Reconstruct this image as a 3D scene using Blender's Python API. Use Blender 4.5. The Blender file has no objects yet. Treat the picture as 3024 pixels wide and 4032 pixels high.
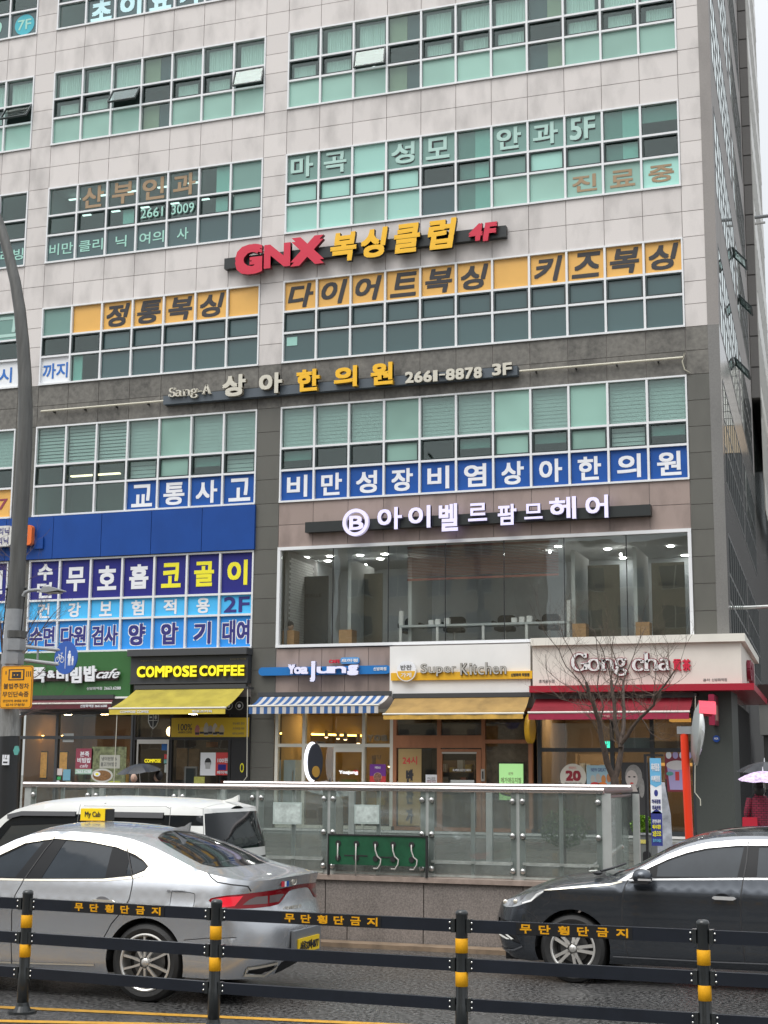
import bpy, bmesh, math, random
from mathutils import Vector, Matrix
from mathutils.geometry import delaunay_2d_cdt
random.seed(7)
SC = bpy.context.scene
COL = SC.collection
R = math.radians

# ------------------------------------------------------------------ camera
FPX = 5763.7; PITCH = R(10.15474); YAW = R(19.36574); ROLL = R(0.45493); EYE = 2.0
fw = Vector((-math.sin(YAW) * math.cos(PITCH), math.cos(YAW) * math.cos(PITCH), math.sin(PITCH)))
rt0 = Vector((math.cos(YAW), math.sin(YAW), 0)); up0 = rt0.cross(fw)
rt = rt0 * math.cos(ROLL) + up0 * math.sin(ROLL); upv = up0 * math.cos(ROLL) - rt0 * math.sin(ROLL)
cd = bpy.data.cameras.new('camera'); cam = bpy.data.objects.new('camera', cd); COL.objects.link(cam)
m = Matrix((rt, upv, -fw)).transposed().to_4x4(); m.translation = Vector((0, 0, EYE)); cam.matrix_world = m
cd.sensor_fit = 'VERTICAL'; cd.sensor_height = 24.0; cd.lens = 24.0 * FPX / 4032
cd.clip_start = 0.1; cd.clip_end = 2000
SC.camera = cam
# ------------------------------------------------------------------ sky
SUN_EL, SUN_AZ = R(58), R(205)          # azimuth clockwise from +Y: behind the camera
w = bpy.data.worlds.new("World"); SC.world = w; w.use_nodes = True
nt = w.node_tree; nt.nodes.clear()
def N(t, **k):
    n = nt.nodes.new(t)
    for a, b in k.items(): setattr(n, a, b)
    return n
L = lambda a, b: nt.links.new(a, b)
sky = N('ShaderNodeTexSky', sky_type='NISHITA', sun_disc=False, sun_elevation=SUN_EL, sun_rotation=SUN_AZ, air_density=1.0, dust_density=4.0)
hs = N('ShaderNodeHueSaturation'); hs.inputs['Saturation'].default_value = 0.25; L(sky.outputs[0], hs.inputs['Color'])
bg1 = N('ShaderNodeBackground'); bg1.inputs[1].default_value = 0.05; L(hs.outputs[0], bg1.inputs[0])
# overcast cloud deck: brighter towards the zenith, soft cloud texture
tc = N('ShaderNodeTexCoord'); sx = N('ShaderNodeSeparateXYZ'); L(tc.outputs['Generated'], sx.inputs[0])
mx = N('ShaderNodeMath', operation='MAXIMUM'); L(sx.outputs[2], mx.inputs[0]); mx.inputs[1].default_value = 0
sq = N('ShaderNodeMath', operation='POWER'); L(mx.outputs[0], sq.inputs[0]); sq.inputs[1].default_value = 3.0
ma = N('ShaderNodeMath', operation='MULTIPLY_ADD'); L(sq.outputs[0], ma.inputs[0]); ma.inputs[1].default_value = 1.75; ma.inputs[2].default_value = 0.60
nz = N('ShaderNodeTexNoise'); nz.inputs['Scale'].default_value = 2.2; nz.inputs['Detail'].default_value = 3; L(tc.outputs['Generated'], nz.inputs['Vector'])
mr = N('ShaderNodeMapRange'); L(nz.outputs[0], mr.inputs[0]); mr.inputs[3].default_value = 0.9; mr.inputs[4].default_value = 1.1
mm = N('ShaderNodeMath', operation='MULTIPLY'); L(ma.outputs[0], mm.inputs[0]); L(mr.outputs[0], mm.inputs[1])
bg2 = N('ShaderNodeBackground'); bg2.inputs[0].default_value = (0.93, 0.965, 1.0, 1); L(mm.outputs[0], bg2.inputs[1])
ad = N('ShaderNodeAddShader'); L(bg1.outputs[0], ad.inputs[0]); L(bg2.outputs[0], ad.inputs[1])
wo = N('ShaderNodeOutputWorld'); L(ad.outputs[0], wo.inputs[0])
sd = bpy.data.lights.new('sun', 'SUN'); sd.energy = 1.5; sd.angle = R(40); sd.color = (1, 0.97, 0.93)
so = bpy.data.objects.new('sun', sd); COL.objects.link(so)
so.rotation_euler = Vector((math.sin(SUN_AZ) * math.cos(SUN_EL), math.cos(SUN_AZ) * math.cos(SUN_EL), math.sin(SUN_EL))).to_track_quat('Z', 'Y').to_euler()
vs = SC.view_settings; vs.view_transform = 'Standard'; vs.look = 'None'; vs.gamma = 1; vs.exposure = 0.12; vs.use_curve_mapping = False
SC.cycles.use_denoising = True; SC.cycles.max_bounces = 6; SC.cycles.transparent_max_bounces = 16
SC.cycles.diffuse_bounces = 3; SC.cycles.glossy_bounces = 3; SC.cycles.caustics_reflective = False; SC.cycles.caustics_refractive = False
SC.cycles.sample_clamp_indirect = 6

# ------------------------------------------------------------------ surveying helpers (photo bearings -> real places)
def ray(u, v): return fw + rt * ((u - 1512) / FPX) - upv * ((v - 2016) / FPX)
D = 38.0
def F(u, v, Y=D):
    d = ray(u, v); t = Y / d.y
    return d.x * t, d.z * t + EYE
def G(u, v, Z=0.0):
    d = ray(u, v); t = (Z - EYE) / d.z
    return d.x * t, d.y * t
def RF(u0, v0, u1, v1, Y=D):
    """rectangle on the plane y=Y; v0, v1 read at the left edge"""
    x0, z1 = F(u0, v0, Y); _, z0 = F(u0, v1, Y); x1, _ = F(u1, (v0 + v1) / 2, Y)
    return x0, x1, z0, z1

# ------------------------------------------------------------------ materials
MATS = {}
def mat(name, col, rough=0.6, metal=0.0, spec=0.5, var=0.0, scale=3.0, bump=0.0, bscale=40.0, coat=0.0, emit=None, estr=0.0, rnd=0.0, grime=0.0, stretch=(1, 1, 1), alpha=None, detail=5, rvar=0.0):
    if name in MATS: return MATS[name]
    m = bpy.data.materials.new(name); m.use_nodes = True; nt = m.node_tree; b = nt.nodes['Principled BSDF']
    I = b.inputs; c = (*col, 1) if len(col) == 3 else col
    I['Base Color'].default_value = c; I['Roughness'].default_value = rough; I['Metallic'].default_value = metal
    I['Specular IOR Level'].default_value = spec; I['Coat Weight'].default_value = coat; I['Coat Roughness'].default_value = 0.05
    l = nt.links.new; n = nt.nodes.new
    if var or bump or grime or rvar:
        t = n('ShaderNodeNewGeometry'); mp = n('ShaderNodeMapping'); mp.inputs['Scale'].default_value = stretch; l(t.outputs['Position'], mp.inputs[0])
    src = None
    if var or rnd or grime:
        hsv = n('ShaderNodeHueSaturation'); hsv.inputs['Color'].default_value = c
        val = n('ShaderNodeMath'); val.operation = 'ADD'; val.inputs[0].default_value = 1; val.inputs[1].default_value = 0
        last = val
        if var:
            nz = n('ShaderNodeTexNoise'); nz.inputs['Scale'].default_value = scale; nz.inputs['Detail'].default_value = detail; nz.inputs['Roughness'].default_value = 0.62; l(mp.outputs[0], nz.inputs['Vector'])
            mr = n('ShaderNodeMapRange'); mr.inputs[1].default_value = 0.3; mr.inputs[2].default_value = 0.7; mr.inputs[3].default_value = -var; mr.inputs[4].default_value = var; l(nz.outputs[0], mr.inputs[0]); l(mr.outputs[0], val.inputs[1])
        if rnd:
            oi = n('ShaderNodeObjectInfo'); mr2 = n('ShaderNodeMapRange'); mr2.inputs[3].default_value = -rnd; mr2.inputs[4].default_value = rnd; l(oi.outputs['Random'], mr2.inputs[0])
            a = n('ShaderNodeMath'); a.operation = 'ADD'; l(last.outputs[0], a.inputs[0]); l(mr2.outputs[0], a.inputs[1]); last = a
        if grime:
            nz3 = n('ShaderNodeTexNoise'); nz3.inputs['Scale'].default_value = 0.9; nz3.inputs['Detail'].default_value = 7; mp3 = n('ShaderNodeMapping'); mp3.inputs['Scale'].default_value = (2.0, 2.0, 0.9); l(t.outputs['Position'], mp3.inputs[0]); l(mp3.outputs[0], nz3.inputs['Vector'])
            mr3 = n('ShaderNodeMapRange'); mr3.inputs[1].default_value = 0.46; mr3.inputs[2].default_value = 0.72; mr3.inputs[3].default_value = 0; mr3.inputs[4].default_value = -grime; l(nz3.outputs[0], mr3.inputs[0])
            a = n('ShaderNodeMath'); a.operation = 'ADD'; l(last.outputs[0], a.inputs[0]); l(mr3.outputs[0], a.inputs[1]); last = a
        l(last.outputs[0], hsv.inputs['Value']); l(hsv.outputs[0], I['Base Color'])
    if bump:
        nb = n('ShaderNodeTexNoise'); nb.inputs['Scale'].default_value = bscale; nb.inputs['Detail'].default_value = 4; l(mp.outputs[0], nb.inputs['Vector'])
        bp = n('ShaderNodeBump'); bp.inputs['Strength'].default_value = bump; bp.inputs['Distance'].default_value = 0.02; l(nb.outputs[0], bp.inputs['Height']); l(bp.outputs[0], I['Normal'])
    if rvar:
        nr = n('ShaderNodeTexNoise'); nr.inputs['Scale'].default_value = 0.7; nr.inputs['Detail'].default_value = 3; l(mp.outputs[0], nr.inputs['Vector'])
        mr4 = n('ShaderNodeMapRange'); mr4.inputs[1].default_value = 0.35; mr4.inputs[2].default_value = 0.65; mr4.inputs[3].default_value = max(0.03, rough - rvar); mr4.inputs[4].default_value = rough + rvar; l(nr.outputs[0], mr4.inputs[0]); l(mr4.outputs[0], I['Roughness'])
    if emit: I['Emission Color'].default_value = (*emit, 1); I['Emission Strength'].default_value = estr
    MATS[name] = m; return m
def glass(name, tint, refl=0.09, rough=0.0, wav=0.0, wsc=1.2, dirt=0.0, dirtcol=(.5, .55, .52)):
    """thin architectural glass: tinted see-through plus mirror reflection, angle dependent"""
    if name in MATS: return MATS[name]
    m = bpy.data.materials.new(name); m.use_nodes = True; nt = m.node_tree; nt.nodes.clear(); n = nt.nodes.new; l = nt.links.new
    tr = n('ShaderNodeBsdfTransparent'); tr.inputs[0].default_value = (*[c ** .5 for c in tint], 1)   # a pane has two faces
    gl = n('ShaderNodeBsdfGlossy'); gl.inputs['Roughness'].default_value = rough; gl.inputs[0].default_value = (.95, 1, .98, 1)
    fr = n('ShaderNodeLayerWeight'); fr.inputs[0].default_value = 0.5
    pw = n('ShaderNodeMath'); pw.operation = 'POWER'; l(fr.outputs[1], pw.inputs[0]); pw.inputs[1].default_value = 5
    mu = n('ShaderNodeMath'); mu.operation = 'MULTIPLY_ADD'; l(pw.outputs[0], mu.inputs[0]); mu.inputs[1].default_value = 1 - refl; mu.inputs[2].default_value = refl; mu.use_clamp = True
    mix = n('ShaderNodeMixShader'); l(mu.outputs[0], mix.inputs[0]); l(tr.outputs[0], mix.inputs[1]); l(gl.outputs[0], mix.inputs[2])
    out = n('ShaderNodeOutputMaterial'); last = mix
    t = n('ShaderNodeNewGeometry')
    if wav:
        nb = n('ShaderNodeTexNoise'); nb.inputs['Scale'].default_value = wsc; nb.inputs['Detail'].default_value = 1; l(t.outputs['Position'], nb.inputs['Vector'])
        bp = n('ShaderNodeBump'); bp.inputs['Strength'].default_value = wav; bp.inputs['Distance'].default_value = 0.05; l(nb.outputs[0], bp.inputs['Height']); l(bp.outputs[0], gl.inputs['Normal'])
    if dirt:
        df = n('ShaderNodeBsdfDiffuse'); df.inputs[0].default_value = (*dirtcol, 1)
        mp = n('ShaderNodeMapping'); mp.inputs['Scale'].default_value = (5, 5, 1.0); l(t.outputs['Position'], mp.inputs[0])
        nd = n('ShaderNodeTexNoise'); nd.inputs['Scale'].default_value = 2.5; nd.inputs['Detail'].default_value = 6; l(mp.outputs[0], nd.inputs['Vector'])
        mr = n('ShaderNodeMapRange'); mr.inputs[1].default_value = .35; mr.inputs[2].default_value = .75; mr.inputs[3].default_value = dirt * .45; mr.inputs[4].default_value = dirt; l(nd.outputs[0], mr.inputs[0])
        m2 = n('ShaderNodeMixShader'); l(mr.outputs[0], m2.inputs[0]); l(mix.outputs[0], m2.inputs[1]); l(df.outputs[0], m2.inputs[2]); last = m2
    l(last.outputs[0], out.inputs[0]); MATS[name] = m; return m

# ------------------------------------------------------------------ object helpers
ID = Matrix.Identity(4)
def link(o, parent=None):
    COL.objects.link(o)
    if parent is not None:
        o.parent = parent; o.matrix_parent_inverse = parent.matrix_world.inverted() if parent.type != 'EMPTY' else Matrix.Translation(-parent.location) @ ID
    return o
def thing(name, label, cat, loc=(0, 0, 0), group=None):
    o = bpy.data.objects.new(name, None); o.empty_display_size = 0.2; o.location = loc; COL.objects.link(o)
    o['label'] = label; o['category'] = cat
    if group: o['group'] = group
    return o
def tag(o, label, cat, group=None):
    o['label'] = label; o['category'] = cat
    if group: o['group'] = group
    return o
def mobj(name, me, parent=None, kind=None):
    o = bpy.data.objects.new(name, me); COL.objects.link(o)
    if parent is not None:
        o.parent = parent
        p = parent; off = Vector((0, 0, 0))
        while p is not None:
            off += p.location if p.type == 'EMPTY' else Vector((0, 0, 0)); p = p.parent
        if parent.type == 'EMPTY': o.matrix_parent_inverse = Matrix.Translation(-off)
    if kind: o['kind'] = kind
    return o
class MB:
    def __init__(s): s.v = []; s.f = []; s.m = []
    def add(s, vs, fs, m=0):
        n = len(s.v); s.v += [Vector(p) for p in vs]; s.f += [[n + i for i in f] for f in fs]; s.m += [m] * len(fs); return s
    def box(s, x0, x1, y0, y1, z0, z1, m=0):
        return s.add([(x0, y0, z0), (x1, y0, z0), (x1, y1, z0), (x0, y1, z0), (x0, y0, z1), (x1, y0, z1), (x1, y1, z1), (x0, y1, z1)],
                     [(0, 3, 2, 1), (4, 5, 6, 7), (0, 1, 5, 4), (1, 2, 6, 5), (2, 3, 7, 6), (3, 0, 4, 7)], m)
    def prism(s, poly, y0, y1, m=0):
        """poly of (x,z), extruded in y"""
        n = len(poly); return s.add([(a, y0, b) for a, b in poly] + [(a, y1, b) for a, b in poly],
            [list(range(n)), list(range(2 * n - 1, n - 1, -1))] + [(i, i + n, (i + 1) % n + n, (i + 1) % n) for i in range(n)], m)
    def prismz(s, poly, z0, z1, m=0):
        n = len(poly); return s.add([(a, b, z0) for a, b in poly] + [(a, b, z1) for a, b in poly],
            [list(range(n - 1, -1, -1)), list(range(n, 2 * n))] + [(i, (i + 1) % n, (i + 1) % n + n, i + n) for i in range(n)], m)
    def tube(s, pts, rs, n=8, m=0, caps=True):
        pts = [Vector(p) for p in pts]; base = len(s.v)
        if not isinstance(rs, (list, tuple)): rs = [rs] * len(pts)
        ref = None
        for i, p in enumerate(pts):
            d = (pts[min(i + 1, len(pts) - 1)] - pts[max(i - 1, 0)]); d = d.normalized() if d.length > 1e-9 else Vector((0, 0, 1))
            if ref is None: ref = Vector((0, 1, 0)) if abs(d.y) < 0.8 else Vector((1, 0, 0))
            a = d.cross(ref).normalized(); b = d.cross(a).normalized(); ref = a.cross(d) * 1.0
            for k in range(n):
                t = 2 * math.pi * k / n; s.v.append(p + (a * math.cos(t) + b * math.sin(t)) * rs[i])
        for i in range(len(pts) - 1):
            for k in range(n):
                q = base + i * n; s.f.append([q + k, q + (k + 1) % n, q + n + (k + 1) % n, q + n + k]); s.m.append(m)
        if caps:
            s.f.append([base + k for k in range(n - 1, -1, -1)]); s.m.append(m)
            q = base + (len(pts) - 1) * n; s.f.append([q + k for k in range(n)]); s.m.append(m)
        return s
    def lathe(s, prof, c=(0, 0, 0), axis='z', n=24, m=0):
        """prof of (r,h)"""
        base = len(s.v)
        for r, h in prof:
            for k in range(n):
                t = 2 * math.pi * k / n; a, b = r * math.cos(t), r * math.sin(t)
                p = {'z': (a, b, h), 'y': (a, h, b), 'x': (h, a, b)}[axis]; s.v.append(Vector(p) + Vector(c))
        for i in range(len(prof) - 1):
            for k in range(n):
                q = base + i * n; s.f.append([q + k, q + (k + 1) % n, q + n + (k + 1) % n, q + n + k]); s.m.append(m)
        return s
    def sphere(s, c, rx, ry=None, rz=None, n=12, m=0):
        ry = ry or rx; rz = rz or rx; h = n // 2; base = len(s.v)
        for i in range(h + 1):
            ph = math.pi * i / h
            for k in range(n):
                t = 2 * math.pi * k / n; s.v.append(Vector((c[0] + rx * math.sin(ph) * math.cos(t), c[1] + ry * math.sin(ph) * math.sin(t), c[2] + rz * math.cos(ph))))
        for i in range(h):
            for k in range(n):
                q = base + i * n; s.f.append([q + k, q + n + k, q + n + (k + 1) % n, q + (k + 1) % n]); s.m.append(m)
        return s
    def mesh(s, name, mats, M=None, smooth=False):
        me = bpy.data.meshes.new(name); vs = [M @ p for p in s.v] if M is not None else s.v
        me.from_pydata([tuple(p) for p in vs], [], s.f)
        for x in (mats if isinstance(mats, (list, tuple)) else [mats]): me.materials.append(x)
        me.polygons.foreach_set('material_index', s.m)
        if smooth: me.polygons.foreach_set('use_smooth', [True] * len(s.f))
        me.validate(); me.update(); return me
    def build(s, name, mats, parent=None, M=None, smooth=False, kind=None):
        o = mobj(name, s.mesh(name, mats, M, smooth), parent, kind)
        if smooth == 'auto':
            bm = bmesh.new(); bm.from_mesh(o.data)
            for e in bm.edges:
                if len(e.link_faces) == 2 and e.calc_face_angle(0) > 0.6: e.smooth = False
            bm.to_mesh(o.data); bm.free()
        return o
def box(name, x0, x1, y0, y1, z0, z1, m, parent=None, M=None): return MB().box(x0, x1, y0, y1, z0, z1).build(name, m, parent, M)

# text ------------------------------------------------------------
GC = {}
def glyphs(s, bold=0.0, shear=0.0, res=3):
    k = (s, bold, shear)
    if k not in GC:
        c = bpy.data.curves.new('lettering', 'FONT'); c.body = s; c.offset = bold; c.shear = shear; c.extrude = 0.5; c.resolution_u = res; c.fill_mode = 'BOTH'
        o = bpy.data.objects.new('lettering', c); me = bpy.data.meshes.new_from_object(o)
        bpy.data.objects.remove(o); bpy.data.curves.remove(c)
        vs = [v.co.copy() for v in me.vertices]; fs = [tuple(p.vertices) for p in me.polygons]; ns = [abs(p.normal.z) > .5 for p in me.polygons]
        bpy.data.meshes.remove(me)
        x0 = min(v.x for v in vs); x1 = max(v.x for v in vs); y0 = min(v.y for v in vs); y1 = max(v.y for v in vs)
        GC[k] = ([((v.x - x0) / (x1 - x0), (v.y - y0) / (y1 - y0), v.z) for v in vs], fs, ns, (x1 - x0) / (y1 - y0))
    return GC[k]
def text(s, x0, x1, z0, z1, y, m, parent=None, bold=0.02, shear=0.0, depth=0.004, name='lettering', M=None, side=None, keep=None):
    """lettering filling the rectangle; its back sits at y, its face at y-depth. keep='l','c','r': keep natural aspect"""
    b0 = 0.0 if bold >= .012 else bold; vs, fs, ns, asp = glyphs(s, b0, shear)
    if keep:
        wd = (z1 - z0) * asp
        if wd < (x1 - x0):
            if keep == 'l': x1 = x0 + wd
            elif keep == 'r': x0 = x1 - wd
            else: c = (x0 + x1) / 2; x0, x1 = c - wd / 2, c + wd / 2
    mb = MB(); mb.v = [Vector((x0 + a * (x1 - x0), y - depth * (b + 0.5), z0 + h * (z1 - z0))) for a, h, b in vs]
    mb.f = [list(f) for f in fs]; mb.m = [0 if (n or not side) else 1 for n in ns]
    if bold - b0 > .008:      # heavier weight: the same outline repeated a hair apart
        e = (bold - b0) * .95 * (z1 - z0); base = list(mb.v); bf = list(mb.f); bmm = list(mb.m); mb.v, mb.f, mb.m = [], [], []
        kx = 1 - 2 * e / max(.001, x1 - x0); kz = 1 - 2 * e / max(.001, z1 - z0); cx, cz = (x0 + x1) / 2, (z0 + z1) / 2
        for q, (dx, dz) in enumerate(((0, 0), (1, 1), (-1, 1), (1, -1), (-1, -1))):
            n0 = len(mb.v); mb.v += [Vector((cx + (p.x - cx) * kx + dx * e, p.y - .0004 * (4 - q) if p.y < y - depth * .5 else p.y, cz + (p.z - cz) * kz + dz * e)) for p in base]
            mb.f += [[i + n0 for i in f] for f in bf]; mb.m += bmm
    return mb.build(name, [m] + ([side] if side else []), parent, M)
# ------------------------------------------------------------------ material library
granite = mat('pale pink granite', (.64, .60, .575), .55, var=.05, scale=40, rnd=.05, grime=.24, bump=.03, bscale=120)
dgran = mat('dark green grey granite', (.115, .113, .098), .45, var=.18, scale=60, rnd=.05, grime=.15, bump=.03, bscale=120)
dgranw = mat('weathered dark granite', (.15, .142, .125), .5, var=.30, scale=7, rnd=.10, grime=.35, bump=.03, bscale=120)
pgran = mat('brown pink granite', (.33, .255, .225), .55, var=.08, scale=80, rnd=.04, grime=.35, bump=.03, bscale=120)
rgran = mat('flecked grey brown granite', (.235, .205, .185), .45, var=.35, scale=55, grime=.25, bump=.04, bscale=120, rnd=.03)
joint = mat('dark joint', (.08, .075, .07), .9)
frameM = mat('white window frame', (.76, .77, .78), .4)
sashM = mat('dark green sash', (.025, .04, .04), .4)
gGreen = glass('green tinted window glass', (.60, .77, .735), .065, wav=.05)
gGrey = glass('grey shop glass', (.74, .77, .75), .05, wav=.05, wsc=.9)
gShop = glass('clear shop glass', (.80, .81, .78), .04, wav=.03)
mint = mat('mint frosted film', (.25, .44, .37), .35, rnd=.16, var=.10, scale=.8, coat=.5, detail=1)
mintB = mat('bright mint film', (.33, .62, .54), .35, rnd=.10, coat=.4)
mintP = mat('muted mint panel', (.14, .27, .235), .35, rnd=.10, coat=.5, var=.06, scale=.6, detail=1)
teal = mat('dark teal film', (.055, .105, .108), .25, coat=.6, rnd=.1)
curtM = mat('white curtain', (.85, .87, .82), .9)
blindM = mat('grey roller blind', (.60, .61, .585), .8)
intM = mat('dim room', (.28, .34, .33), .9)
tanM = mat('tan panel', (.42, .40, .28), .7)
navyP = mat('slate panel', (.05, .07, .085), .5)
orangeF = mat('orange print film', (.76, .42, .09), .5, coat=.3, var=.03, scale=2)
whiteF = mat('white print film', (.78, .80, .82), .5, coat=.3)
blueF = mat('deep blue print film', (.008, .080, .34), .5, spec=.3, coat=.08, var=.08, scale=2)
navyF = mat('navy print film', (.020, .022, .20), .5, spec=.3, coat=.08, var=.05, scale=2)
skyF = mat('sky blue print film', (.08, .50, .90), .5, spec=.3, coat=.1)
medF = mat('mid blue print film', (.035, .30, .80), .5, spec=.3, coat=.1)
whiteP = mat('white print', (.80, .81, .84), .5)
yellowP = mat('yellow print', (.88, .80, .03), .5)
blackP = mat('charcoal print', (.03, .03, .035), .5)
navyT = mat('navy lettering', (.03, .03, .20), .5)
mintT = mat('mint lettering', (.36, .66, .56), .5)
mintG = mat('pale green channel letter', (.42, .62, .56), .5)
tanT = mat('tan lettering', (.34, .235, .135), .5)
cyanT = mat('pale cyan lettering', (.60, .88, .92), .5)
blueT = mat('blue lettering', (.03, .16, .52), .5)
black = mat('black', (.012, .012, .014), .45)
dark = mat('dark grey metal', (.05, .052, .055), .45)
steel = mat('brushed stainless', (.55, .54, .52), .28, metal=1.0)
galv = mat('galvanised grey', (.30, .31, .32), .5, metal=.3, var=.1, scale=6)
cream = mat('cream fascia', (.70, .655, .59), .55, var=.03, scale=2, grime=.06)
white = mat('white paint', (.78, .77, .75), .5, var=.02, scale=2, grime=.05)

PX, PZ = 0, 0
def frame_M(origin, ang):
    """local x along a wall, y into the building, z up"""
    ex = Vector((math.cos(ang), math.sin(ang), 0)); ey = Vector((-math.sin(ang), math.cos(ang), 0))
    m = Matrix((ex, ey, Vector((0, 0, 1)))).transposed().to_4x4(); m.translation = Vector(origin); return m
FM = frame_M((0, D, 0), 0)

BL = thing('office_building', 'tall office block clad in pale pink granite with green glazed window strips and shops below', 'building', (-14, D, 0.2))
XL, WL = -24.748, 1.064; XR, WR = -16.551, 1.0592; XE = XR + 11 * WR; XC = -4.017
XF = XL - 0.74; NF = 5; XF0 = XF - NF * WL
WT = [(28.2, 25.68), (24.228, 21.70), (20.27, 17.742), (16.29, 13.777), (12.466, 9.64), (8.304, 5.486)]   # storeys 7..2
CURT = {}
def cell_fill(code, x0, x1, z0, z1, par, M):
    """what one opening holds: glass or a printed film, and what stands behind the glass"""
    def pane(mt, nm='pane'): return MB().box(x0, x1, .055, .062, z0, z1).build(nm, mt, par, M)
    def back(mt, a, b, y=.12, nm='window_film', za=None, zb=None): return MB().box(a, b, y, y + .02, z0 if za is None else za, z1 if zb is None else zb).build(nm, mt, par, M)
    films = {'f': mint, 'o': orangeF, 'w': whiteF, 'B': blueF, 'N': navyF, 'S': skyF, 'M': medF, 'D': teal, 'p': mintP, 'm': mintB}
    xm = x0 + (x1 - x0) * .55
    if code in films: pane(films[code], 'filmed_pane'); return
    pane(gGreen)
    if code == 'c':
        mb = MB(); n = 18; a, b = x0 + .03 + .1 * random.random(), x1 - .02 - .12 * random.random(); pts = []
        for i in range(n * 2 + 1):
            pts.append((a + (b - a) * i / (n * 2), .15 + .02 * math.sin(i * 1.9 + random.random()) + .008 * random.random()))
        for i in range(len(pts) - 1):
            (xa, ya), (xb, yb) = pts[i], pts[i + 1]; mb.add([(xa, ya, z0), (xb, yb, z0), (xb, yb, z1 - .1), (xa, ya, z1 - .1)], [(0, 1, 2, 3)])
        mb.build('curtain', curtM, par, M, smooth=True)
    elif code == 'h': back(tanM, x0, xm, .14, 'column_panel'); back(navyP, xm, x1, .16, 'column_panel')
    elif code == 'H': back(tanM, xm, x1, .14, 'column_panel'); back(navyP, x0, xm, .16, 'column_panel')
    elif code == 'g': back(mintP, x0, x0 + (x1 - x0) * .52, .12); back(mintB, x0 + (x1 - x0) * .52, x1, .11)
    elif code == 'G': back(mintB, x0 + (x1 - x0) * .5, x0 + (x1 - x0) * .98, .11)
    elif code == 'k': back(mintB, x0 + .03, x0 + (x1 - x0) * .35, .11)
    elif code == 's': back(mintP, x0, x1, .12, za=z0 + (z1 - z0) * .45)
    elif code in 'zb':
        mb = MB(); n = max(3, int((z1 - z0) / .105))
        for i in range(n):
            zc = z1 - (i + .5) * (z1 - z0) / n; hh = .055 if code == 'z' else .040
            mb.add([(x0, .135, zc - hh), (x1, .135, zc - hh), (x1, .145, zc + hh), (x0, .145, zc + hh)], [(0, 1, 2, 3)])
        mb.build('slatted_blind', blindM, par, M, kind=None)
def strip(x0, n, wd, zt, zb, rows, M=FM, fr=(0, .375, .635, 1), opens=(), depth=.16, label=None, interior=True):
    """one ribbon window: frame with mullions, sashes in the middle row, every pane a sub-part"""
    t = .03; x1 = x0 + n * wd; zz = [zt - f * (zt - zb) for f in fr]
    mb = MB()
    mb.box(x0, x1, -.03, .10, zt - t * 1.6, zt); mb.box(x0, x1, -.05, .10, zb, zb + t * 1.8)
    mb.box(x0, x0 + t * 1.5, -.028, .10, zb + t * 1.8, zt - t * 1.6); mb.box(x1 - t * 1.5, x1, -.028, .10, zb + t * 1.8, zt - t * 1.6)
    for i in range(1, n): mb.box(x0 + i * wd - t, x0 + i * wd + t, -.026, .10, zb + t * 1.8, zt - t * 1.6)
    for z in zz[1:-1]:
        for i in range(n): mb.box(x0 + i * wd + t, x0 + (i + 1) * wd - t, -.02, .09, z - t, z + t)
    wo = mb.build('window', frameM, BL, M)
    for r in range(len(fr) - 1):
        for i in range(n):
            a, b = x0 + i * wd + t + .012, x0 + (i + 1) * wd - t - .012; lo, hi = zz[r + 1] + t, zz[r] - t
            code = rows[r][i]
            if r == 1 and len(fr) == 4 and code not in 'BNSMow':
                M2 = M
                e = .035
                if i in opens:
                    M2 = M @ Matrix.Translation((0, -.02, hi)) @ Matrix.Rotation(R(-opens[i]), 4, 'X') @ Matrix.Translation((0, 0, -hi))
                MB().box(a, b, -.012, .05, lo, lo + e).box(a, b, -.012, .05, hi - e, hi).box(a, a + e, -.012, .05, lo + e, hi - e).box(b - e, b, -.012, .05, lo + e, hi - e).build('sash', sashM, wo, M2)
                if i in opens: MB().box(a + e, b - e, .01, .017, lo + e, hi - e).build('pane', gGreen, wo, M2)
                else: cell_fill(code, a + e, b - e, lo + e, hi - e, wo, M2)
            else: cell_fill(code, a, b, lo, hi, wo, M)
    if interior:
        MB().add([(x0, 2.2, zb), (x1, 2.2, zb), (x1, 2.2, zt), (x0, 2.2, zt), (x0, .3, zb), (x1, .3, zb), (x1, .3, zt), (x0, .3, zt)],
                 [(0, 1, 2, 3), (0, 4, 5, 1), (3, 2, 6, 7), (0, 3, 7, 4), (1, 5, 6, 2)]).build('room', intM, BL, M)
    return wo
def cells(x0, wd, zt, zb, fr, r, i): return x0 + i * wd, x0 + (i + 1) * wd, zt - fr[r + 1] * (zt - zb), zt - fr[r] * (zt - zb)
FR = (0, .375, .635, 1); F3 = (0, .435, .665, 1); F2 = (0, .44, .655, 1)
W = {}
def put(key, x0, n, wd, k, rows, fr=FR, opens={}, **kw):
    W[key] = (strip(x0, n, wd, *WT[k], rows, fr=fr, opens=opens, **kw), x0, wd, WT[k], fr)
put('7F', XF0, NF, WL, 0, ['ddddd', 'ddddd', 'DDDDD'])
put('7L', XL, 7, WL, 0, ['ddddddd', 'ddddddd', 'dDDDDDD'])
put('7R', XR, 11, WR, 0, ['ccccccccccc', 'ddddddddddd', 'fffffffffff'])
put('6F', XF0, NF, WL, 1, ['ccccc', 'ccccd', 'fffff'], opens={4: 32})
put('6L', XL, 7, WL, 1, ['ccchccc', 'ccddccd', 'fffhfff'], opens={2: 30, 6: 16})
put('6R', XR, 11, WR, 1, ['ccchcccHccc', 'ccddcccdccc', 'fffhfffHfff'], opens={2: 12})
put('5F', XF0, NF, WL, 2, ['ddddd', 'ddddd', 'DDDDD'])
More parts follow.
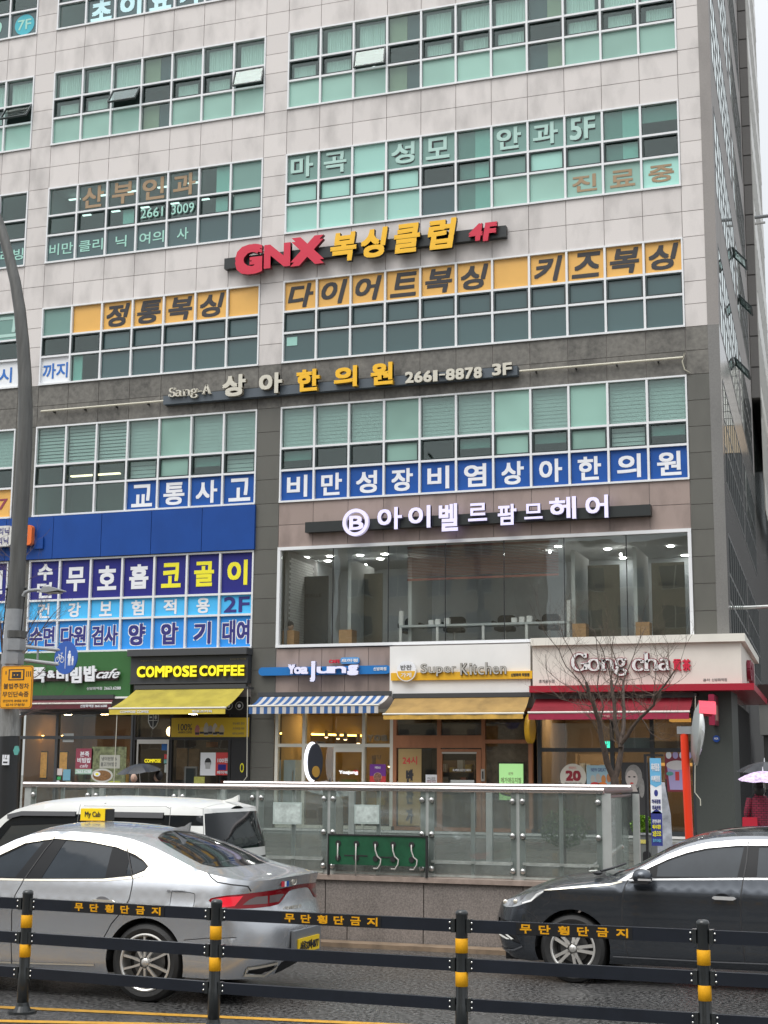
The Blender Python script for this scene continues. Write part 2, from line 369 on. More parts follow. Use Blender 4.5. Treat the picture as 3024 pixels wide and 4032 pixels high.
put('5L', XL, 7, WL, 2, ['dddddGp', 'ddGddGp', 'DDDDDDD'])
put('5R', XR, 11, WR, 2, ['ppmppgpppgs', 'mmmmdgpmpgd', 'mmfmDgffffm'])
put('4F', XF0, NF, WL, 3, ['mpmpp', 'ddddd', 'wwwww'])
put('4L', XL, 7, WL, 3, ['poooooo', 'ddDDDDD', 'wkDDDDD'])
put('4R', XR, 11, WR, 3, ['ooooooooooo', 'DDDDDDDDDDD', 'DDDDDDDDDDD'])
put('3F', XF0, NF, WL, 4, ['zzzzz', 'ddddd', 'ooooo'], fr=F3)
put('3L', XL, 7, WL, 4, ['bbbzfzz', 'dddzfsz', 'dddBBBB'], fr=F3)
put('3R', XR, 11, WR, 4, ['zzzfzzfzfzz', 'sddfdsfsfzs', 'BBBBBBBBBBB'], fr=F3)
put('2F', XF0, NF, WL, 5, ['NNNNN', 'dddSS', 'DDDMM'], fr=F2)
put('2L', XL, 7, WL, 5, ['NNNNNNN', 'SSSSSSS', 'MMMMMMM'], fr=F2)

def cell_text(key, r, i, s, m, bold=.03, shear=0, pad=(.17, .14), n=1, y=.052, out=None):
    wo, x0, wd, (zt, zb), fr = W[key]
    a, b, lo, hi = cells(x0, wd, zt, zb, fr, r, i); b = a + wd * n; h = hi - lo
    a += .05; b -= .05; lo += .05; hi -= .05
    ax, az = (b - a) * pad[0], (hi - lo) * pad[1]
    if out: text(s, a + ax - .025, b - ax + .025, lo + az - .025, hi - az + .025, y, out, wo, bold + .035, shear, .003, M=FM)
    return text(s, a + ax, b - ax, lo + az, hi - az, y - .004, m, wo, bold, shear, .004, M=FM)
for i, ch in {0: '마', 1: '곡', 3: '성', 4: '모', 6: '안', 7: '과', 8: '5F'}.items():
    cell_text('5R', 0, i, ch, black, .03, pad=(.16, .12), y=.050)
    wo, x0, wd, (zt, zb), fr = W['5R']; a, b, lo, hi = cells(x0, wd, zt, zb, fr, 0, i); aw, ah = (b - a) * .16, (hi - lo) * .14
    text(ch, a + aw - .03, b - aw - .03, lo + ah + .05, hi - ah + .02, .044, mintG, wo, .03, 0, .01, M=FM)
for i, ch in {8: '진', 9: '료', 10: '중'}.items(): cell_text('5R', 2, i, ch, tanT, .03, pad=(.14, .2))
for i, ch in {1: '산', 2: '부', 3: '인', 4: '과'}.items(): cell_text('5L', 0, i, ch, tanT, .03, pad=(.10, .08))
cell_text('5L', 1, 3, '2661', mintT, .012, pad=(.10, .22), y=.0); cell_text('5L', 1, 4, '3009', mintT, .012, pad=(.10, .22), y=.0)
for i, ch in {0: '비만', 1: '클리', 3: '여의'}.items(): cell_text('5L', 2, i, ch, mintT, .015, pad=(.06, .27))
cell_text('5L', 2, 2, '닉', mintT, .015, pad=(.30, .27)); cell_text('5L', 2, 4, '사', mintT, .015, pad=(.30, .27))
cell_text('5F', 2, 4, '리빙', mintT, .015, pad=(.06, .27))
for i, ch in {1: '초', 2: '이', 3: '요', 4: '가'}.items(): cell_text('7L', 2, i, ch, cyanT, .05, pad=(.10, .04))
cell_text('7F', 2, 3, '9', mintT, .02, pad=(.3, .15))
wo = W['7F'][0]; a, b, lo, hi = cells(XF0, WL, *WT[0], FR, 2, 4)
MB().prism([((a + b) / 2 + .37 * math.cos(t * R(10)), (lo + hi) / 2 + .36 * math.sin(t * R(10))) for t in range(36)], .046, .052).build('round_sticker', mat('teal sticker', (.05, .42, .50), .5), wo, FM)
text('7F', a + .28, b - .28, lo + .28, hi - .28, .044, mintT, wo, .02, M=FM)
for i, ch in {2: '정', 3: '통', 4: '복', 5: '싱'}.items(): cell_text('4L', 0, i, ch, blackP, .035, .2, pad=(.08, .07))
for i, ch in {0: '다', 1: '이', 2: '어', 3: '트', 4: '복', 5: '싱', 7: '키', 8: '즈', 9: '복', 10: '싱'}.items(): cell_text('4R', 0, i, ch, blackP, .035, .2, pad=(.08, .07))
cell_text('4L', 2, 0, '까지', blueT, .02, pad=(.04, .2)); cell_text('4F', 2, 4, '시', blueT, .02, pad=(.25, .2)); cell_text('4F', 2, 3, '7', blueT, .02, pad=(.25, .2))
cell_text('4F', 0, 4, '그', mintG, .03, pad=(.1, .1))
for i, ch in {3: '교', 4: '통', 5: '사', 6: '고'}.items(): cell_text('3L', 2, i, ch, whiteP, .03, pad=(.14, .10))
for i, ch in enumerate('비만성장비염상아한의원'): cell_text('3R', 2, i, ch, whiteP, .03, pad=(.17, .12))
cell_text('3F', 2, 4, '77', mat('maroon print', (.28, .05, .08), .5), .02, pad=(.15, .3))
cell_text('2L', 0, 0, '수', whiteP, .045, pad=(.24, .0)).scale = (1, 1, 1)
wo, x0, wd, (zt, zb), fr = W['2L']
o = wo.children[-1]; bpy.data.objects.remove(o)
a, b, lo, hi = cells(x0, wd, zt, zb, fr, 0, 0)
text('수', a + .27, b - .27, lo + .62, hi - .12, .048, whiteP, wo, .045, M=FM); text('면', a + .27, b - .27, lo + .08, hi - .68, .048, whiteP, wo, .045, M=FM)
for i, ch in {1: '무', 2: '호', 3: '흡'}.items(): cell_text('2L', 0, i, ch, whiteP, .038, pad=(.17, .18))
for i, ch in {4: '코', 5: '골', 6: '이'}.items(): cell_text('2L', 0, i, ch, yellowP, .038, pad=(.17, .18))
for i, ch in enumerate('건강보험적용'): cell_text('2L', 1, i, ch, whiteP, .032, pad=(.28, .06))
cell_text('2L', 1, 6, '2F', navyT, .03, pad=(.08, .05))
for i, ch in enumerate(['수면', '다원', '검사']): cell_text('2L', 2, i, ch, navyT, .03, pad=(.06, .16), out=whiteP)
for i, ch in {3: '양', 4: '압', 5: '기'}.items(): cell_text('2L', 2, i, ch, navyT, .04, pad=(.22, .14), out=whiteP)
cell_text('2L', 2, 6, '대여', navyT, .03, pad=(.06, .12), out=whiteP)
cell_text('2F', 0, 4, '원', whiteP, .04, pad=(.17, .18))
# ceiling strip lights and a globe lamp seen through the upper glass
stripE = mat('tube light', (1, 1, 1), .5, emit=(.9, 1, .95), estr=1.6)
for i in range(7):
    for j in range(2):
        xx = XL + .3 + i * WL; MB().box(xx + .1 * j, xx + .4, .7 + j * .7, .78 + j * .7, WT[2][0] - .16 - .28 * j, WT[2][0] - .13 - .28 * j).build('tube_light', stripE, BL, FM)
for i in (2, 8, 10): MB().box(XR + i * WR + .2, XR + i * WR + .8, .9, .97, WT[3][0] - 1.12, WT[3][0] - 1.09).build('tube_light', stripE, BL, FM)
MB().box(XL + .9, XL + 2.6, .6, .72, WT[4][0] - 1.5, WT[4][0] - 1.46).build('tube_light', mat('warm tube light', (1, .9, .7), .5, emit=(1, .75, .5), estr=2.5), BL, FM)
MB().sphere((XR + 2.45 * WR, D + .55, WT[1][0] - 1.42), .17, .17, .14, 16).build('globe_lamp', stripE, BL, smooth=True)
# small pale note on a 4F pane
wo = W['4R'][0]; a, b, lo, hi = cells(XR, WR, *WT[3], FR, 2, 0)
MB().box(a + .12, a + .45, .04, .05, hi - .38, hi - .12).build('notice', mintB, wo, FM)

# ------------------------------------------------------------------ cladding
def colsF(): return [XF0 + i * WL for i in range(NF)] + [XF]
cols = [XF0 + i * WL for i in range(NF + 1)] + [XL + i * WL for i in range(8)] + [XR + i * WR for i in range(12)] + [XC]
piers = [(XF, XL), (XL + 7 * WL, XR), (XE, XC)]
GAP = .008; tiles = []      # (x0,x1,z0,z1,mat)
def tile(x0, x1, z0, z1, m): tiles.append((x0 + GAP, x1 - GAP, z0 + GAP, z1 - GAP, m))
TOPZ = 30.5; TOPS = 47.0
for k in range(-1, 5):
    hi = TOPZ if k < 0 else WT[k][1]; lo = WT[k + 1][0] if k < 4 else None
    if k == 4: continue
    m = granite if k < 3 else dgranw
    for a, b in zip(cols[:-1], cols[1:]):
        mm = m; h, l = hi, lo
        n = 2
        for j in range(n): tile(a, b, l + (h - l) * j / n, l + (h - l) * (j + 1) / n, mm)
for k, (zt, zb) in enumerate(WT):
    for p, (a, b) in enumerate(piers):
        if k == 5 and False: pass
        mm = granite if k < 4 else dgran
        for j in range(4): tile(a, b, zb + (zt - zb) * j / 4, zb + (zt - zb) * (j + 1) / 4, mm)
# between the third and second floor: dark piers, brown pink band on the right, blue panels on the left
zt, zb = WT[4][1], WT[5][0]
for a, b in zip([XR + i * WR for i in range(11)], [XR + (i + 1) * WR for i in range(11)]):
    for j in range(2): tile(a, b, zb + .04 + (zt - zb - .04) * j / 2, zb + .04 + (zt - zb - .04) * (j + 1) / 2, pgran)
for a, b in (piers[1], piers[2]):
    for j in range(2): tile(a, b, zb + (zt - zb) * j / 2, zb + (zt - zb) * (j + 1) / 2, dgran)
# pier between the two halves down to the pavement
zlow = WT[5][1]; zz = [zlow, 4.85, 4.2, 3.5, 2.85, 2.15, 1.45, .8, .2]
for z1, z0 in zip(zz[:-1], zz[1:]): tile(XL + 7 * WL, XR, z0, z1, dgran)
xy0, xy1 = F(1086, 2560)[0], F(1544, 2560)[0]
zy1, zy0 = WT[5][1] - .03, F(1090, 2733)[1]
nn = 5
for j in range(nn): tile(xy0 + .02 + (xy1 - xy0 - .02) * j / nn, xy0 + .02 + (xy1 - xy0 - .02) * (j + 1) / nn, zy0, zy1, pgran)
tiles = [t for t in tiles if t[3] - t[2] > .05 and t[1] - t[0] > .05]
def vis(t):   # nearest to the picture centre line first; those outside or at the far left end go into the joined part
    return (t[0] < XL - 1.9) * 10 + (t[2] > 27.2) * 5 + (t[2] > 26.2) * 2 + (XL - t[0] > 0) * .5 - t[0] * .001
tiles.sort(key=vis)
MC = {}
for t in tiles[:296]:
    wv, hv = round(t[1] - t[0], 3), round(t[3] - t[2], 3); key = (wv, hv, t[4].name)
    if key not in MC: MC[key] = MB().box(-wv / 2, wv / 2, 0, .03, -hv / 2, hv / 2).mesh('stone_panel', t[4])
    o = bpy.data.objects.new('stone_panel', MC[key]); COL.objects.link(o); o.parent = BL
    o.location = Vector(((t[0] + t[1]) / 2, D, (t[2] + t[3]) / 2)) - BL.location
for mm in (granite, dgranw, dgran, pgran):
    rest = [t for t in tiles[296:] if t[4] is mm]
    if rest:
        mb = MB()
        for t in rest: mb.box(t[0], t[1], D, D + .03, t[2], t[3])
        mb.build('stone_panel', mm, BL, kind='stuff')
# wall behind the cladding
back = mat('joint backing', (.33, .295, .28), .9)
def core(x0, x1, z0, z1): MB().box(x0, x1, .022, .35, z0, z1).build('wall', back, BL, FM)
hi = TOPZ
for k in range(6):
    core(XF0, XC - .02, WT[k][0] + .001, hi); hi = WT[k][1] - .001
    for a, b in piers: core(a + .001, b - (.001 if b < XC else .02), WT[k][1], WT[k][0])
core(XL + 7 * WL + .02, XR - .02, .2, WT[5][1] - .002)
core(xy0, xy1, zy0, zy1)
# body of the block behind and above
MB().prismz([(XF0 - 3, 5.2), (XC - .5, 5.2), (XC - .5 - 33 * .049, 33), (XF0 - 3, 33)], 5.0, TOPS).build('building_core', mat('plain render', (.3, .28, .27), .8), BL, FM)
MB().prismz([(XF0 - 3, .36), (XC - .5, .36), (XC - .5 - 33 * .049, 33), (XF0 - 3, 33)], TOPS, TOPS + .4).build('roof_slab', mat('plain render', (.3, .28, .27), .8), BL, FM)
MB().box(XF0 - 3, XC - .02, .0, .3, TOPZ + .002, TOPS).build('upper_wall', granite, BL, FM)

# ------------------------------------------------------------------ blue fascia panels on the left half
blueA = mat('blue aluminium panel', (.008, .062, .29), .45, spec=.3, var=.05, scale=1.5, grime=.1)
zt, zb = WT[4][1] - .02, WT[5][0] + .02
us = [-330, -155, 30, 215, 404, 600, 799, 1007]
for a, b in zip(us[:-1], us[1:]):
    xa, xb = F(a, 2110)[0], F(b, 2110)[0]
    MB().box(xa + .008, xb - .008, -.09, .02, zb, zt).build('blue_panel', blueA, BL, FM)
# clinic sign plates on the blue fascia
t = thing('rounded_sign', 'white rounded clinic sign with navy lettering on the blue fascia, left of the lamp pole', 'sign', (F(20, 2110)[0], D - .2, 7.3))
def rrect(x0, x1, z0, z1, r, n=5):
    out = []
    for cx, cz, a0 in ((x1 - r, z1 - r, 0), (x0 + r, z1 - r, 90), (x0 + r, z0 + r, 180), (x1 - r, z0 + r, 270)):
        for i in range(n + 1):
            t_ = R(a0 + 90 * i / n); out.append((cx + r * math.cos(t_), cz + r * math.sin(t_)))
    return out
x0, x1, z0, z1 = RF(-180, 2105, 67, 2175)
z1 = F(20, 2078)[1]; z0 = F(20, 2158)[1]
MB().prism(rrect(x0, x1, z0, z1, .12), D - .32, D - .15).build('sign_face', mat('warm white plastic', (.66, .65, .62), .4), t)
h = z1 - z0
text('클리닉', x1 - 1.0, x1 - .08, z0 + h * .56, z1 - h * .1, D - .322, navyT, t, .02, keep='r'); text('비만클리닉', x1 - 1.7, x1 - .1, z0 + h * .1, z1 - h * .56, D - .322, navyT, t, .02, keep='r')
t = thing('rounded_sign', 'orange rounded floor sign on the blue fascia, right of the lamp pole', 'sign', (F(120, 2110)[0], D - .2, 7.3))
x0 = F(67, 2110)[0] + .03; x1 = F(147, 2110)[0]; z1 = F(130, 2074)[1]; z0 = F(130, 2152)[1]
MB().prism(rrect(x0, x1, z0, z1, .1), D - .32, D - .15).build('sign_face', mat('orange plastic', (.80, .17, .03), .4), t)
text('2F', x0 + .2, x1 - .14, z0 + .12, z1 - .14, D - .322, whiteP, t, .02)
MB().box(x1 + .0, x1 + .3, D - .15, D - .1, z0 - .1, z0 + .25).build('bracket', blueA, t)

# ------------------------------------------------------------------ side face of the block
SA = R(90 + 2.8)
SM = frame_M((XC, D, 0), SA)
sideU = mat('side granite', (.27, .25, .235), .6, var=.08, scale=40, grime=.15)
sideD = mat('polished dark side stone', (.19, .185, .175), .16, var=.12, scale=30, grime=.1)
sframe = mat('grey side frame', (.16, .165, .165), .35)
gSide = glass('side glass', (.25, .30, .29), .50)
SEG = [(.75, 9), (11.2, 8)]; SW = 1.06; SEND = 21.0
def swall(s0, s1, z0, z1, m, y0=0.0): MB().box(s0, s1, y0, y0 + .3, z0, z1).build('side_wall', m, BL, SM)
hi = TOPS
SWT = [(44.1, 41.55), (40.13, 37.6), (36.15, 33.6), (32.17, 29.64)] + WT
for k, (zt, zb) in enumerate(SWT):
    m = sideU if k < 8 else sideD
    swall(0, SEND, zt, hi, m); hi = zb
    e = 0.0
    for s0, n in SEG:
        swall(e, s0, zb, zt, m); e = s0 + n * SW
        mb = MB(); s1 = s0 + n * SW; mb.box(s0, s1, -.01, .08, zt - .05, zt).box(s0, s1, -.01, .08, zb, zb + .05)
        for i in range(n + 1): mb.box(s0 + i * SW - .03, s0 + i * SW + .03, -.012, .08, zb + .05, zt - .05)
        for f in FR[1:3]:
            z = zt - f * (zt - zb)
            for i in range(n): mb.box(s0 + i * SW + .03, s0 + (i + 1) * SW - .03, -.009, .08, z - .03, z + .03)
        wo = mb.build('window', sframe, BL, SM)
        for i in range(n):
            for r in range(3):
                z1_ = zt - FR[r] * (zt - zb) - .03; z0_ = zt - FR[r + 1] * (zt - zb) + .03
                MB().box(s0 + i * SW + .03, s0 + (i + 1) * SW - .03, -.002, .004, z0_, z1_).build('pane', gSide, wo, SM)
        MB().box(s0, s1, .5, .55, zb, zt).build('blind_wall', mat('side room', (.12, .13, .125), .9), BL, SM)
    swall(e, SEND, zb, zt, m)
swall(1.4, SEND, .2, WT[5][1], sideD)
# awning vents standing open on the side
for s_, z_ in ((8.3, 17.9 + 1.0), (7.2, 14.9), (11.7, 18.4)):
    Mo = SM @ Matrix.Translation((s_, -.03, z_)) @ Matrix.Rotation(R(-40), 4, 'X')
    wv = MB().box(0, .98, -.02, .03, -.66, -.61).box(0, .98, -.02, .03, -.05, 0).box(0, .05, -.02, .03, -.61, -.05).box(.93, .98, -.02, .03, -.61, -.05).build('open_sash', sashM, BL, Mo)
    MB().box(.05, .93, 0, .006, -.61, -.05).build('pane', gGreen, wv, Mo)
# projecting bay at the rear of the side, carrying on to the far corner
bay = mat('brown grey bay stone', (.20, .19, .18), .5, var=.06, scale=20)
zb_ = F(2985, 1568, 59)[1]
rows_z = []
z = zb_
while z < TOPS - 1.3: rows_z.append(z); z += 1.30
for z in rows_z: MB().box(SEND, SEND + .3, -.34, -.02, z + .03, z + 1.27).build('bay_panel', bay, BL, SM)
MB().box(SEND + .03, 36, -.33, .0, zb_, TOPS).build('bay', mat('bay backing', (.10, .095, .09), .8), BL, SM)
lite = mat('pale side cladding', (.62, .61, .57), .4)
e = SEND + .3
for k in range(9):
    zt, zb = SWT[k]
    MB().box(e, 36, -.37, -.332, zt, (TOPS if k == 0 else SWT[k - 1][1])).build('bay_cladding', lite, BL, SM)
    MB().box(e + .2, 36, -.35, -.332, max(zb, zb_), zt).build('bay_window', gSide, BL, SM)
    for i in range(12): MB().box(e + i * 1.2, e + i * 1.2 + .35, -.38, -.332, max(zb, zb_), zt).build('bay_cladding', lite, BL, SM)
swall(SEND, 36, .2, TOPS, sideD, .002)
# pipes poking out of the side
for u, v, s_, l_, r_, m_ in ((2925, 862, 21.6, 1.0, .075, galv), (2925, 887, 21.6, .45, .05, steel), (2948, 2393, 8.0, .9, .06, steel)):
    z = F(u, v, D + s_)[1]; MB().tube([SM @ Vector((s_, .2 if s_ < 20 else -.3, z)), SM @ Vector((s_, -l_ if s_ < 20 else -.34 - l_, z + .02))], r_, 10).build('vent_pipe', m_, BL, smooth='auto')
# ------------------------------------------------------------------ hair salon window, first floor up
lampE = mat('lit downlight', (1, 1, 1), .5, emit=(1, .97, .93), estr=55)
warmE = mat('warm lit cove', (1, .7, .3), .5, emit=(1, .62, .12), estr=10)
wood = mat('light oak', (.50, .29, .14), .5, var=.2, scale=8, stretch=(1, 1, 6))
SX0, SX1 = XR, XE; SZ0, SZ1 = 5.484, 8.345
wo = MB().box(SX0, SX1, -.05, .12, SZ1 - .09, SZ1).box(SX0, SX1, -.06, .12, SZ0, SZ0 + .08).box(SX0, SX0 + .09, -.048, .12, SZ0 + .08, SZ1 - .09).box(SX1 - .09, SX1, -.048, .12, SZ0 + .08, SZ1 - .09).build('salon_window', frameM, BL, FM)
js = [SX0 + .09] + [F(u, 2350)[0] for u in (1308, 1527, 1752, 1984, 2222, 2469)] + [SX1 - .09]
for i, (a, b) in enumerate(zip(js[:-1], js[1:])):
    MB().box(a + .012, b - .012, .04, .05, SZ0 + .08, SZ1 - .09).build('pane', gGrey, wo, FM)
    if i: MB().box(a - .011, a + .011, .03, .06, SZ0 + .08, SZ1 - .09).build('glazing_seal', black, wo, FM)
wallS = mat('grey salon wall', (.50, .54, .56), .8, var=.05, scale=1.5)
ceilS = mat('salon ceiling', (.5, .52, .52), .8); floorS = mat('salon floor', (.13, .13, .13), .5)
SDp = 5.0
MB().add([(SX0, .35, SZ0), (SX1, .35, SZ0), (SX1, .35, SZ1), (SX0, .35, SZ1), (SX0, SDp, SZ0), (SX1, SDp, SZ0), (SX1, SDp, SZ1), (SX0, SDp, SZ1)], [(4, 5, 6, 7), (0, 4, 7, 3), (1, 2, 6, 5)]).build('salon_wall', wallS, BL, FM)
MB().add([(SX0, .12, SZ1 - .01), (SX1, .12, SZ1 - .01), (SX1, SDp, SZ1 - .01), (SX0, SDp, SZ1 - .01)], [(0, 1, 2, 3)]).build('salon_ceiling', ceilS, BL, FM)
MB().add([(SX0, .12, SZ0 + .01), (SX1, .12, SZ0 + .01), (SX1, SDp, SZ0 + .01), (SX0, SDp, SZ0 + .01)], [(3, 2, 1, 0)]).build('salon_floor', floorS, BL, FM)
# white brick wing wall at the left end, brick by brick
brickW = mat('white painted brick', (.62, .63, .62), .6, rnd=.06)
bm_ = MB().box(0, .012, 0, .21, 0, .062).mesh('brick', brickW)
wing = MB().box(SX0 + .1, SX0 + .18, .3, 2.6, SZ0 + .02, SZ1 - .05).build('wing_wall', mat('grey mortar', (.3, .3, .3), .9), BL, FM)
for r in range(34):
    for c in range(8):
        z = SZ0 + .1 + r * .075
        o = bpy.data.objects.new('brick', bm_); COL.objects.link(o); o.parent = wing; o.location = (SX0 + .182, D + .42 + c * .22 + (r % 2) * .11, z)
tvp = [F(u, 2350)[0] for u in (1345, 1585, 2235, 2482)]
mirM = mat('tinted mirror panel', (.30, .285, .25), .15, metal=.7)
greyP = mat('pale partition', (.52, .54, .53), .6)
for k, x in enumerate(tvp):
    MB().box(x, x + .10, .5, 2.4, SZ0 + .02, SZ1 - .35).build('salon_partition', greyP, BL, FM)
for k, (u0, u1, vt) in enumerate(((1183, 1295, 2272), (1396, 1508, 2262), (2315, 2440, 2228), (2565, 2695, 2218))):
    x0, z1 = F(u0, vt, D + 1.6); x1, _ = F(u1, vt, D + 1.6)
    p = MB().box(x0, x1, 1.55, 1.6, SZ0 + .02, z1).build('mirror_panel', mirM if k else mat('slate panel board', (.12, .13, .135), .4), BL, FM)
    text('IDELLE', x0 + .2, x1 - .2, z1 - .62, z1 - .52, D + 1.548, blackP, p, .0, name='lettering')
for k, (u, v, u2, v2) in enumerate(((1120, 2485, 1165, 2540), (1342, 2482, 1392, 2535), (2258, 2458, 2312, 2512), (2506, 2452, 2562, 2508))):
    x0, z1 = F(u, v, D + .5); x1, z0 = F(u2, v2, D + .5)
    MB().box(x0, x1, .35, .75, SZ0 + .03, z1).build('wood_box', wood, BL, FM)
# mannequin head on the first box
x, z = F(1143, 2466, D + .5)
mb = MB().sphere((x, D + .5, z), .10, .11, .13, 14).tube([(x + .01, D + .5, z - .1), (x + .01, D + .5, z - .24)], [.05, .07], 10)
mh = mb.build('mannequin_head', mat('mannequin skin', (.5, .36, .28), .6), None, smooth=True); tag(mh, 'dark haired mannequin head on the leftmost wooden box inside the salon window', 'mannequin head')
MB().sphere((x - .015, D + .505, z + .035), .115, .125, .12, 14).build('hair', black, mh, smooth=True)
# red brown slatted blind
blR = mat('red brown blind slat', (.30, .125, .10), .6, rnd=.05)
x0, x1 = F(1592, 2200)[0], F(2190, 2200)[0]; z1 = SZ1 - .1; z0 = F(1592, 2279)[1]
bl = MB().box(x0, x1, .26, .30, z1 - .06, z1 - .0).build('venetian_blind', blR, BL, FM)
sl = MB().add([(0, -.018, -.012), (x1 - x0, -.018, -.012), (x1 - x0, .018, .010), (0, .018, .010)], [(0, 1, 2, 3)]).mesh('slat', blR)
ns = int((z1 - z0 - .1) / .042)
for i in range(ns):
    o = bpy.data.objects.new('slat', sl); COL.objects.link(o); o.parent = bl; o.location = (x0, D + .28, z1 - .08 - i * .042)
MB().box(x0, x1, .265, .295, z0 - .03, z0 + .03).build('bottom_rail', blR, bl, FM)
# white counter with uprights, stools behind
x0, x1 = F(1557, 2470)[0], F(2232, 2450)[0]; zt = F(1600, 2463, D + .4)[1]
co = MB().box(x0, x1, .3, .75, zt - .06, zt).build('counter', mat('grey white counter', (.50, .52, .52), .5), BL, FM)
for u in (1562, 1708, 1890, 2062, 2228):
    xx = F(u, 2500)[0]; MB().box(xx - .035, xx + .035, .31, .36, SZ0 + .1, zt - .062).build('counter_upright', white, co, FM)
MB().box(F(1557, 2440)[0], F(1557, 2440)[0] + .11, .3, .42, zt + .002, zt + .4).build('post_end', white, co, FM)
MB().box(x1 - .06, x1 + .03, .3, .4, zt + .002, zt + .55).build('post_end', white, co, FM)
for k, u in enumerate((1620, 1790, 1990, 2165)):
    x = F(u, 2500, D + 1.3)[0]; t = thing('salon_chair', ['black low backed salon chair behind the white counter, leftmost of four', 'black salon chair behind the counter, second of four from the left', 'black salon chair behind the counter, third of four from the left', 'black salon chair behind the counter, rightmost of four'][k], 'chair', (x, D + 1.3, SZ0 + .02), 'salon chairs behind the counter')
    bz = SZ0 + .02
    MB().prism(rrect(x - .26, x + .26, bz + .42, bz + .55, .05), D + 1.05, D + 1.5).build('seat', black, t, smooth='auto')
    MB().prism(rrect(x - .26, x + .26, bz + .56, bz + .88, .12), D + 1.46, D + 1.56).build('backrest', black, t, smooth='auto')
    for s_ in (-1, 1): MB().prism(rrect(x + s_ * .30 - .05, x + s_ * .30 + .05, bz + .56, bz + .70, .04), D + 1.1, D + 1.5).build('armrest', black, t, smooth='auto')
    MB().tube([(x, D + 1.28, bz + .04), (x, D + 1.28, bz + .42)], .035, 8).build('column', steel, t); MB().lathe([(0, .05), (.24, .03), (.26, 0), (0, 0)], (x, D + 1.28, bz)).build('base', steel, t, smooth='auto')
for u, v, s_ in ((1700, 2444, .12), (1726, 2432, .14), (1762, 2448, .16), (2026, 2436, .12), (2056, 2426, .14), (2086, 2440, .16)):
    x, z = F(u, v, D + .5)
    MB().prism(rrect(x - .07, x + .07, zt + .001, zt + s_ + .02, .02), D + .42, D + .55).build('white_jar', white, co)
for u, v in ((1204, 2195), (1299, 2190), (1291, 2209), (1417, 2187), (1515, 2182), (1497, 2201), (2196, 2152), (2393, 2162), (2453, 2204), (2640, 2150), (2697, 2192)):
    d = ray(u, v); zc = SZ1 - .02; tt = (zc - EYE) / d.z; x, y = d.x * tt, d.y * tt
    y = min(max(y, D + .5), D + 4.6); x = F(u, v, y)[0]
    MB().lathe([(0, 0), (.085, 0), (.10, .01)], (x, y, zc - .012), 'z', 16).build('downlight', lampE, BL)
for u, v in ((1242, 2231), (1440, 2225), (1621, 2240), (2165, 2174), (2444, 2183), (2295, 2349)):
    x, z = F(u, v, D + 2.6); MB().sphere((x, D + 2.6, z), .035 if v != 2349 else .09).build('spot_bulb', lampE, BL)

# ------------------------------------------------------------------ raised channel letter signs
redL = mat('red channel letter', (.62, .025, .06), .35); yelL = mat('amber channel letter', (.90, .50, .02), .35)
blkBar = mat('black sign bar', (.02, .024, .024), .4); lilac = mat('lilac white lit letter', (.70, .66, .90), .4, emit=(.74, .70, 1), estr=.35)
ivory = mat('weathered ivory letter', (.62, .59, .50), .5); greyBar = mat('blue grey sign bar', (.085, .105, .125), .5)
def letters(seq, y, m, par, depth=.12, bold=.05, shear=0, side=None):
    """seq of (glyph, u0, v0, u1, v1): pixel box, v read at left edge"""
    for s, u0, v0, u1, v1 in seq:
        x0, x1, z0, z1 = RF(u0, v0, u1, v1, y)
        text(s, x0, x1, z0, z1, y, m, par, bold, shear, depth, 'letter', side=side)
darkred = mat('dark red return', (.16, .01, .02), .5); darkamb = mat('black return', (.03, .025, .02), .5)
t = thing('boxing_sign', 'long black bar sign with red and amber raised letters below the fifth floor windows', 'sign', (-14, D, 17))
x0, z1 = F(895, 1024); x1, _ = F(1999, 893); z0 = F(895, 1068)[1]
MB().box(x0, x1, D - .20, D - .02, z0, z1 - .02).build('sign_bar', blkBar, t)
letters([('G', 935, 975, 1040, 1092), ('N', 1048, 972, 1150, 1064), ('X', 1152, 945, 1283, 1056)], D - .22, redL, t, .14, .075, .0, side=darkred)
letters([('복', 1308, 928, 1410, 1040), ('싱', 1428, 910, 1532, 1025), ('클', 1558, 893, 1660, 1006), ('럽', 1690, 875, 1803, 992)], D - .22, yelL, t, .14, .04, .15, side=darkamb)
letters([('4', 1850, 890, 1905, 957), ('F', 1905, 884, 1962, 955)], D - .22, redL, t, .12, .07, .15, side=darkred)
t = thing('clinic_sign', 'blue grey bar sign with ivory and amber raised letters on the dark granite band', 'sign', (-12, D, 13))
x0, z1 = F(657, 1566); x1, _ = F(2044, 1440); z0 = F(657, 1600)[1]
MB().box(x0, x1, D - .22, D - .02, z0, z1).build('sign_bar', greyBar, t)
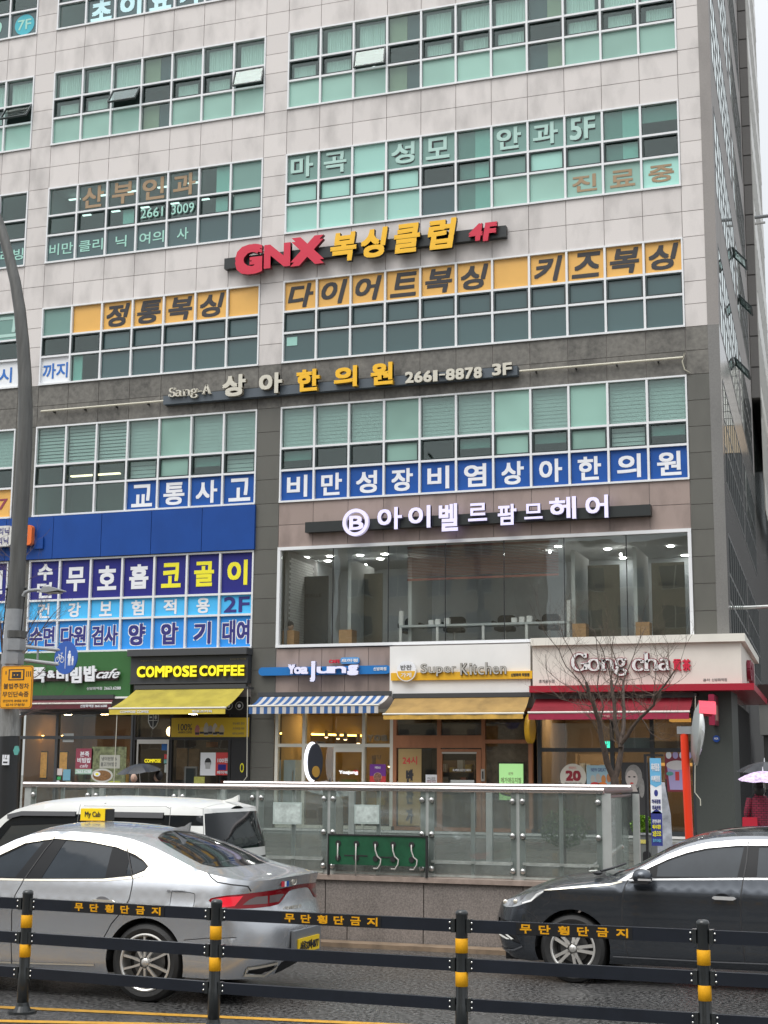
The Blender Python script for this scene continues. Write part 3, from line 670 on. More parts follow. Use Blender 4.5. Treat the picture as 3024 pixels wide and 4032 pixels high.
# serif letters drawn with a broad pen
def pen(paths, thin, thick):
    """strokes of varying width: list of polylines in unit space -> quads; vertical moves thick, horizontal thin"""
    mb = MB()
    for p in paths:
        n = len(p); L_, R_ = [], []
        for i in range(n):
            ax, ay = p[max(i - 1, 0)]; bx, by = p[min(i + 1, n - 1)]; dx, dy = bx - ax, by - ay; l = math.hypot(dx, dy) or 1; dx /= l; dy /= l
            wv = thin + (thick - thin) * abs(dy) ** 1.3; L_.append((p[i][0] - dy * wv / 2, p[i][1] + dx * wv / 2)); R_.append((p[i][0] + dy * wv / 2, p[i][1] - dx * wv / 2))
        for i in range(n - 1):
            q = [L_[i], L_[i + 1], R_[i + 1], R_[i]]
            ar = sum(q[k][0] * q[(k + 1) % 4][1] - q[(k + 1) % 4][0] * q[k][1] for k in range(4))
            if ar > 0: q = q[::-1]
            mb.add([(a, -.5, b) for a, b in q] + [(a, .5, b) for a, b in q], [(3, 2, 1, 0), (4, 5, 6, 7), (0, 1, 5, 4), (1, 2, 6, 5), (2, 3, 7, 6), (3, 0, 4, 7)])
    return mb
def arc(cx, cy, rx, ry, a0, a1, n=14): return [(cx + rx * math.cos(R(a0 + (a1 - a0) * i / n)), cy + ry * math.sin(R(a0 + (a1 - a0) * i / n))) for i in range(n + 1)]
SERIF = {
 'G': (.92, [arc(.45, .5, .38, .47, 40, 325), [(.80, .42), (.80, .06)], [(.52, .42), (.98, .42)], [(.78, .98), (.78, .74)]]),
 'S': (.62, [arc(.30, .72, .22, .22, 30, 270, 10) + arc(.30, .27, .24, .24, 80, -150, 12), [(.52, .95), (.52, .75)], [(.04, .05), (.04, .27)]]),
 'o': (.70, [arc(.34, .33, .29, .31, 0, 360, 20)]),
 'n': (.80, [[(.16, .62), (.16, .04)], [(.02, .62), (.16, .62)], [(.03, .03), (.31, .03)], [(.50, .03), (.78, .03)], arc(.40, .40, .24, .22, 160, 0, 8) + [(.64, .04)]]),
 'g': (.66, [arc(.30, .44, .20, .20, 0, 360, 16), arc(.33, -.10, .27, .17, 0, 360, 16), [(.18, .27), (.12, .16), (.24, .08), (.46, .07)], [(.46, .56), (.64, .62)]]),
 'c': (.60, [arc(.33, .33, .28, .31, 45, 320, 16), [(.53, .60), (.53, .44)]]),
 'h': (.82, [[(.16, 1.0), (.16, .04)], [(.02, 1.0), (.16, 1.0)], [(.03, .03), (.31, .03)], [(.52, .03), (.80, .03)], arc(.42, .40, .25, .22, 165, 0, 8) + [(.67, .04)]]),
 'a': (.70, [arc(.26, .48, .20, .15, 150, 0, 8) + [(.46, .08), (.62, .03)], arc(.25, .20, .19, .17, 70, 330, 12)]),
 '-': (.45, [[(.02, .35), (.42, .35)]]),
 'A': (.86, [[(.42, .98), (.12, .03)], [(.42, .98), (.72, .03)], [(.24, .33), (.60, .33)], [(0, .03), (.25, .03)], [(.58, .03), (.86, .03)]]),
}
def serif(s, x0, x1, z0, z1, y, m, par, depth, back=None, bold=1.0):
    tot = sum(SERIF[c][0] if c != ' ' else .3 for c in s); x = x0; k = (x1 - x0) / tot
    for c in s:
        if c == ' ': x += .3 * k; continue
        wd, paths = SERIF[c]
        if back:
            mb = pen(paths, .16 * bold, .30 * bold)
            for v in mb.v: v.x, v.y, v.z = x + v.x * k, y - (v.y + .5) * depth * .8, z0 + v.z * (z1 - z0)
            b = mb.build('letter', back, par); par2 = b
        mb = pen(paths, .085 * bold, .19 * bold)
        for v in mb.v: v.x, v.y, v.z = x + v.x * k, y - depth * .7 - (v.y + .5) * depth * .35 if back else y - (v.y + .5) * depth, z0 + v.z * (z1 - z0)
        mb.build('letter' if not back else 'letter_face', m, par if not back else b)
        x += wd * k
x0, x1, z0, z1 = RF(672, 1530, 836, 1566, D - .22)
serif('Sang-A', x0, x1, z0, z1, D - .24, ivory, t, .08, bold=.95)
letters([('상', 884, 1484, 975, 1568), ('아', 1028, 1477, 1118, 1557)], D - .24, ivory, t, .14, .045, side=mat('dull return', (.25, .22, .17), .6))
letters([('한', 1175, 1463, 1265, 1548), ('의', 1322, 1450, 1412, 1532), ('원', 1466, 1436, 1553, 1523)], D - .24, yelL, t, .14, .045, side=mat('ochre return', (.42, .24, .02), .6))
letters([('2', 1598, 1468, 1632, 1512), ('6', 1634, 1466, 1668, 1510), ('6', 1670, 1463, 1704, 1508), ('1', 1708, 1461, 1726, 1505), ('-', 1732, 1476, 1756, 1482), ('8', 1758, 1456, 1794, 1501), ('8', 1796, 1454, 1830, 1498), ('7', 1833, 1451, 1866, 1495), ('8', 1868, 1449, 1900, 1493), ('3', 1940, 1436, 1976, 1482), ('F', 1982, 1432, 2018, 1480)], D - .24, ivory, t, .08, .05, side=mat('dull return', (.25, .22, .17), .6))
# conduit running along the band on both sides of that sign
cream2 = mat('cream conduit', (.55, .52, .42), .5)
for k, (ua, va, ub, vb) in enumerate(((162, 1620, 657, 1580), (2046, 1462, 2690, 1408))):
    xa, za = F(ua, va, D - .12); xb, zb = F(ub, vb, D - .12)
    c = MB().tube([(xa, D - .12, za), (xb, D - .12, za)], .035, 8).build('conduit', cream2, None, smooth='auto')
    tag(c, ['cream conduit pipe on the dark band left of the clinic sign', 'cream conduit pipe on the dark band right of the clinic sign'][k], 'pipe')
    n = 4
    for i in range(n):
        x = xa + (xb - xa) * (i + .4) / n; MB().box(x - .015, x + .015, D - .11, D + .0, za - .07, za - .01).build('bracket', black, c)
    if k: MB().tube([(xb, D - .12, za), (xb + .05, D - .1, za + .14), (xb - .03, D - .1, za - .1), (xb + .02, D - .08, za - .32), (xb + .16, D - .05, za - .42)], .018, 6).build('loose_cable', cream2, c, smooth=True)
t = thing('salon_sign', 'black bar sign with glowing lilac raised letters and ringed emblem above the salon window', 'sign', (-10, D, 9))
x0, z1 = F(1214, 2062); x1, _ = F(2567, 1992); z0 = F(1214, 2102)[1]
MB().box(x0, x1, D - .24, D - .02, z0, z1).build('sign_bar', blkBar, t)
darkvi = mat('violet return', (.16, .14, .24), .5)
letters([('B', 1380, 2034, 1436, 2090)], D - .26, lilac, t, .10, .045, side=darkvi)
x, z = F(1405, 2059, D - .26); mb = MB(); n = 40; ro, ri = .385, .285
for i in range(n):
    a, b = 2 * math.pi * i / n, 2 * math.pi * (i + 1) / n
    p = [(x + r_ * math.cos(q), D - .26 - dd, z + r_ * math.sin(q)) for q in (a, b) for r_ in (ri, ro) for dd in (0, .12)]
    mb.add(p, [(1, 3, 7, 5), (0, 4, 6, 2), (2, 6, 7, 3), (0, 1, 5, 4)])
mb.build('emblem_ring', lilac, t)
letters([('아', 1492, 2003, 1588, 2090), ('이', 1613, 1996, 1700, 2084), ('벨', 1733, 1988, 1808, 2096), ('르', 1848, 1986, 1922, 2056), ('팜', 1964, 1990, 2038, 2072), ('므', 2068, 1988, 2140, 2048), ('헤', 2166, 1962, 2272, 2050), ('어', 2308, 1955, 2398, 2045)], D - .26, lilac, t, .12, .032, side=darkvi)

# ------------------------------------------------------------------ ground floor: shells of the five shops
GZ = .2
def room(x0, x1, z0, z1, dp, wm, cm, fm, name='shop_room'):
    MB().add([(x0, .3, z0), (x1, .3, z0), (x1, .3, z1), (x0, .3, z1), (x0, dp, z0), (x1, dp, z0), (x1, dp, z1), (x0, dp, z1)], [(4, 5, 6, 7), (0, 4, 7, 3), (1, 2, 6, 5)]).build('room_wall', wm, BL, FM)
    MB().add([(x0, .1, z1), (x1, .1, z1), (x1, dp, z1), (x0, dp, z1)], [(0, 1, 2, 3)]).build('room_ceiling', cm, BL, FM)
    MB().add([(x0, .1, z0), (x1, .1, z0), (x1, dp, z0), (x0, dp, z0)], [(3, 2, 1, 0)]).build('room_floor', fm, BL, FM)
def shopfront(us, z0, ztr, z1, fmat, gm, tw=.05, name='shopfront', y0=-.05, y1=.08, skip=()):
    """us: mullion pixel columns; a transom at ztr; panes above and below"""
    xs = [F(u, 3000)[0] for u in us]; mb = MB()
    mb.box(xs[0], xs[-1], y0, y1, z1 - tw, z1).box(xs[0], xs[-1], y0, y1, z0, z0 + tw)
    for x in xs: mb.box(x - tw / 2, x + tw / 2, y0 - .004, y1, z0 + tw, z1 - tw)
    for a, b in zip(xs[:-1], xs[1:]): mb.box(a + tw / 2, b - tw / 2, y0, y1, ztr - tw / 2, ztr + tw / 2)
    wo = mb.build(name, fmat, BL, FM)
    for i, (a, b) in enumerate(zip(xs[:-1], xs[1:])):
        for j, (lo, hi) in enumerate(((z0 + tw, ztr - tw / 2), (ztr + tw / 2, z1 - tw))):
            if (i, j) in skip: continue
            MB().box(a + tw / 2, b - tw / 2, 0, .01, lo, hi).build('pane', gm, wo, FM)
    return wo, xs
ZS = .53
# thresholds / plinth under all fronts
MB().box(F(60, 3200)[0], F(2900, 3200)[0], -.12, .3, .15, ZS - .02).build('plinth', mat('pale plinth stone', (.42, .43, .41), .5, var=.1, scale=5), BL, FM)
MB().box(F(60, 3200)[0], F(2740, 3200)[0], -.15, -.121, .46, .52).build('threshold_strip', white, BL, FM)
warmW = mat('warm brown wall', (.24, .14, .07), .7, var=.15, scale=1.2); darkC = mat('dark ceiling', (.07, .065, .06), .8); brownF = mat('brown floor', (.10, .08, .06), .5)
goldW = mat('mustard beige wall', (.42, .30, .13), .7, var=.1, scale=1.2)
tanW = mat('tan wood wall', (.36, .24, .13), .6, var=.2, scale=1.5, stretch=(1, 1, .2))
darkW = mat('dark brown wall', (.09, .07, .055), .7, var=.2, scale=1.5)
zr = 3.75
def ceiling_lamps(x0, x1, n, col, st, y=1.6):
    m_ = mat('shop lamp %.2f' % st, (1, 1, 1), .5, emit=col, estr=st)
    for i in range(n): MB().lathe([(0, 0), (.11, 0), (.13, .01)], (x0 + (x1 - x0) * (i + .5) / n, D + y, zr - .03), 'z', 16).build('ceiling_lamp', m_, BL)
a1, a2, a3, a4, a5, a6, a7 = [F(u, 3000)[0] for u in (72, 522, 985, 1090, 1545, 2097, 2738)]
room(a1, a2 - .05, ZS, zr, 3.6, warmW, darkC, brownF); room(a2 + .05, a3, ZS, zr, 3.4, darkW, darkC, brownF)
room(a4, a5 - .05, ZS, zr, 4.2, goldW, mat('mustard ceiling', (.30, .22, .10), .8), brownF); room(a5 + .05, a6 - .05, ZS, zr, 3.4, darkW, darkC, brownF); room(a6 + .05, a7, ZS, zr, 3.8, tanW, darkC, brownF)
ceiling_lamps(a1, a2, 3, (1, .72, .4), 60); ceiling_lamps(a2, a3, 2, (1, .85, .65), 45, 1.9); ceiling_lamps(a4, a5, 3, (1, .72, .36), 75); ceiling_lamps(a5, a6, 2, (1, .85, .65), 40); ceiling_lamps(a6, a7, 4, (1, .82, .58), 70)
# lintel wall above the shopfronts, hidden behind fascias and awnings
MB().box(F(60, 2700)[0], a4, .02, .3, zr - .05, WT[5][1]).build('lintel', back, BL, FM); MB().box(a5 + .002, XC - .3, .02, .3, zr - .05, WT[5][1]).build('lintel', back, BL, FM)
MB().box(a4 + .002, a5, .02, .3, zr - .05, zy0 - .002).build('lintel', back, BL, FM)
# shop 1: porridge cafe
sf1, xs1 = shopfront([75, 222, 520], ZS, F(150, 2904)[1], zr, dark, gShop, .09)
# shop 2: coffee
sf2, xs2 = shopfront([527, 673, 905, 980], ZS, F(600, 2908)[1], zr, black, gShop, .08, skip=((1, 1), (2, 1), (2, 0)))
# shop 3: yogurt ice
sf3, xs3 = shopfront([1090, 1197, 1433, 1543], ZS, F(1300, 2935)[1], zr, mat('ivory frame', (.66, .64, .56), .4), gShop, .09)
# shop 4: side dish shop, wooden front
woodF = mat('orange brown timber frame', (.34, .135, .06), .45, var=.15, scale=4, stretch=(1, 1, .3), coat=.2)
sf4, xs4 = shopfront([1556, 1730, 1905, 2090], ZS, F(1700, 2920)[1], zr, woodF, gShop, .10, skip=())
MB().box(xs4[0], xs4[2], -.065, .05, F(1700, 2945)[1], F(1700, 2896)[1]).build('timber_header', woodF, sf4, FM)
dr = MB(); xa, xb = F(1736, 3000)[0], F(1897, 3000)[0]; zt = F(1740, 2950)[1]
dr = MB().box(xa, xb, -.075, -.02, zt - .07, zt).box(xa, xa + .06, -.075, -.02, ZS, zt - .07).box(xb - .13, xb, -.075, -.02, ZS, zt - .07).build('door', woodF, BL, FM)
MB().box(xa + .05, xb - .12, -.08, -.06, zt - .12, zt - .075).build('door_rail', steel, dr, FM)
hx, hz = F(1905, 3052); MB().prism(rrect(hx - .05, hx + .05, hz - .16, hz + .16, .02), D - .10, D - .07).build('door_handle', steel, dr); MB().prism(rrect(hx - .02, hx + .02, hz - .1, hz + .1, .01), D - .104, D - .1).build('recess', black, dr)
# shop 5: tea shop
sf5, xs5 = shopfront([2125, 2412, 2570, 2735], ZS, F(2300, 2953)[1], zr, mat('charcoal frame', (.035, .04, .045), .4), gShop, .10)
pierM = mat('dark grey green render', (.055, .062, .056), .6, var=.08, scale=30, bump=.05)
MB().box(a7 + .0, XC - .003, -.06, 1.4, GZ, F(2800, 2723)[1]).build('corner_pier', pierM, BL, FM)
MB().box(1.42, 9.0, -.02, .3, GZ, 3.9).build('side_shutter_wall', mat('side brown cladding', (.12, .105, .09), .5, var=.2, scale=6, stretch=(6, 6, .3)), BL, SM)
for i in range(14): MB().box(1.5 + i * .5, 1.55 + i * .5, -.06, -.021, GZ, 3.9).build('side_mullion', dark, BL, SM)
# ------------------------------------------------------------------ fascia signs
def px_text(s, u0, v0, u1, v1, y, m, par, bold=.02, depth=.006, name='lettering', shear=0, **k):
    x0, x1, z0, z1 = RF(u0, v0, u1, v1, y); return text(s, x0, x1, z0, z1, y, m, par, bold, shear, depth, name, **k)
green = mat('green fascia', (.035, .135, .035), .4, var=.05, scale=2, grime=.1)
maroonB = mat('dark maroon plank', (.045, .02, .02), .5)
t = thing('cafe_fascia', 'green shop fascia with white brush lettering over the leftmost shop', 'sign', (-26, D, 4.5))
x0, x1 = F(60, 2650)[0], F(527, 2650)[0]; z1 = F(527, 2566)[1]; z0 = F(527, 2743)[1]
MB().box(x0, x1, D - .18, D + .02, z0, z1).build('fascia_panel', green, t)
MB().box(x0, x1, D - .22, D + .02, z0 - .06, z0 - .005).build('edge_strip', white, t)
MB().box(F(130, 2670)[0], F(480, 2670)[0], D - .24, D - .18, F(300, 2683)[1], F(300, 2645)[1]).build('letter_plank', maroonB, t)
for s, a, b, c, d in (('본', 66, 2636, 126, 2694), ('죽', 133, 2628, 182, 2688), ('&', 190, 2640, 220, 2670), ('비', 226, 2635, 272, 2683), ('빔', 280, 2626, 325, 2690), ('밥', 333, 2622, 382, 2684)):
    px_text(s, a, b, c, d, D - .26, whiteP, t, .05, .05, 'letter', shear=-.04)
px_text('cafe', 383, 2634, 474, 2672, D - .26, whiteP, t, .015, .05, 'letter', shear=.5)
px_text('신방화역점', 342, 2705, 402, 2717, D - .184, whiteP, t, .02); px_text('2663.6288', 410, 2704, 476, 2716, D - .184, whiteP, t, .02)
t = thing('coffee_fascia', 'dark grey shop fascia with bright yellow raised lettering under a flat cornice', 'sign', (-21, D, 4.5))
x0, x1 = F(527, 2650)[0] + .03, F(990, 2620)[0]; zt = F(527, 2566)[1] + .02; zb = F(530, 2697)[1]
MB().box(x0, x1, D - .25, D + .02, zb, zt - .2).build('fascia_panel', mat('charcoal panel', (.045, .048, .052), .45), t)
MB().box(x0 - .04, x1 + .03, D - .42, D + .02, zt - .19, zt).build('cornice', mat('graphite cornice', (.06, .062, .066), .45), t)
MB().box(x0, x1, D - .29, D - .25, zb, zb + .04).build('lower_edge', dark, t)
lemon = mat('lit yellow letter', (.90, .78, .02), .4, emit=(1, .85, .02), estr=.35)
x = 544
for w_, (u0, v0, u1, v1), bd in (('COMPOSE', (544, 2624, 779, 2668), .055), ('COFFEE', (790, 2621, 966, 2663), .055)):
    wds = {'M': 1.15, 'F': .8, 'E': .8, 'S': .85, 'P': .85}; tot = sum(wds.get(c, 1) for c in w_) + .08 * (len(w_) - 1); u = u0; dv = 0
    for c in w_:
        wc = wds.get(c, 1) * (u1 - u0) / tot; px_text(c, u, v0 - (u - u0) * .012, u + wc, v1 - (u - u0) * .012, D - .28, lemon, t, bd, .07, 'letter', side=mat('brown return', (.10, .05, .01), .5)); u += wc + .08 * (u1 - u0) / tot
goldT = mat('dull gold lettering', (.20, .17, .09), .5)
px_text('가맹문의 1666.9969', 553, 2599, 634, 2606, D - .254, goldT, t, .01); px_text('신방화역점', 905, 2592, 968, 2599, D - .254, goldT, t, .01)

t = thing('yogurt_shop_sign', 'blue pill shaped bar sign with bubbly lilac letters on brown granite', 'sign', (-16, D, 4.6))
x0, x1 = F(1027, 2645)[0], F(1544, 2632)[0]; zc = F(1027, 2646)[1]
MB().prism(rrect(x0, x1, zc - .115, zc + .115, .11), D - .16, D - .04).build('sign_bar', mat('bright blue bar', (.015, .17, .48), .35), t)
bub = mat('soft lilac lit letter', (.66, .65, .80), .4, emit=(.75, .75, 1), estr=.25); bubS = mat('lilac return', (.25, .26, .38), .5)
def blob(ch, u0, v0, u1, v1, b=.085): px_text(ch, u0, v0, u1, v1, D - .18, bub, t, b, .10, 'letter', side=bubS)
blob('Y', 1139, 2617, 1168, 2655); blob('o', 1163, 2627, 1192, 2655); blob('a', 1189, 2627, 1219, 2655); blob('j', 1225, 2604, 1247, 2686, .05)
blob('u', 1252, 2626, 1308, 2653); blob('n', 1308, 2625, 1368, 2652); blob('g', 1372, 2619, 1416, 2660, .08)
px_text('CAFE', 1298, 2598, 1340, 2612, D - .10, redL, t, .06, .05, 'letter')
x0, x1, z0, z1 = RF(1342, 2589, 1414, 2614, D - .1); MB().prism(rrect(x0, x1, z0, z1, .06), D - .12, D - .04).build('speech_plate', mat('sky blue plate', (.10, .32, .66), .4), t)
text('요아정', x0 + .03, x1 - .03, z0 + .04, z1 - .04, D - .122, whiteP, t, .05, depth=.01)
px_text('신방화점', 1470, 2627, 1521, 2641, D - .164, whiteP, t, .03)

t = thing('side_dish_fascia', 'white shop fascia with yellow strip and grey outlined script letters beside a round badge', 'sign', (-12, D, 4.8))
x0, x1 = F(1545, 2640)[0], F(2096, 2620)[0]; z1 = F(1545, 2548)[1]; z0 = F(1545, 2736)[1]
MB().box(x0, x1, D - .22, D + .02, z0, z1).build('fascia_panel', white, t)
amb = mat('amber strip', (.76, .42, .02), .45)
xb0, xb1 = F(1540, 2665, D - .28)[0], F(2096, 2650, D - .28)[0]; zc1 = F(1540, 2650, D - .28)[1]; zc0 = F(1540, 2680, D - .28)[1]
MB().box(xb0, xb1, D - .30, D - .22, zc0, zc1).build('amber_strip', amb, t)
MB().box(x0, x1, D - .26, D + .02, z0 - .06, z0 - .002).build('lower_edge', mat('grey strip', (.35, .35, .35), .5), t)
x, z = F(1602, 2643, D - .32)
c36 = lambda r, cx=x, cz=z: [(cx + r * math.cos(R(10 * i)), cz + r * math.sin(R(10 * i))) for i in range(36)]
MB().prism(c36(.275), D - .38, D - .30).build('badge', whiteP, t)
MB().prism([p for p in [(x + .25 * math.cos(R(a)), z + .25 * math.sin(R(a))) for a in range(180, 361, 10)]], D - .385, D - .38).build('badge_lower_half', amb, t)
greyT = mat('grey print', (.12, .12, .12), .5)
text('반찬', x - .16, x + .16, z + .03, z + .17, D - .385, greyT, t, .02); text('가게', x - .15, x + .15, z - .17, z - .04, D - .387, whiteP, t, .02)
tubeM = mat('grey neon tube letter', (.46, .45, .42), .4); tubeB = mat('dark letter back', (.10, .09, .07), .5)
for w_, (u0, v0, u1, v1), wd in (('Super', (1657, 2614, 1800, 2652), {'u': .9, 'p': .9, 'r': .6}), ('Kitchen', (1813, 2611, 1999, 2659), {'i': .4, 't': .6, 'K': 1.1})):
    tot = sum(wd.get(c, .9) for c in w_); u = u0
    hs_ = {'S': (0, 1), 'K': (0, 1), 'u': (0, .68), 'p': (-.34, .68), 'e': (0, .68), 'r': (0, .68), 'i': (0, .98), 't': (0, .9), 'c': (0, .68), 'h': (0, 1), 'n': (0, .68)}
    for c in w_:
        wc = wd.get(c, .9) * (u1 - u0) / tot; lo, hi = hs_[c]; sl = -(u - u0) * .025; H_ = v1 - v0
        px_text(c, u, v1 - hi * H_ + sl, u + wc * .86, v1 - lo * H_ + sl, D - .31, tubeB, t, .05, .03, 'letter_back')
        px_text(c, u + 1, v1 - hi * H_ + sl + 1, u + wc * .86 - 1, v1 - lo * H_ + sl - 1, D - .34, tubeM, t, .0, .03, 'letter'); u += wc
px_text('신방화역 직영점', 2012, 2651, 2084, 2664, D - .304, blackP, t, .03)

t = thing('tea_shop_fascia', 'cream corner fascia with red edged serif letters, cornice and crimson ledge', 'sign', (-6, D, 4.8))
FX0 = F(2097, 2620, D - .3)[0]; FX1 = XC + .30; ztop = F(2100, 2544, D - .3)[1]; zbot = F(2100, 2703, D - .3)[1]
Y0 = D - .30
sl_ = math.tan(R(2.8))
def Lsh(off, x_left, z0, z1, back_s=7.3, nm='x', m=None, par=None):
    """slab wrapping the corner: front at D-off, side at XC+off"""
    poly = [(x_left, D + .02), (x_left, D - off), (XC + off, D - off), (XC + off - back_s * sl_, D + back_s), (XC - .3 - back_s * sl_, D + back_s), (XC - .3, D + .02)]
    return MB().prismz(poly, z0, z1).build(nm, m, par)
Lsh(.30, FX0, zbot, ztop, 7.0, 'fascia_panel', cream, t)
Lsh(.42, FX0 - .02, ztop + .002, ztop + .20, 7.4, 'cornice', mat('ivory cornice', (.74, .71, .64), .5, grime=.08), t)
crims = mat('crimson ledge', (.36, .012, .03), .35)
Lsh(.62, FX0 - .02, zbot - .17, zbot - .002, 7.3, 'ledge', crims, t)
gw = mat('white letter face', (.74, .73, .72), .4); gr = mat('crimson letter edge', (.20, .008, .03), .4)
x0, x1, z0, z1 = RF(2252, 2574, 2470, 2643, Y0)
serif('Gong', x0, x1, z0, z1, Y0, gw, t, .10, back=gr)
x0, x1, z0, z1 = RF(2492, 2574, 2646, 2642, Y0)
serif('cha', x0, x1, z0, z1, Y0, gw, t, .10, back=gr)
px_text('貢', 2650, 2596, 2683, 2642, Y0, redL, t, .03, .05, 'letter'); px_text('茶', 2687, 2596, 2720, 2642, Y0, redL, t, .03, .05, 'letter')
px_text('휴게음식점', 2122, 2676, 2183, 2690, Y0, greyT, t, .01); px_text('공차', 2768, 2672, 2796, 2683, Y0, greyT, t, .01); px_text('신방화역점', 2802, 2671, 2862, 2683, Y0, greyT, t, .01)
MS = SM @ Matrix.Translation((0, -.30, 0))
for ch, s0, s1 in (('G', 2.0, 2.9), ('o', 3.1, 3.6), ('n', 3.7, 4.3)):
    text(ch, s0, s1, zbot + .25, ztop - .25, 0, gr, t, .06, M=MS, depth=.10, name='letter')
# crimson sign box on the pier, blue roundel, amber side badge
x, z = F(2800, 2800, D - .5)
t2 = thing('projecting_sign', 'narrow crimson box sign sticking out from the dark corner pier', 'sign', (x, D - .3, z - .7))
x0, x1, z0, z1 = RF(2796, 2737, 2818, 2857, D - .55)
MB().prism(rrect(x0, x1 + .02, z0, z1, .03), D - .95, D - .08).build('sign_box', mat('crimson box', (.26, .012, .045), .3, coat=.3), t2)
MB().box(x1 + .0205, x1 + .026, D - .8, D - .25, z0 + .12, z1 - .25).build('light_panel', mat('dusky pink panel', (.40, .22, .18), .4), t2)
x, z = F(2821, 2909, D - .07)
t2 = thing('wall_roundel', 'small blue round badge on the dark corner pier', 'badge', (x, D - .06, z))
MB().prism(c36(.085, x, z), D - .10, D - .06).build('disc', mat('cobalt badge', (.01, .06, .30), .3), t2); text('MZR', x - .05, x + .05, z - .02, z + .03, D - .10, whiteP, t2, .02)
x, z = F(2084, 2870, D - .5)
t2 = thing('round_side_sign', 'amber round drum sign hanging edge on between the timber front and the tea shop', 'sign', (x, D - .4, z))
MB().lathe([(0, -.07), (.36, -.07), (.38, -.05), (.38, .05), (.36, .07), (0, .07)], (x + .05, D - .62, z), 'x', 30).build('drum', amb, t2, smooth='auto')
MB().box(x + .0, x + .08, D - .3, D + .0, z - .05, z + .05).build('bracket', dark, t2)

# ------------------------------------------------------------------ awnings
def awning(label, top, front, drop, yout, mtop, mval, n=1, mats2=None, wave=.0, cross=True):
    """top/front: (u0,v,u1) pixel spans at the wall and at the front edge"""
    Yf = D - yout
    x0, z1 = F(top[0], top[1], D - .22); x1 = F(top[2], top[1] + (top[3] if len(top) > 3 else 0), D - .22)[0]
    a0, zf = F(front[0], front[1], Yf); a1_ = F(front[2], front[1] + (front[3] if len(front) > 3 else 0), Yf)[0]; zv = F(front[0], drop, Yf)[1]
    t = thing('awning', label, 'awning', ((x0 + x1) / 2, D - .2, z1), 'shop awnings')
    N_ = n if n > 1 else 24; K = 6; mb = MB()
    for i in range(N_):
        for k in range(K):
            q = []
            for (ii, kk) in ((i, k), (i + 1, k), (i + 1, k + 1), (i, k + 1)):
                f, g = ii / N_, kk / K
                xx = (x0 + (x1 - x0) * f) * (1 - g) + (a0 + (a1_ - a0) * f) * g; yy = D - .22 + (Yf - D + .22) * g
                zz_ = z1 + (zf - z1) * g - .05 * math.sin(math.pi * g) + wave * math.sin(f * 17 + 2 * g) * g * (1 - g); q.append((xx, yy, zz_))
            mb.add(q, [(3, 2, 1, 0)], (i % 2) if mats2 else 0)
    fb = mb.build('fabric', mats2 or mtop, t, smooth=n == 1)
    vb = MB()
    for i in range(N_):
        f0, f1 = i / N_, (i + 1) / N_; xa, xb = a0 + (a1_ - a0) * f0, a0 + (a1_ - a0) * f1
        w0 = wave * .6 * math.sin(f0 * 31); w1 = wave * .6 * math.sin(f1 * 31)
        vb.add([(xa, Yf - .01 + w0, zf - .02), (xb, Yf - .01 + w1, zf - .02), (xb, Yf - .015 + w1, zv), (xa, Yf - .015 + w0, zv)], [(3, 2, 1, 0)], (i % 2) if mats2 else 0)
    v = vb.build('valance', ([mats2[0], mats2[1]] if mats2 else mval), t)
    MB().tube([(a0 - .02, Yf, zf), (a1_ + .02, Yf, zf)], .028, 8).build('front_bar', mat('cream bar', (.62, .60, .54), .4), t, smooth='auto')
    MB().box(x0 - .05, x1 + .05, D - .30, D - .18, z1 - .03, z1 + .09).build('cassette', dark, t)
    if cross:
        for f in (.12, .88):
            xx = x0 + (x1 - x0) * f; MB().tube([(xx, D - .2, z1 - .12), (xx + (.5 if f < .5 else -.5), (D + Yf) / 2, (z1 + zf) / 2 - .16), (a0 + (a1_ - a0) * f, Yf + .03, zf - .02)], .022, 6).build('folding_arm', dark, t)
    return t, a0, a1_, zf, zv, Yf
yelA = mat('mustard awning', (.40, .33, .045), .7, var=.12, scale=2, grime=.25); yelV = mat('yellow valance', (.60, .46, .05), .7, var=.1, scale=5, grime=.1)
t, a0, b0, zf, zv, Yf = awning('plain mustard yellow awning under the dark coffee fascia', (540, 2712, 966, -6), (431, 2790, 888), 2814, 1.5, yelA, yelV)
text('COMPOSE COFFEE', a0 + .35, a0 + 1.25, zv + .04, zf - .06, Yf - .02, whiteP, t, .03); text('컴포즈커피', b0 - 1.0, b0 - .4, zv + .04, zf - .06, Yf - .02, whiteP, t, .03)
cw = mat('off white awning stripe', (.56, .53, .50), .7, grime=.3); cb = mat('navy awning stripe', (.03, .10, .27), .7, grime=.1)
t, a0, b0, zf, zv, Yf = awning('blue and white striped awning under the brown granite panel', (1027, 2740, 1536, -8), (981, 2780, 1490), 2811, 1.1, cw, cw, 34, [cb, cw])
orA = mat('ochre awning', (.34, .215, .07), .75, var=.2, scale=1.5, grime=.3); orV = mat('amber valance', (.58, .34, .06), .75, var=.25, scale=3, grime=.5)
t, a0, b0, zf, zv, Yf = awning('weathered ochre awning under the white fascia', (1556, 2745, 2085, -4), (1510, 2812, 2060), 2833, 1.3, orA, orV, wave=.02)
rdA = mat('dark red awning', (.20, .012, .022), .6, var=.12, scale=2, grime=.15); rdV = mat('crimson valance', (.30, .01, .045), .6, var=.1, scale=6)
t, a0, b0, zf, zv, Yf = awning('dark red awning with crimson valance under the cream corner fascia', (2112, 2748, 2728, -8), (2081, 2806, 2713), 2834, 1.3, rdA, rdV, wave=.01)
text('Gong cha', F(2345, 2820, Yf)[0], F(2445, 2820, Yf)[0], zv + .05, zf - .05, Yf - .035, mat('pink print', (.55, .36, .32), .6), t, .0)
mrA = mat('dark maroon valance', (.10, .012, .02), .6, var=.1, scale=4)
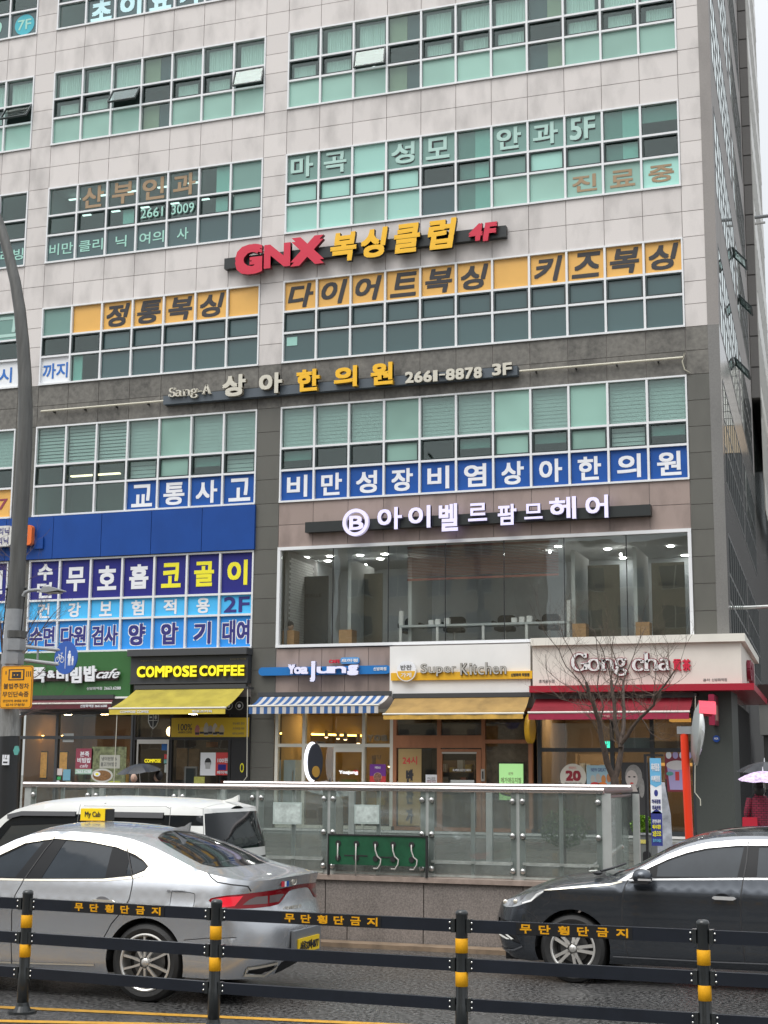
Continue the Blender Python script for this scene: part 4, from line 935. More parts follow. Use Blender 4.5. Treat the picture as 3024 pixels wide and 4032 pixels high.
t, a0, b0, zf, zv, Yf = awning('folded maroon awning with white phone number under the green fascia', (64, 2752, 445, 0), (60, 2772, 438), 2793, .55, mrA, mrA, cross=False)
text('신방화역점 2663.6288', b0 - 1.0, b0 - .12, zv + .035, zf - .035, Yf - .02, whiteP, t, .02)
# rods for winding the awnings
for k, (ua, va, ub, vb, ex) in enumerate(((461, 2815, 448, 3092, 0), (975, 2712, 972, 3058, -22), (2738, 2740, 2736, 3120, 22))):
    y = D - .45; xa, za = F(ua, va, y); xb, zb2 = F(ub, vb, y)
    pts = [(xa, y, za), (xb, y, zb2)]
    if ex: xe, ze = F(ub + ex, vb + 36, y); pts += [(xe, y, ze + .05), (xe, y, ze - .1)]
    o = MB().tube(pts, .013, 6).build('awning_crank', mat('cream rod', (.62, .60, .50), .4), None, smooth='auto')
    tag(o, ['straight cream awning rod hanging in front of the porridge cafe window', 'cranked cream awning rod hanging beside the coffee shop door frame', 'cranked cream awning rod hanging beside the dark corner pier'][k], 'awning rod')
    MB().box(pts[0][0] - .03, pts[0][0] + .03, y - .03, D - .1, pts[0][2], pts[0][2] + .06).build('gearbox', dark, o)

# ------------------------------------------------------------------ posters, stickers, furniture of the fronts
def poster(name, label, cat, u0, v0, u1, v1, m, y=D - .02, th=.012, **k):
    x0, x1, z0, z1 = RF(u0, v0, u1, v1, y); o = MB().box(x0, x1, y, y + th, z0, z1).build(name, m); tag(o, label, cat); return o, x0, x1, z0, z1, y
def disc(x, z, rx, rz, y, m, par, name='printed_shape', n=20, dp=.003): return MB().prism([(x + rx * math.cos(2 * math.pi * i / n), z + rz * math.sin(2 * math.pi * i / n)) for i in range(n)], y - dp, y).build(name, m, par)
maroonP = mat('maroon print', (.16, .05, .06), .5); mintP2 = mat('pale green print', (.34, .52, .40), .5); redP = mat('red print', (.60, .05, .05), .5)
oliveP = mat('olive photo print', (.16, .18, .09), .5, var=.6, scale=9); greenP = mat('leafy photo print', (.20, .26, .12), .5, var=.7, scale=12)
o, x0, x1, z0, z1, y = poster('poster', 'maroon poster with white brush lettering in the porridge cafe window', 'poster', 300, 2947, 365, 3048, maroonP)
h = z1 - z0; text('본죽', x0 + .14, x1 - .12, z1 - h * .32, z1 - h * .12, y, whiteP, o, .03); text('비빔밥', x0 + .06, x1 - .06, z1 - h * .56, z1 - h * .36, y, whiteP, o, .03); text('cafe', x0 + .15, x1 - .15, z1 - h * .74, z1 - h * .60, y, whiteP, o, .0, .4)
MB().box(x0, x1, y - .003, y, z0, z0 + h * .2).build('phone_strip', mintP2, o); text('2663-6288', x0 + .04, x1 - .04, z0 + h * .04, z0 + h * .16, y - .003, whiteP, o, .02)
o, x0, x1, z0, z1, y = poster('poster', 'large food photo poster with a rice bowl in the porridge cafe window', 'poster', 362, 2940, 496, 3092, oliveP)
disc((x0 + x1) / 2 - .2, z0 + .28, .36, .20, y, mat('bowl white', (.52, .52, .48), .5), o); disc((x0 + x1) / 2 - .2, z0 + .28, .30, .15, y - .003, mat('food brown', (.22, .11, .04), .6, var=.6, scale=30), o); disc((x0 + x1) / 2 - .36, z0 + .32, .11, .07, y - .006, whiteP, o); disc((x0 + x1) / 2 - .36, z0 + .32, .05, .035, y - .009, yellowP, o)
MB().box(x0 + .28, x1 - .2, y - .004, y, z1 - .62, z1 - .24).build('text_plate', mat('beige print', (.42, .42, .36), .5), o); text('냉이된장 &', x0 + .34, x1 - .3, z1 - .40, z1 - .29, y - .004, greyT, o, .01); text('불고기비빔밥', x0 + .32, x1 - .3, z1 - .56, z1 - .44, y - .004, greyT, o, .01)
disc(x1 - .35, z0 + .08, .22, .05, y - .003, mat('lime print', (.42, .45, .06), .5), o)
o, x0, x1, z0, z1, y = poster('notice', 'grey framed notice high in the porridge cafe window', 'notice', 248, 2888, 291, 2922, mat('grey notice', (.33, .34, .33), .5))
text('안내', x0 + .06, x1 - .06, z0 + .08, z1 - .08, y, greyT, o, .0)
stk = [('sticker', 'white sticker with pink print near the left cafe door', 214, 3026, 245, 3052, mat('pink white print', (.62, .55, .53), .5)), ('sticker', 'small green sticker below the white one near the left cafe door', 224, 3058, 239, 3070, mat('bright green print', (.05, .38, .12), .5)),
       ('poster', 'small light blue poster low in the porridge cafe window', 249, 3029, 277, 3073, mat('light blue print', (.16, .36, .46), .5)), ('menu_card', 'pale green rounded card low in the porridge cafe window', 258, 3077, 281, 3099, mat('pale lime card', (.50, .56, .42), .5))]
for n_, l_, a, b, c, d, m_ in stk: poster(n_, l_, n_.replace('_', ' '), a, b, c, d, m_)
x, z = F(227, 3085, D - .02); o = disc(x, z, .09, .09, D - .02, whiteP, None, 'round_sticker'); tag(o, 'white round sticker with a dark heart beside the cafe door', 'sticker'); disc(x, z, .05, .045, D - .024, maroonP, o)
for k, (u0, u1, v0, v1) in enumerate(((160, 183, 2962, 3062), (236, 263, 2962, 3040))):
    o, x0, x1, z0, z1, y = poster('wall_picture', ['glowing golden picture on the cafe wall left of the mullion', 'glowing golden picture on the cafe wall right of the mullion'][k], 'picture', u0, v0, u1, v1, mat('golden picture', (.5, .28, .06), .5, var=.5, scale=8, emit=(.9, .45, .08), estr=.35), y=D + 1.2)
    MB().box(x0 - .03, x1 + .03, y + .013, y + .03, z0 - .03, z1 + .03).build('picture_frame', black, o)
    xx = (x0 + x1) / 2; s = MB().sphere((xx, y - .1, z1 + .45), .06).build('wall_spotlight', mat('warm bulb', (1, .7, .3), .5, emit=(1, .6, .15), estr=14)); tag(s, ['warm spotlight over the left golden picture', 'warm spotlight over the right golden picture'][k], 'lamp')
# coffee shop door and dressing
x0, x1, z0, z1 = RF(541, 2912, 662, 3200, D - .07)
dr = MB().box(x0, x1, -.09, -.05, z1 - .12, z1).box(x0, x0 + .05, -.09, -.05, ZS, z1 - .12).box(x1 - .05, x1, -.09, -.05, ZS, z1 - .12).build('door', steel, BL, FM)
text('COMPOSE', F(570, 2990, D - .02)[0], F(634, 2990, D - .02)[0], F(570, 3003, D - .02)[1], F(570, 2988, D - .02)[1], D - .03, lemon, dr, .04)
ban, x0, x1, z0, z1, y = poster('banner', 'yellow coffee menu banner over the coffee shop window', 'banner', 676, 2827, 980, 2902, mat('menu yellow', (.60, .40, .02), .5), y=D - .07)
text('100%', x0 + .22, x0 + .66, z1 - .36, z1 - .17, y, blackP, ban, .01); text('ARABICA COFFEE', x0 + .22, x0 + .66, z1 - .44, z1 - .38, y, blackP, ban, .0)
for i, (f, hh, cc) in enumerate(((.34, .30, (.45, .16, .16)), (.40, .22, (.6, .42, .1)), (.455, .36, (.45, .42, .38)), (.51, .26, (.35, .3, .28)), (.57, .34, (.5, .45, .4)), (.60, .22, (.6, .42, .1)), (.655, .30, (.5, .4, .25)))):
    cx = x0 + (x1 - x0) * f; zb2 = z0 + .05 + .02 * (i % 2)
    MB().prism([(cx - .06, zb2), (cx + .06, zb2), (cx + .085, zb2 + hh * .5), (cx + .05, zb2 + hh * .85), (cx, zb2 + hh), (cx - .05, zb2 + hh * .85), (cx - .085, zb2 + hh * .5)], y - .004 - i * .0006, y).build('printed_cup', mat('cup print %d' % i, cc, .5), ban)
    MB().box(cx - .065, cx + .065, y - .006 - i * .0006, y - .0045 - i * .0006, zb2 + .02, zb2 + .08).build('printed_cup_base', blackP, ban)
for i, s_ in enumerate(('모닝세트 할인', '프리미엄 커피', '테이크아웃')): text(s_, x1 - .5, x1 - .14, z1 - .20 - i * .14, z1 - .13 - i * .14, y, greyT, ban, .0)
# shield crest on the transom glass
x, z = F(604, 2838, D - .02); sh = [(x - .17, z + .2), (x + .17, z + .2), (x + .17, z - .02), (x + .1, z - .16), (x, z - .24), (x - .1, z - .16), (x - .17, z - .02)]
o = MB().prism(sh, D - .03, D - .02).build('shield_crest', mat('pale grey print', (.42, .42, .40), .5)); tag(o, 'grey outlined shield crest on the glass over the coffee shop door', 'emblem')
MB().prism([(x + (a - x) * .84, z + (b - z) * .86) for a, b in sh], D - .034, D - .03).build('shield_field', black, o); MB().box(x - .01, x + .01, D - .037, D - .034, z - .2, z + .17).build('shield_bar', MATS['pale grey print'], o); MB().box(x - .14, x + .14, D - .0385, D - .0372, z + .0, z + .02).build('shield_bar', MATS['pale grey print'], o)
disc(x + .08, z + .1, .04, .06, D - .034, MATS['pale grey print'], o); MB().box(x - .12, x - .04, D - .036, D - .034, z + .08, z + .12).build('shield_mark', MATS['pale grey print'], o)
o, x0, x1, z0, z1, y = poster('poster', 'white poster with a dark iced coffee cup in the coffee shop window', 'poster', 790, 2963, 849, 3053, whiteP)
disc((x0 + x1) / 2, z1 - .28, .10, .13, y, black, o); MB().prism([((x0 + x1) / 2 - .07, z0 + .18), ((x0 + x1) / 2 + .07, z0 + .18), ((x0 + x1) / 2 + .09, z0 + .36), ((x0 + x1) / 2 - .09, z0 + .36)], y - .004, y).build('printed_cup', mat('grey print light', (.45, .45, .46), .5), o)
o, x0, x1, z0, z1, y = poster('poster', 'red and navy poster beside the white coffee poster', 'poster', 850, 2963, 903, 3052, redP)
text('100원', x0 + .06, x1 - .04, z1 - .28, z1 - .15, y, whiteP, o, .03); MB().box(x0 + .08, x1 - .1, y - .003, y, z0 + .14, z1 - .33).build('printed_card', navyF, o); text('페이백', x0 + .05, x1 - .05, z0 + .03, z0 + .12, y - .004, whiteP, o, .03)
poster('notice', 'yellow green notice standing low in the coffee shop window', 'notice', 764, 3058, 805, 3098, mat('lime notice', (.44, .44, .10), .5, var=.2, scale=20))
poster('poster', 'blue corner sticker at the top of the coffee shop door', 'sticker', 637, 2928, 661, 2954, mat('cobalt print', (.01, .11, .36), .5), y=D - .04)
poster('poster', 'small red sticker on the coffee shop door edge', 'sticker', 647, 2970, 659, 2988, redP, y=D - .04); poster('poster', 'small teal sticker on the coffee shop door edge', 'sticker', 646, 2990, 660, 3006, mat('teal print', (.16, .40, .38), .5), y=D - .04)
poster('poster', 'white sheet low on the coffee shop door edge', 'sticker', 648, 3010, 660, 3042, mat('greyish paper', (.42, .46, .44), .5), y=D - .04)
for k, (u0, v0, u1, v1, c) in enumerate(((812, 2922, 856, 2942, (.38, .17, .06)), (696, 2945, 735, 3070, (.20, .12, .06)), (745, 2948, 782, 3060, (.20, .12, .06)))):
    poster('menu_board', ['small orange menu board hanging inside the coffee shop', 'tall brown menu board inside the coffee shop, left one', 'tall brown menu board inside the coffee shop, right one'][k], 'menu board', u0, v0, u1, v1, mat('board %d' % k, c, .6, var=.3, scale=6), y=D + .8, th=.03)
o, x0, x1, z0, z1, y = poster('order_kiosk', 'tall grey touch screen order kiosk inside the coffee shop window', 'kiosk', 727, 3018, 774, 3140, mat('kiosk grey', (.34, .34, .35), .4), y=D + .3, th=.08); MB().box(x0 + .05, x1 - .04, y - .003, y, z0 + .05, z1 - .05).build('screen', mat('dim screen', (.05, .06, .07), .2), o)
x, z = F(953, 3023, D - .06); o = disc(x, z, .06, .13, D - .06, yellowP, None, 'oval_sticker', dp=.01); tag(o, 'yellow oval sticker on the dark coffee shop side panel', 'sticker'); disc(x, z, .035, .09, D - .072, black, o)
MB().box(xs2[2] + .05, xs2[3] - .04, -.04, .02, ZS, zr - .05).build('side_panel', black, BL, FM)
for k, (u, v) in enumerate(((901, 2779), (943, 2779))):
    x, z = F(u, v, D - .1); o = disc(x, z, .12, .12, D - .1, MATS['pale grey print'], None, 'round_emblem', n=28, dp=.012); tag(o, ['round coffee bean emblem under the yellow awning, left one', 'round coffee bean emblem under the yellow awning, right one'][k], 'emblem'); disc(x, z, .10, .10, D - .114, black, o); disc(x, z, .05, .05, D - .118, whiteP, o)
MB().box(F(885, 2779)[0], F(985, 2779)[0], -.095, .0, F(900, 2812)[1], F(900, 2745)[1]).build('emblem_board', black, BL, FM)
x, z = F(668, 2880, D + .5); o = MB().sphere((x, D + .5, z), .10, .1, .14).build('pendant_lamp', mat('warm bulb soft', (1, .8, .5), .5, emit=(1, .7, .35), estr=5)); tag(o, 'small warm pendant lamp inside the coffee shop transom', 'lamp')
# yogurt shop: cove light, drum emblem, fridge, posters
x0, z0 = F(1098, 2892, D + 2.2); x1, z1 = F(1400, 2920, D + 3.9)
mb = MB(); mb.add([(x0, D + 1.0, 3.12), (x1 + .1, D + 4.15, 3.12), (x1 + .1, D + 4.15, 3.17), (x0, D + 1.0, 3.17)], [(0, 1, 2, 3)])
o = mb.build('cove_light', warmE, BL)
MB().add([(x0 - .05, D + .9, 2.85), (x1 + .1, D + 4.05, 2.85), (x1 + .1, D + 4.05, 3.11), (x0 - .05, D + .9, 3.11)], [(0, 1, 2, 3)]).build('cove_board', mat('umber board', (.12, .075, .03), .7), BL)
for k, (u, v) in enumerate(((1285, 2899), (1331, 2905), (1360, 2908), (1411, 2912), (1411, 2923), (1176, 3017), (1211, 3017), (1472, 3008), (1534, 3014))):
    x, z = F(u, v, D + 1.5); b = MB().lathe([(0, -.02), (.05, -.02), (.055, .0), (.06, .16), (0, .16)], (x, D + 1.5, z), 'z', 14).build('pendant_lamp', mat('dull brass', (.25, .18, .1), .5)); MB().sphere((x, D + 1.5, z - .025), .05, .05, .03).build('bulb', mat('warm bulb soft', (1, .8, .5), .5, emit=(1, .7, .35), estr=5), b)
    tag(b, 'small warm pendant lamp inside the yogurt shop, number %s from the left' % ('one', 'two', 'three', 'four', 'five', 'six', 'seven', 'eight', 'nine')[k] if False else ['first lamp of the high row in the yogurt shop, glowing red', 'second lamp of the high row in the yogurt shop', 'third lamp of the high row in the yogurt shop', 'fourth lamp of the high row in the yogurt shop, upper', 'lamp just below the fourth one of the high row in the yogurt shop', 'low lamp above the pale fridge in the yogurt shop', 'low lamp left of the oval drum sign in the yogurt shop', 'low lamp above the purple poster in the yogurt shop', 'low lamp by the right frame of the yogurt shop'][k], 'lamp', 'small lamps inside the yogurt shop')
x0, x1, z0, z1 = RF(1107, 2992, 1168, 3110, D + .6); o = MB().box(x0, x1, D + .5, D + 1.1, z0 - .4, z1).build('fridge', mat('pale fridge', (.42, .50, .52), .3, emit=(.6, .8, .85), estr=.08)); tag(o, 'pale blue white fridge inside the yogurt shop window', 'fridge'); MB().box(x1 - .08, x1 - .05, D + .46, D + .498, z0, z1 - .3).build('fridge_handle', steel, o)
x, z = F(1246, 3000, D - .6); t = thing('oval_drum_sign', 'dark oval drum sign with glowing white rim hanging in front of the yogurt shop', 'sign', (x, D - .5, z - .6))
glow = mat('white glowing rim', (.9, .9, 1), .4, emit=(.9, .92, 1), estr=1.6)
MB().lathe([(0, -.05), (.50, -.05), (.535, 0), (.50, .03), (0, .03)], (0, 0, 0), 'x', 36).build('glow_rim', glow, t, Matrix.Translation((x - .09, D - .70, z)) @ Matrix.Rotation(R(-52), 4, 'Z') @ Matrix.Scale(.42, 4, (0, 1, 0)), smooth='auto')
MB().lathe([(0, 0), (.47, 0), (.49, .02), (.49, .12), (.47, .14), (0, .14)], (0, 0, 0), 'x', 36).build('drum', mat('navy black drum', (.015, .018, .03), .35), t, Matrix.Translation((x, D - .75, z)) @ Matrix.Rotation(R(-52), 4, 'Z') @ Matrix.Scale(.42, 4, (0, 1, 0)), smooth='auto')
for dy, dz, m_ in ((.0, .22, mat('olive disc', (.14, .11, .03), .5)), (.0, -.26, mat('amber disc', (.40, .22, .03), .5))):
    MB().lathe([(0, 0), (.15, 0), (.15, .04), (0, .04)], (.14 if dz < 0 else -.1, 0, dz), 'x', 24).build('ornament_disc', m_, t, Matrix.Translation((x, D - .75, z)) @ Matrix.Rotation(R(-52), 4, 'Z') @ Matrix.Scale(.7, 4, (0, 1, 0)), smooth='auto')
MB().box(x - .02, x + .02, D - .6, D - .0, z + .5, z + .56).build('bracket', dark, t)
o, x0, x1, z0, z1, y = poster('poster', 'purple to orange gradient dessert poster in the yogurt shop window', 'poster', 1456, 3009, 1519, 3106, mat('purple print', (.16, .03, .26), .5))
MB().box(x0, x1, y - .003, y, z0 + (z1 - z0) * .26, z0 + (z1 - z0) * .52).build('red_band', redP, o); MB().box(x0, x1, y - .003, y, z0, z0 + (z1 - z0) * .26).build('orange_band', mat('bright orange print', (.80, .20, .03), .5), o)
disc((x0 + x1) / 2, z1 - .34, .12, .12, y - .002, mat('dessert print', (.55, .38, .25), .5, var=.6, scale=25), o); disc((x0 + x1) / 2, z0 + .3, .11, .13, y - .004, mat('dessert print b', (.25, .12, .08), .5, var=.8, scale=25), o); text('MENU', x0 + .15, x1 - .15, z1 - .12, z1 - .06, y, whiteP, o, .02)
x0, x1, z0, z1 = RF(1315, 2942, 1432, 3200, D - .07)
dr = MB().box(x0, x1, -.09, -.05, z1 - .13, z1).box(x0, x0 + .05, -.09, -.05, ZS, z1 - .13).box(x1 - .05, x1, -.09, -.05, ZS, z1 - .13).build('door', mat('ivory frame', (.66, .64, .56), .4), BL, FM)
litW = mat('lit white print', (.9, .9, .9), .5, emit=(1, 1, 1), estr=.6)
xa, za = F(1334, 3048, D - .03); text('Yoajung', xa, xa + .56, za - .02, za + .10, D - .03, litW, dr, .05)
xa, za = F(1401, 3040, D - .03); disc(xa, za, .08, .06, D - .03, redP, dr); xa, za = F(1375, 3038, D - .03); disc(xa, za, .03, .03, D - .03, yellowP, dr, n=5)
poster('notice', 'lime green sign low on the yogurt shop door', 'notice', 1344, 3069, 1406, 3104, mat('lime dim', (.20, .24, .05), .5), y=D + .3)
for k, s_ in enumerate('Yoa'): px_text(s_, 1447 + k * 28, 2893, 1472 + k * 28, 2918, D + .4, mat('dim cream letter', (.35, .33, .3), .5), sf3, .08, .05, 'inner_letter')
px_text('배달', 1465, 2973, 1502, 2990, D - .0, mat('dark window print', (.05, .05, .05), .5), sf3, .0)
# side dish shop
o, x0, x1, z0, z1, y = poster('vertical_banner', 'tan vertical banner with red and black lettering in the timber front', 'banner', 1569, 2948, 1659, 3250, mat('tan banner', (.42, .29, .12), .5), y=D - .03)
text('24시', x0 + .12, x1 - .12, z1 - .42, z1 - .2, y, redP, o, .02)
for k, ch in enumerate('반찬가게'): text(ch, x0 + .22, x1 - .22, z1 - .95 - k * .52, z1 - .54 - k * .52, y, blackP, o, .05)
o, x0, x1, z0, z1, y = poster('notice', 'white paper notice on glass left of the timber door', 'notice', 1676, 3050, 1722, 3086, whiteP, y=D - .03); text('영업시간', x0 + .04, x1 - .04, z0 + .03, z0 + .1, y, MATS['maroon print'], o, .01); text('안내문', x0 + .05, x1 - .05, z1 - .16, z1 - .06, y, greyT, o, .0)
o, x0, x1, z0, z1, y = poster('notice', 'pale two part leaflet on the timber door glass', 'notice', 1774, 3071, 1867, 3120, mat('pale leaflet', (.50, .52, .50), .5), y=D - .1); disc(x1 - .22, z0 + .16, .10, .06, y, mat('food brown', (.22, .11, .04), .6), o); text('매장 안내', x0 + .04, x0 + .3, z1 - .2, z1 - .1, y, greyT, o, .01)
text('SUPER KITCHEN', F(1782, 3027, D - .1)[0], F(1852, 3027, D - .1)[0], F(1782, 3036, D - .1)[1], F(1782, 3028, D - .1)[1], D - .08, whiteP, dr, .02)
scr = mat('lit green screen', (.5, .8, .4), .4, emit=(.50, .95, .38), estr=.75)
o, x0, x1, z0, z1, y = poster('screen', 'bright green upright display in the window right of the timber door', 'screen', 1965, 3007, 2059, 3150, scr, y=D + .25, th=.05)
MB().box(x0 - .04, x1 + .04, y + .051, y + .08, z0 - .04, z1 + .04).build('screen_housing', black, o); text('비건 만두', x0 + .26, x1 - .26, z1 - .3, z1 - .22, y, MATS['maroon print'], o, .01); text('메가애김치찜', x0 + .05, x1 - .05, z1 - .50, z1 - .36, y, mat('brown print', (.16, .07, .03), .5), o, .01)
zc = F(2000, 3112, D + .25)[1]; disc((x0 + x1) / 2, zc, .34, .16, y, black, o); disc((x0 + x1) / 2, zc + .01, .27, .12, y - .003, mat('food yellow', (.55, .35, .04), .5, var=.6, scale=25), o)
for k, (u0, v0, u1, v1) in enumerate(((1572, 2852, 1710, 2892), (1745, 2852, 1895, 2892))):
    poster('paper_blind', ['dark paper behind the left timber transom', 'brown paper behind the right timber transom'][k], 'paper', u0, v0, u1, v1, mat('paper %d' % k, [(.06, .05, .04), (.22, .17, .12)][k], .8), y=D + .2)
MB().box(F(1912, 3000, D + .4)[0], F(2085, 3000, D + .4)[0], .38, .4, ZS, zr).build('screen_curtain', mat('brown crinkled film', (.17, .115, .085), .35, var=.5, scale=5, bump=.6, bscale=6), BL, FM)
# tea shop
x, z = F(2257, 3060, D - .03); o = disc(x, z, .345, .345, D - .03, mat('ivory sticker', (.62, .58, .50), .5), None, 'round_sticker', 36, .008); tag(o, 'large ivory round discount sticker in the tea shop window', 'sticker')
text('20', x - .2, x + .2, z - .1, z + .17, D - .038, mat('deep red print', (.28, .015, .03), .5), o, .07); text('현대카드', x - .11, x + .09, z + .2, z + .27, D - .038, redP, o, .0); text('멤버십과 포인트 사용', x - .22, x + .22, z - .2, z - .13, D - .038, greyT, o, .01); text('%', x + .17, x + .22, z + .0, z + .06, D - .0385, blackP, o, 0)
MB().box(x - .12, x + .14, D - .041, D - .038, z - .27, z - .24).build('gold_line', mat('gold print', (.5, .35, .05), .5), o)
o, x0, x1, z0, z1, y = poster('poster', 'light blue dessert poster with fruit cups in the tea shop window', 'poster', 2309, 3013, 2405, 3118, mat('aqua poster', (.33, .50, .58), .5), y=D - .03)
text('NEW GREAT', x0 + .12, x1 - .12, z1 - .16, z1 - .07, y, navyT, o, .0)
for k in range(4): disc(x0 + .16 + k * .14, z0 + .32 + .04 * (k % 2), .06, .11, y - .002, mat('dessert c%d' % k, [(.5, .48, .42), (.5, .45, .4), (.6, .25, .08), (.5, .2, .08)][k], .5), o)
disc(x0 + .22, z0 + .2, .12, .05, y - .004, redP, o); disc(x1 - .22, z0 + .2, .12, .05, y - .004, mat('bright orange print', (.80, .20, .03), .5), o)
o, x0, x1, z0, z1, y = poster('poster', 'crimson poster with a large lilac drink cup in the tea shop window', 'poster', 2617, 2967, 2708, 3117, mat('wine poster', (.22, .03, .05), .5), y=D - .03)
cx = (x0 + x1) / 2 + .02; MB().prism([(cx - .19, z0 + .05), (cx + .19, z0 + .05), (cx + .25, z0 + .62), (cx - .25, z0 + .62)], y - .004, y).build('printed_cup', mat('lilac print', (.42, .36, .62), .5), o)
disc(cx, z0 + .66, .27, .12, y - .004, mat('cream print', (.66, .62, .62), .5), o); MB().box(cx - .05, cx + .05, y - .007, y - .004, z0 + .28, z0 + .5).build('cup_label', redP, o); disc(x0 + .12, z0 + .45, .09, .05, y - .008, mat('jade print', (.10, .34, .30), .5), o)
for k in range(4): disc(x0 + .1 + k * .17, z1 - .04, .07, .09, y - .004 - k * .0005, mat('lilac print', (.42, .36, .62), .5) if k % 2 else whiteP, o)
text('BREWING HAPPINESS', x0 + .05, x1 - .05, z1 - .32, z1 - .24, y, whiteP, o, .01)
# shelving and stock inside the shops
stock = random.Random(5)
for (xa, xb, yy, zt_, cc) in ((a1 + .4, a1 + 3.0, 2.9, 2.4, (.30, .17, .08)), (a2 + 1.6, a3 - .6, 2.6, 2.3, (.16, .10, .06)), (a4 + 2.6, a5 - .4, 3.3, 2.3, (.45, .30, .14)), (a5 + .6, a6 - 2.2, 2.6, 2.4, (.25, .16, .09)), (a6 + .6, a7 - 2.4, 2.9, 2.6, (.42, .28, .15))):
    sh_ = MB().box(xa, xb, yy, yy + .04, .6, zt_).box(xa, xa + .04, yy - .35, yy, .6, zt_).box(xb - .04, xb, yy - .35, yy, .6, zt_)
    for k in range(4): sh_.box(xa + .04, xb - .04, yy - .35, yy, .7 + k * .45, .73 + k * .45)
    so_ = sh_.build('shelf_unit', mat('shelf wood %.2f' % cc[0], cc, .5), BL, FM)
    for k in range(4):
        x_ = xa + .1
        while x_ < xb - .25:
            w_ = stock.uniform(.08, .2); h_ = stock.uniform(.12, .34); cI = stock.randrange(6)
            MB().box(x_, x_ + w_, yy - .3, yy - .1, .731 + k * .45, .731 + k * .45 + h_).build('stock_item', mat('stock %d' % cI, [(.5, .45, .38), (.4, .12, .08), (.12, .2, .14), (.55, .4, .1), (.2, .16, .13), (.6, .6, .58)][cI], .5), so_, FM); x_ += w_ + stock.uniform(.03, .12)
    MB().box(xa + .3, xb + .3, yy - 1.7, yy - 1.2, .54, 1.45).build('shop_counter', mat('counter wood %.2f' % cc[0], [c * .9 for c in cc], .4, var=.1, scale=5), BL, FM)
# person shaped cut-out style standee behind the glass: generic portrait print
o, x0, x1, z0, z1, y = poster('portrait_poster', 'grey toned portrait standee of a fair haired model in the tea shop doorway', 'poster', 2446, 3002, 2556, 3300, mat('charcoal portrait ground', (.035, .035, .037), .5), y=D - .12)
cx, cz = F(2492, 3062, D - .12); disc(cx + .02, cz + .02, .22, .31, y - .003, mat('ash hair print', (.26, .25, .24), .6, var=.2, scale=14), o, 'hair'); disc(cx - .03, cz - .03, .15, .22, y - .006, mat('grey skin print', (.52, .46, .43), .6), o, 'face')
MB().prism([(cx - .05, cz - .35), (cx + .12, cz - .35), (cx + .05, cz - .18), (cx - .05, cz - .18)], y - .008, y - .002).build('neck', mat('grey skin print', (.38, .34, .32), .6), o)
for dx in (-.09, .04): disc(cx + dx, cz + .02, .034, .018, y - .009, black, o, 'eye')
disc(cx - .03, cz - .14, .045, .02, y - .009, redP, o, 'lips'); MB().box(cx - .015, cx + .0, y - .0085, y - .006, cz - .08, cz - .01).build('nose', mat('shadow print', (.22, .19, .18), .6), o)
disc(cx + .22, cz - .25, .07, .25, y - .0045, MATS['ash hair print'], o, 'hair')
x, z = F(2396, 2932, D + .6); ex_ = MB().box(x - .12, x + .12, D + .6, D + .65, z - .08, z + .08).build('exit_sign', mat('exit sign', (.1, .8, .5), .4, emit=(.05, .8, .55), estr=1.6)); tag(ex_, 'small glowing green exit light inside the tea shop', 'exit sign'); MB().box(x - .14, x + .14, D + .651, D + .68, z - .1, z + .1).build('housing', white, ex_)
wb = MB().box(F(2600, 3030, D + 2)[0], F(2735, 3030, D + 2)[0], D + 2, D + 2.5, 2.28, 2.36).build('lit_shelf', mat('lit oak', (.6, .35, .12), .5, emit=(1, .5, .12), estr=.6)); tag(wb, 'glowing oak shelf inside the tea shop on the right', 'shelf'); MB().box(F(2600, 3030, D + 2)[0], F(2735, 3030, D + 2)[0], D + 2.1, D + 2.5, 2.1, 2.279).build('shelf_front', wood, wb)
wb = MB().box(F(2635, 2855, D + 1)[0], F(2735, 2855, D + 1)[0], D + 1, D + 1.6, 3.42, 3.50).build('lit_ceiling_panel', mat('lit oak', (.6, .35, .12), .5, emit=(1, .5, .12), estr=.6)); tag(wb, 'warm lit ceiling panel inside the tea shop top right', 'ceiling light')
o, *_ = poster('menu_board', 'tan menu board with small figures high inside the tea shop', 'menu board', 2575, 2918, 2720, 2948, mat('tan board', (.34, .22, .12), .6), y=D + .6)
o, *_ = poster('paper_blind', 'pale frosted strip behind the tea shop door transom', 'paper', 2445, 2905, 2560, 2948, mat('blue grey strip', (.22, .27, .28), .5), y=D + .1)
# ------------------------------------------------------------------ ground
asph = bpy.data.materials.new('wet asphalt'); asph.use_nodes = True; nt = asph.node_tree; b = nt.nodes['Principled BSDF']; n = nt.nodes.new; l = nt.links.new
tcn = n('ShaderNodeTexCoord'); n1 = n('ShaderNodeTexNoise'); n1.inputs['Scale'].default_value = 26; n1.inputs['Detail'].default_value = 4; n1.inputs['Roughness'].default_value = .7; l(tcn.outputs['Object'], n1.inputs['Vector'])
vo = n('ShaderNodeTexVoronoi'); vo.inputs['Scale'].default_value = 85; l(tcn.outputs['Object'], vo.inputs['Vector'])
cr = n('ShaderNodeValToRGB'); cr.color_ramp.elements[0].position = .42; cr.color_ramp.elements[0].color = (.008, .008, .009, 1); cr.color_ramp.elements[1].position = .60; cr.color_ramp.elements[1].color = (.135, .132, .128, 1)
b.inputs['Specular IOR Level'].default_value = .5; l(n1.outputs[0], cr.inputs[0])
l(cr.outputs[0], b.inputs['Base Color'])
n2 = n('ShaderNodeTexNoise'); n2.inputs['Scale'].default_value = .55; n2.inputs['Detail'].default_value = 4; l(tcn.outputs['Object'], n2.inputs['Vector'])
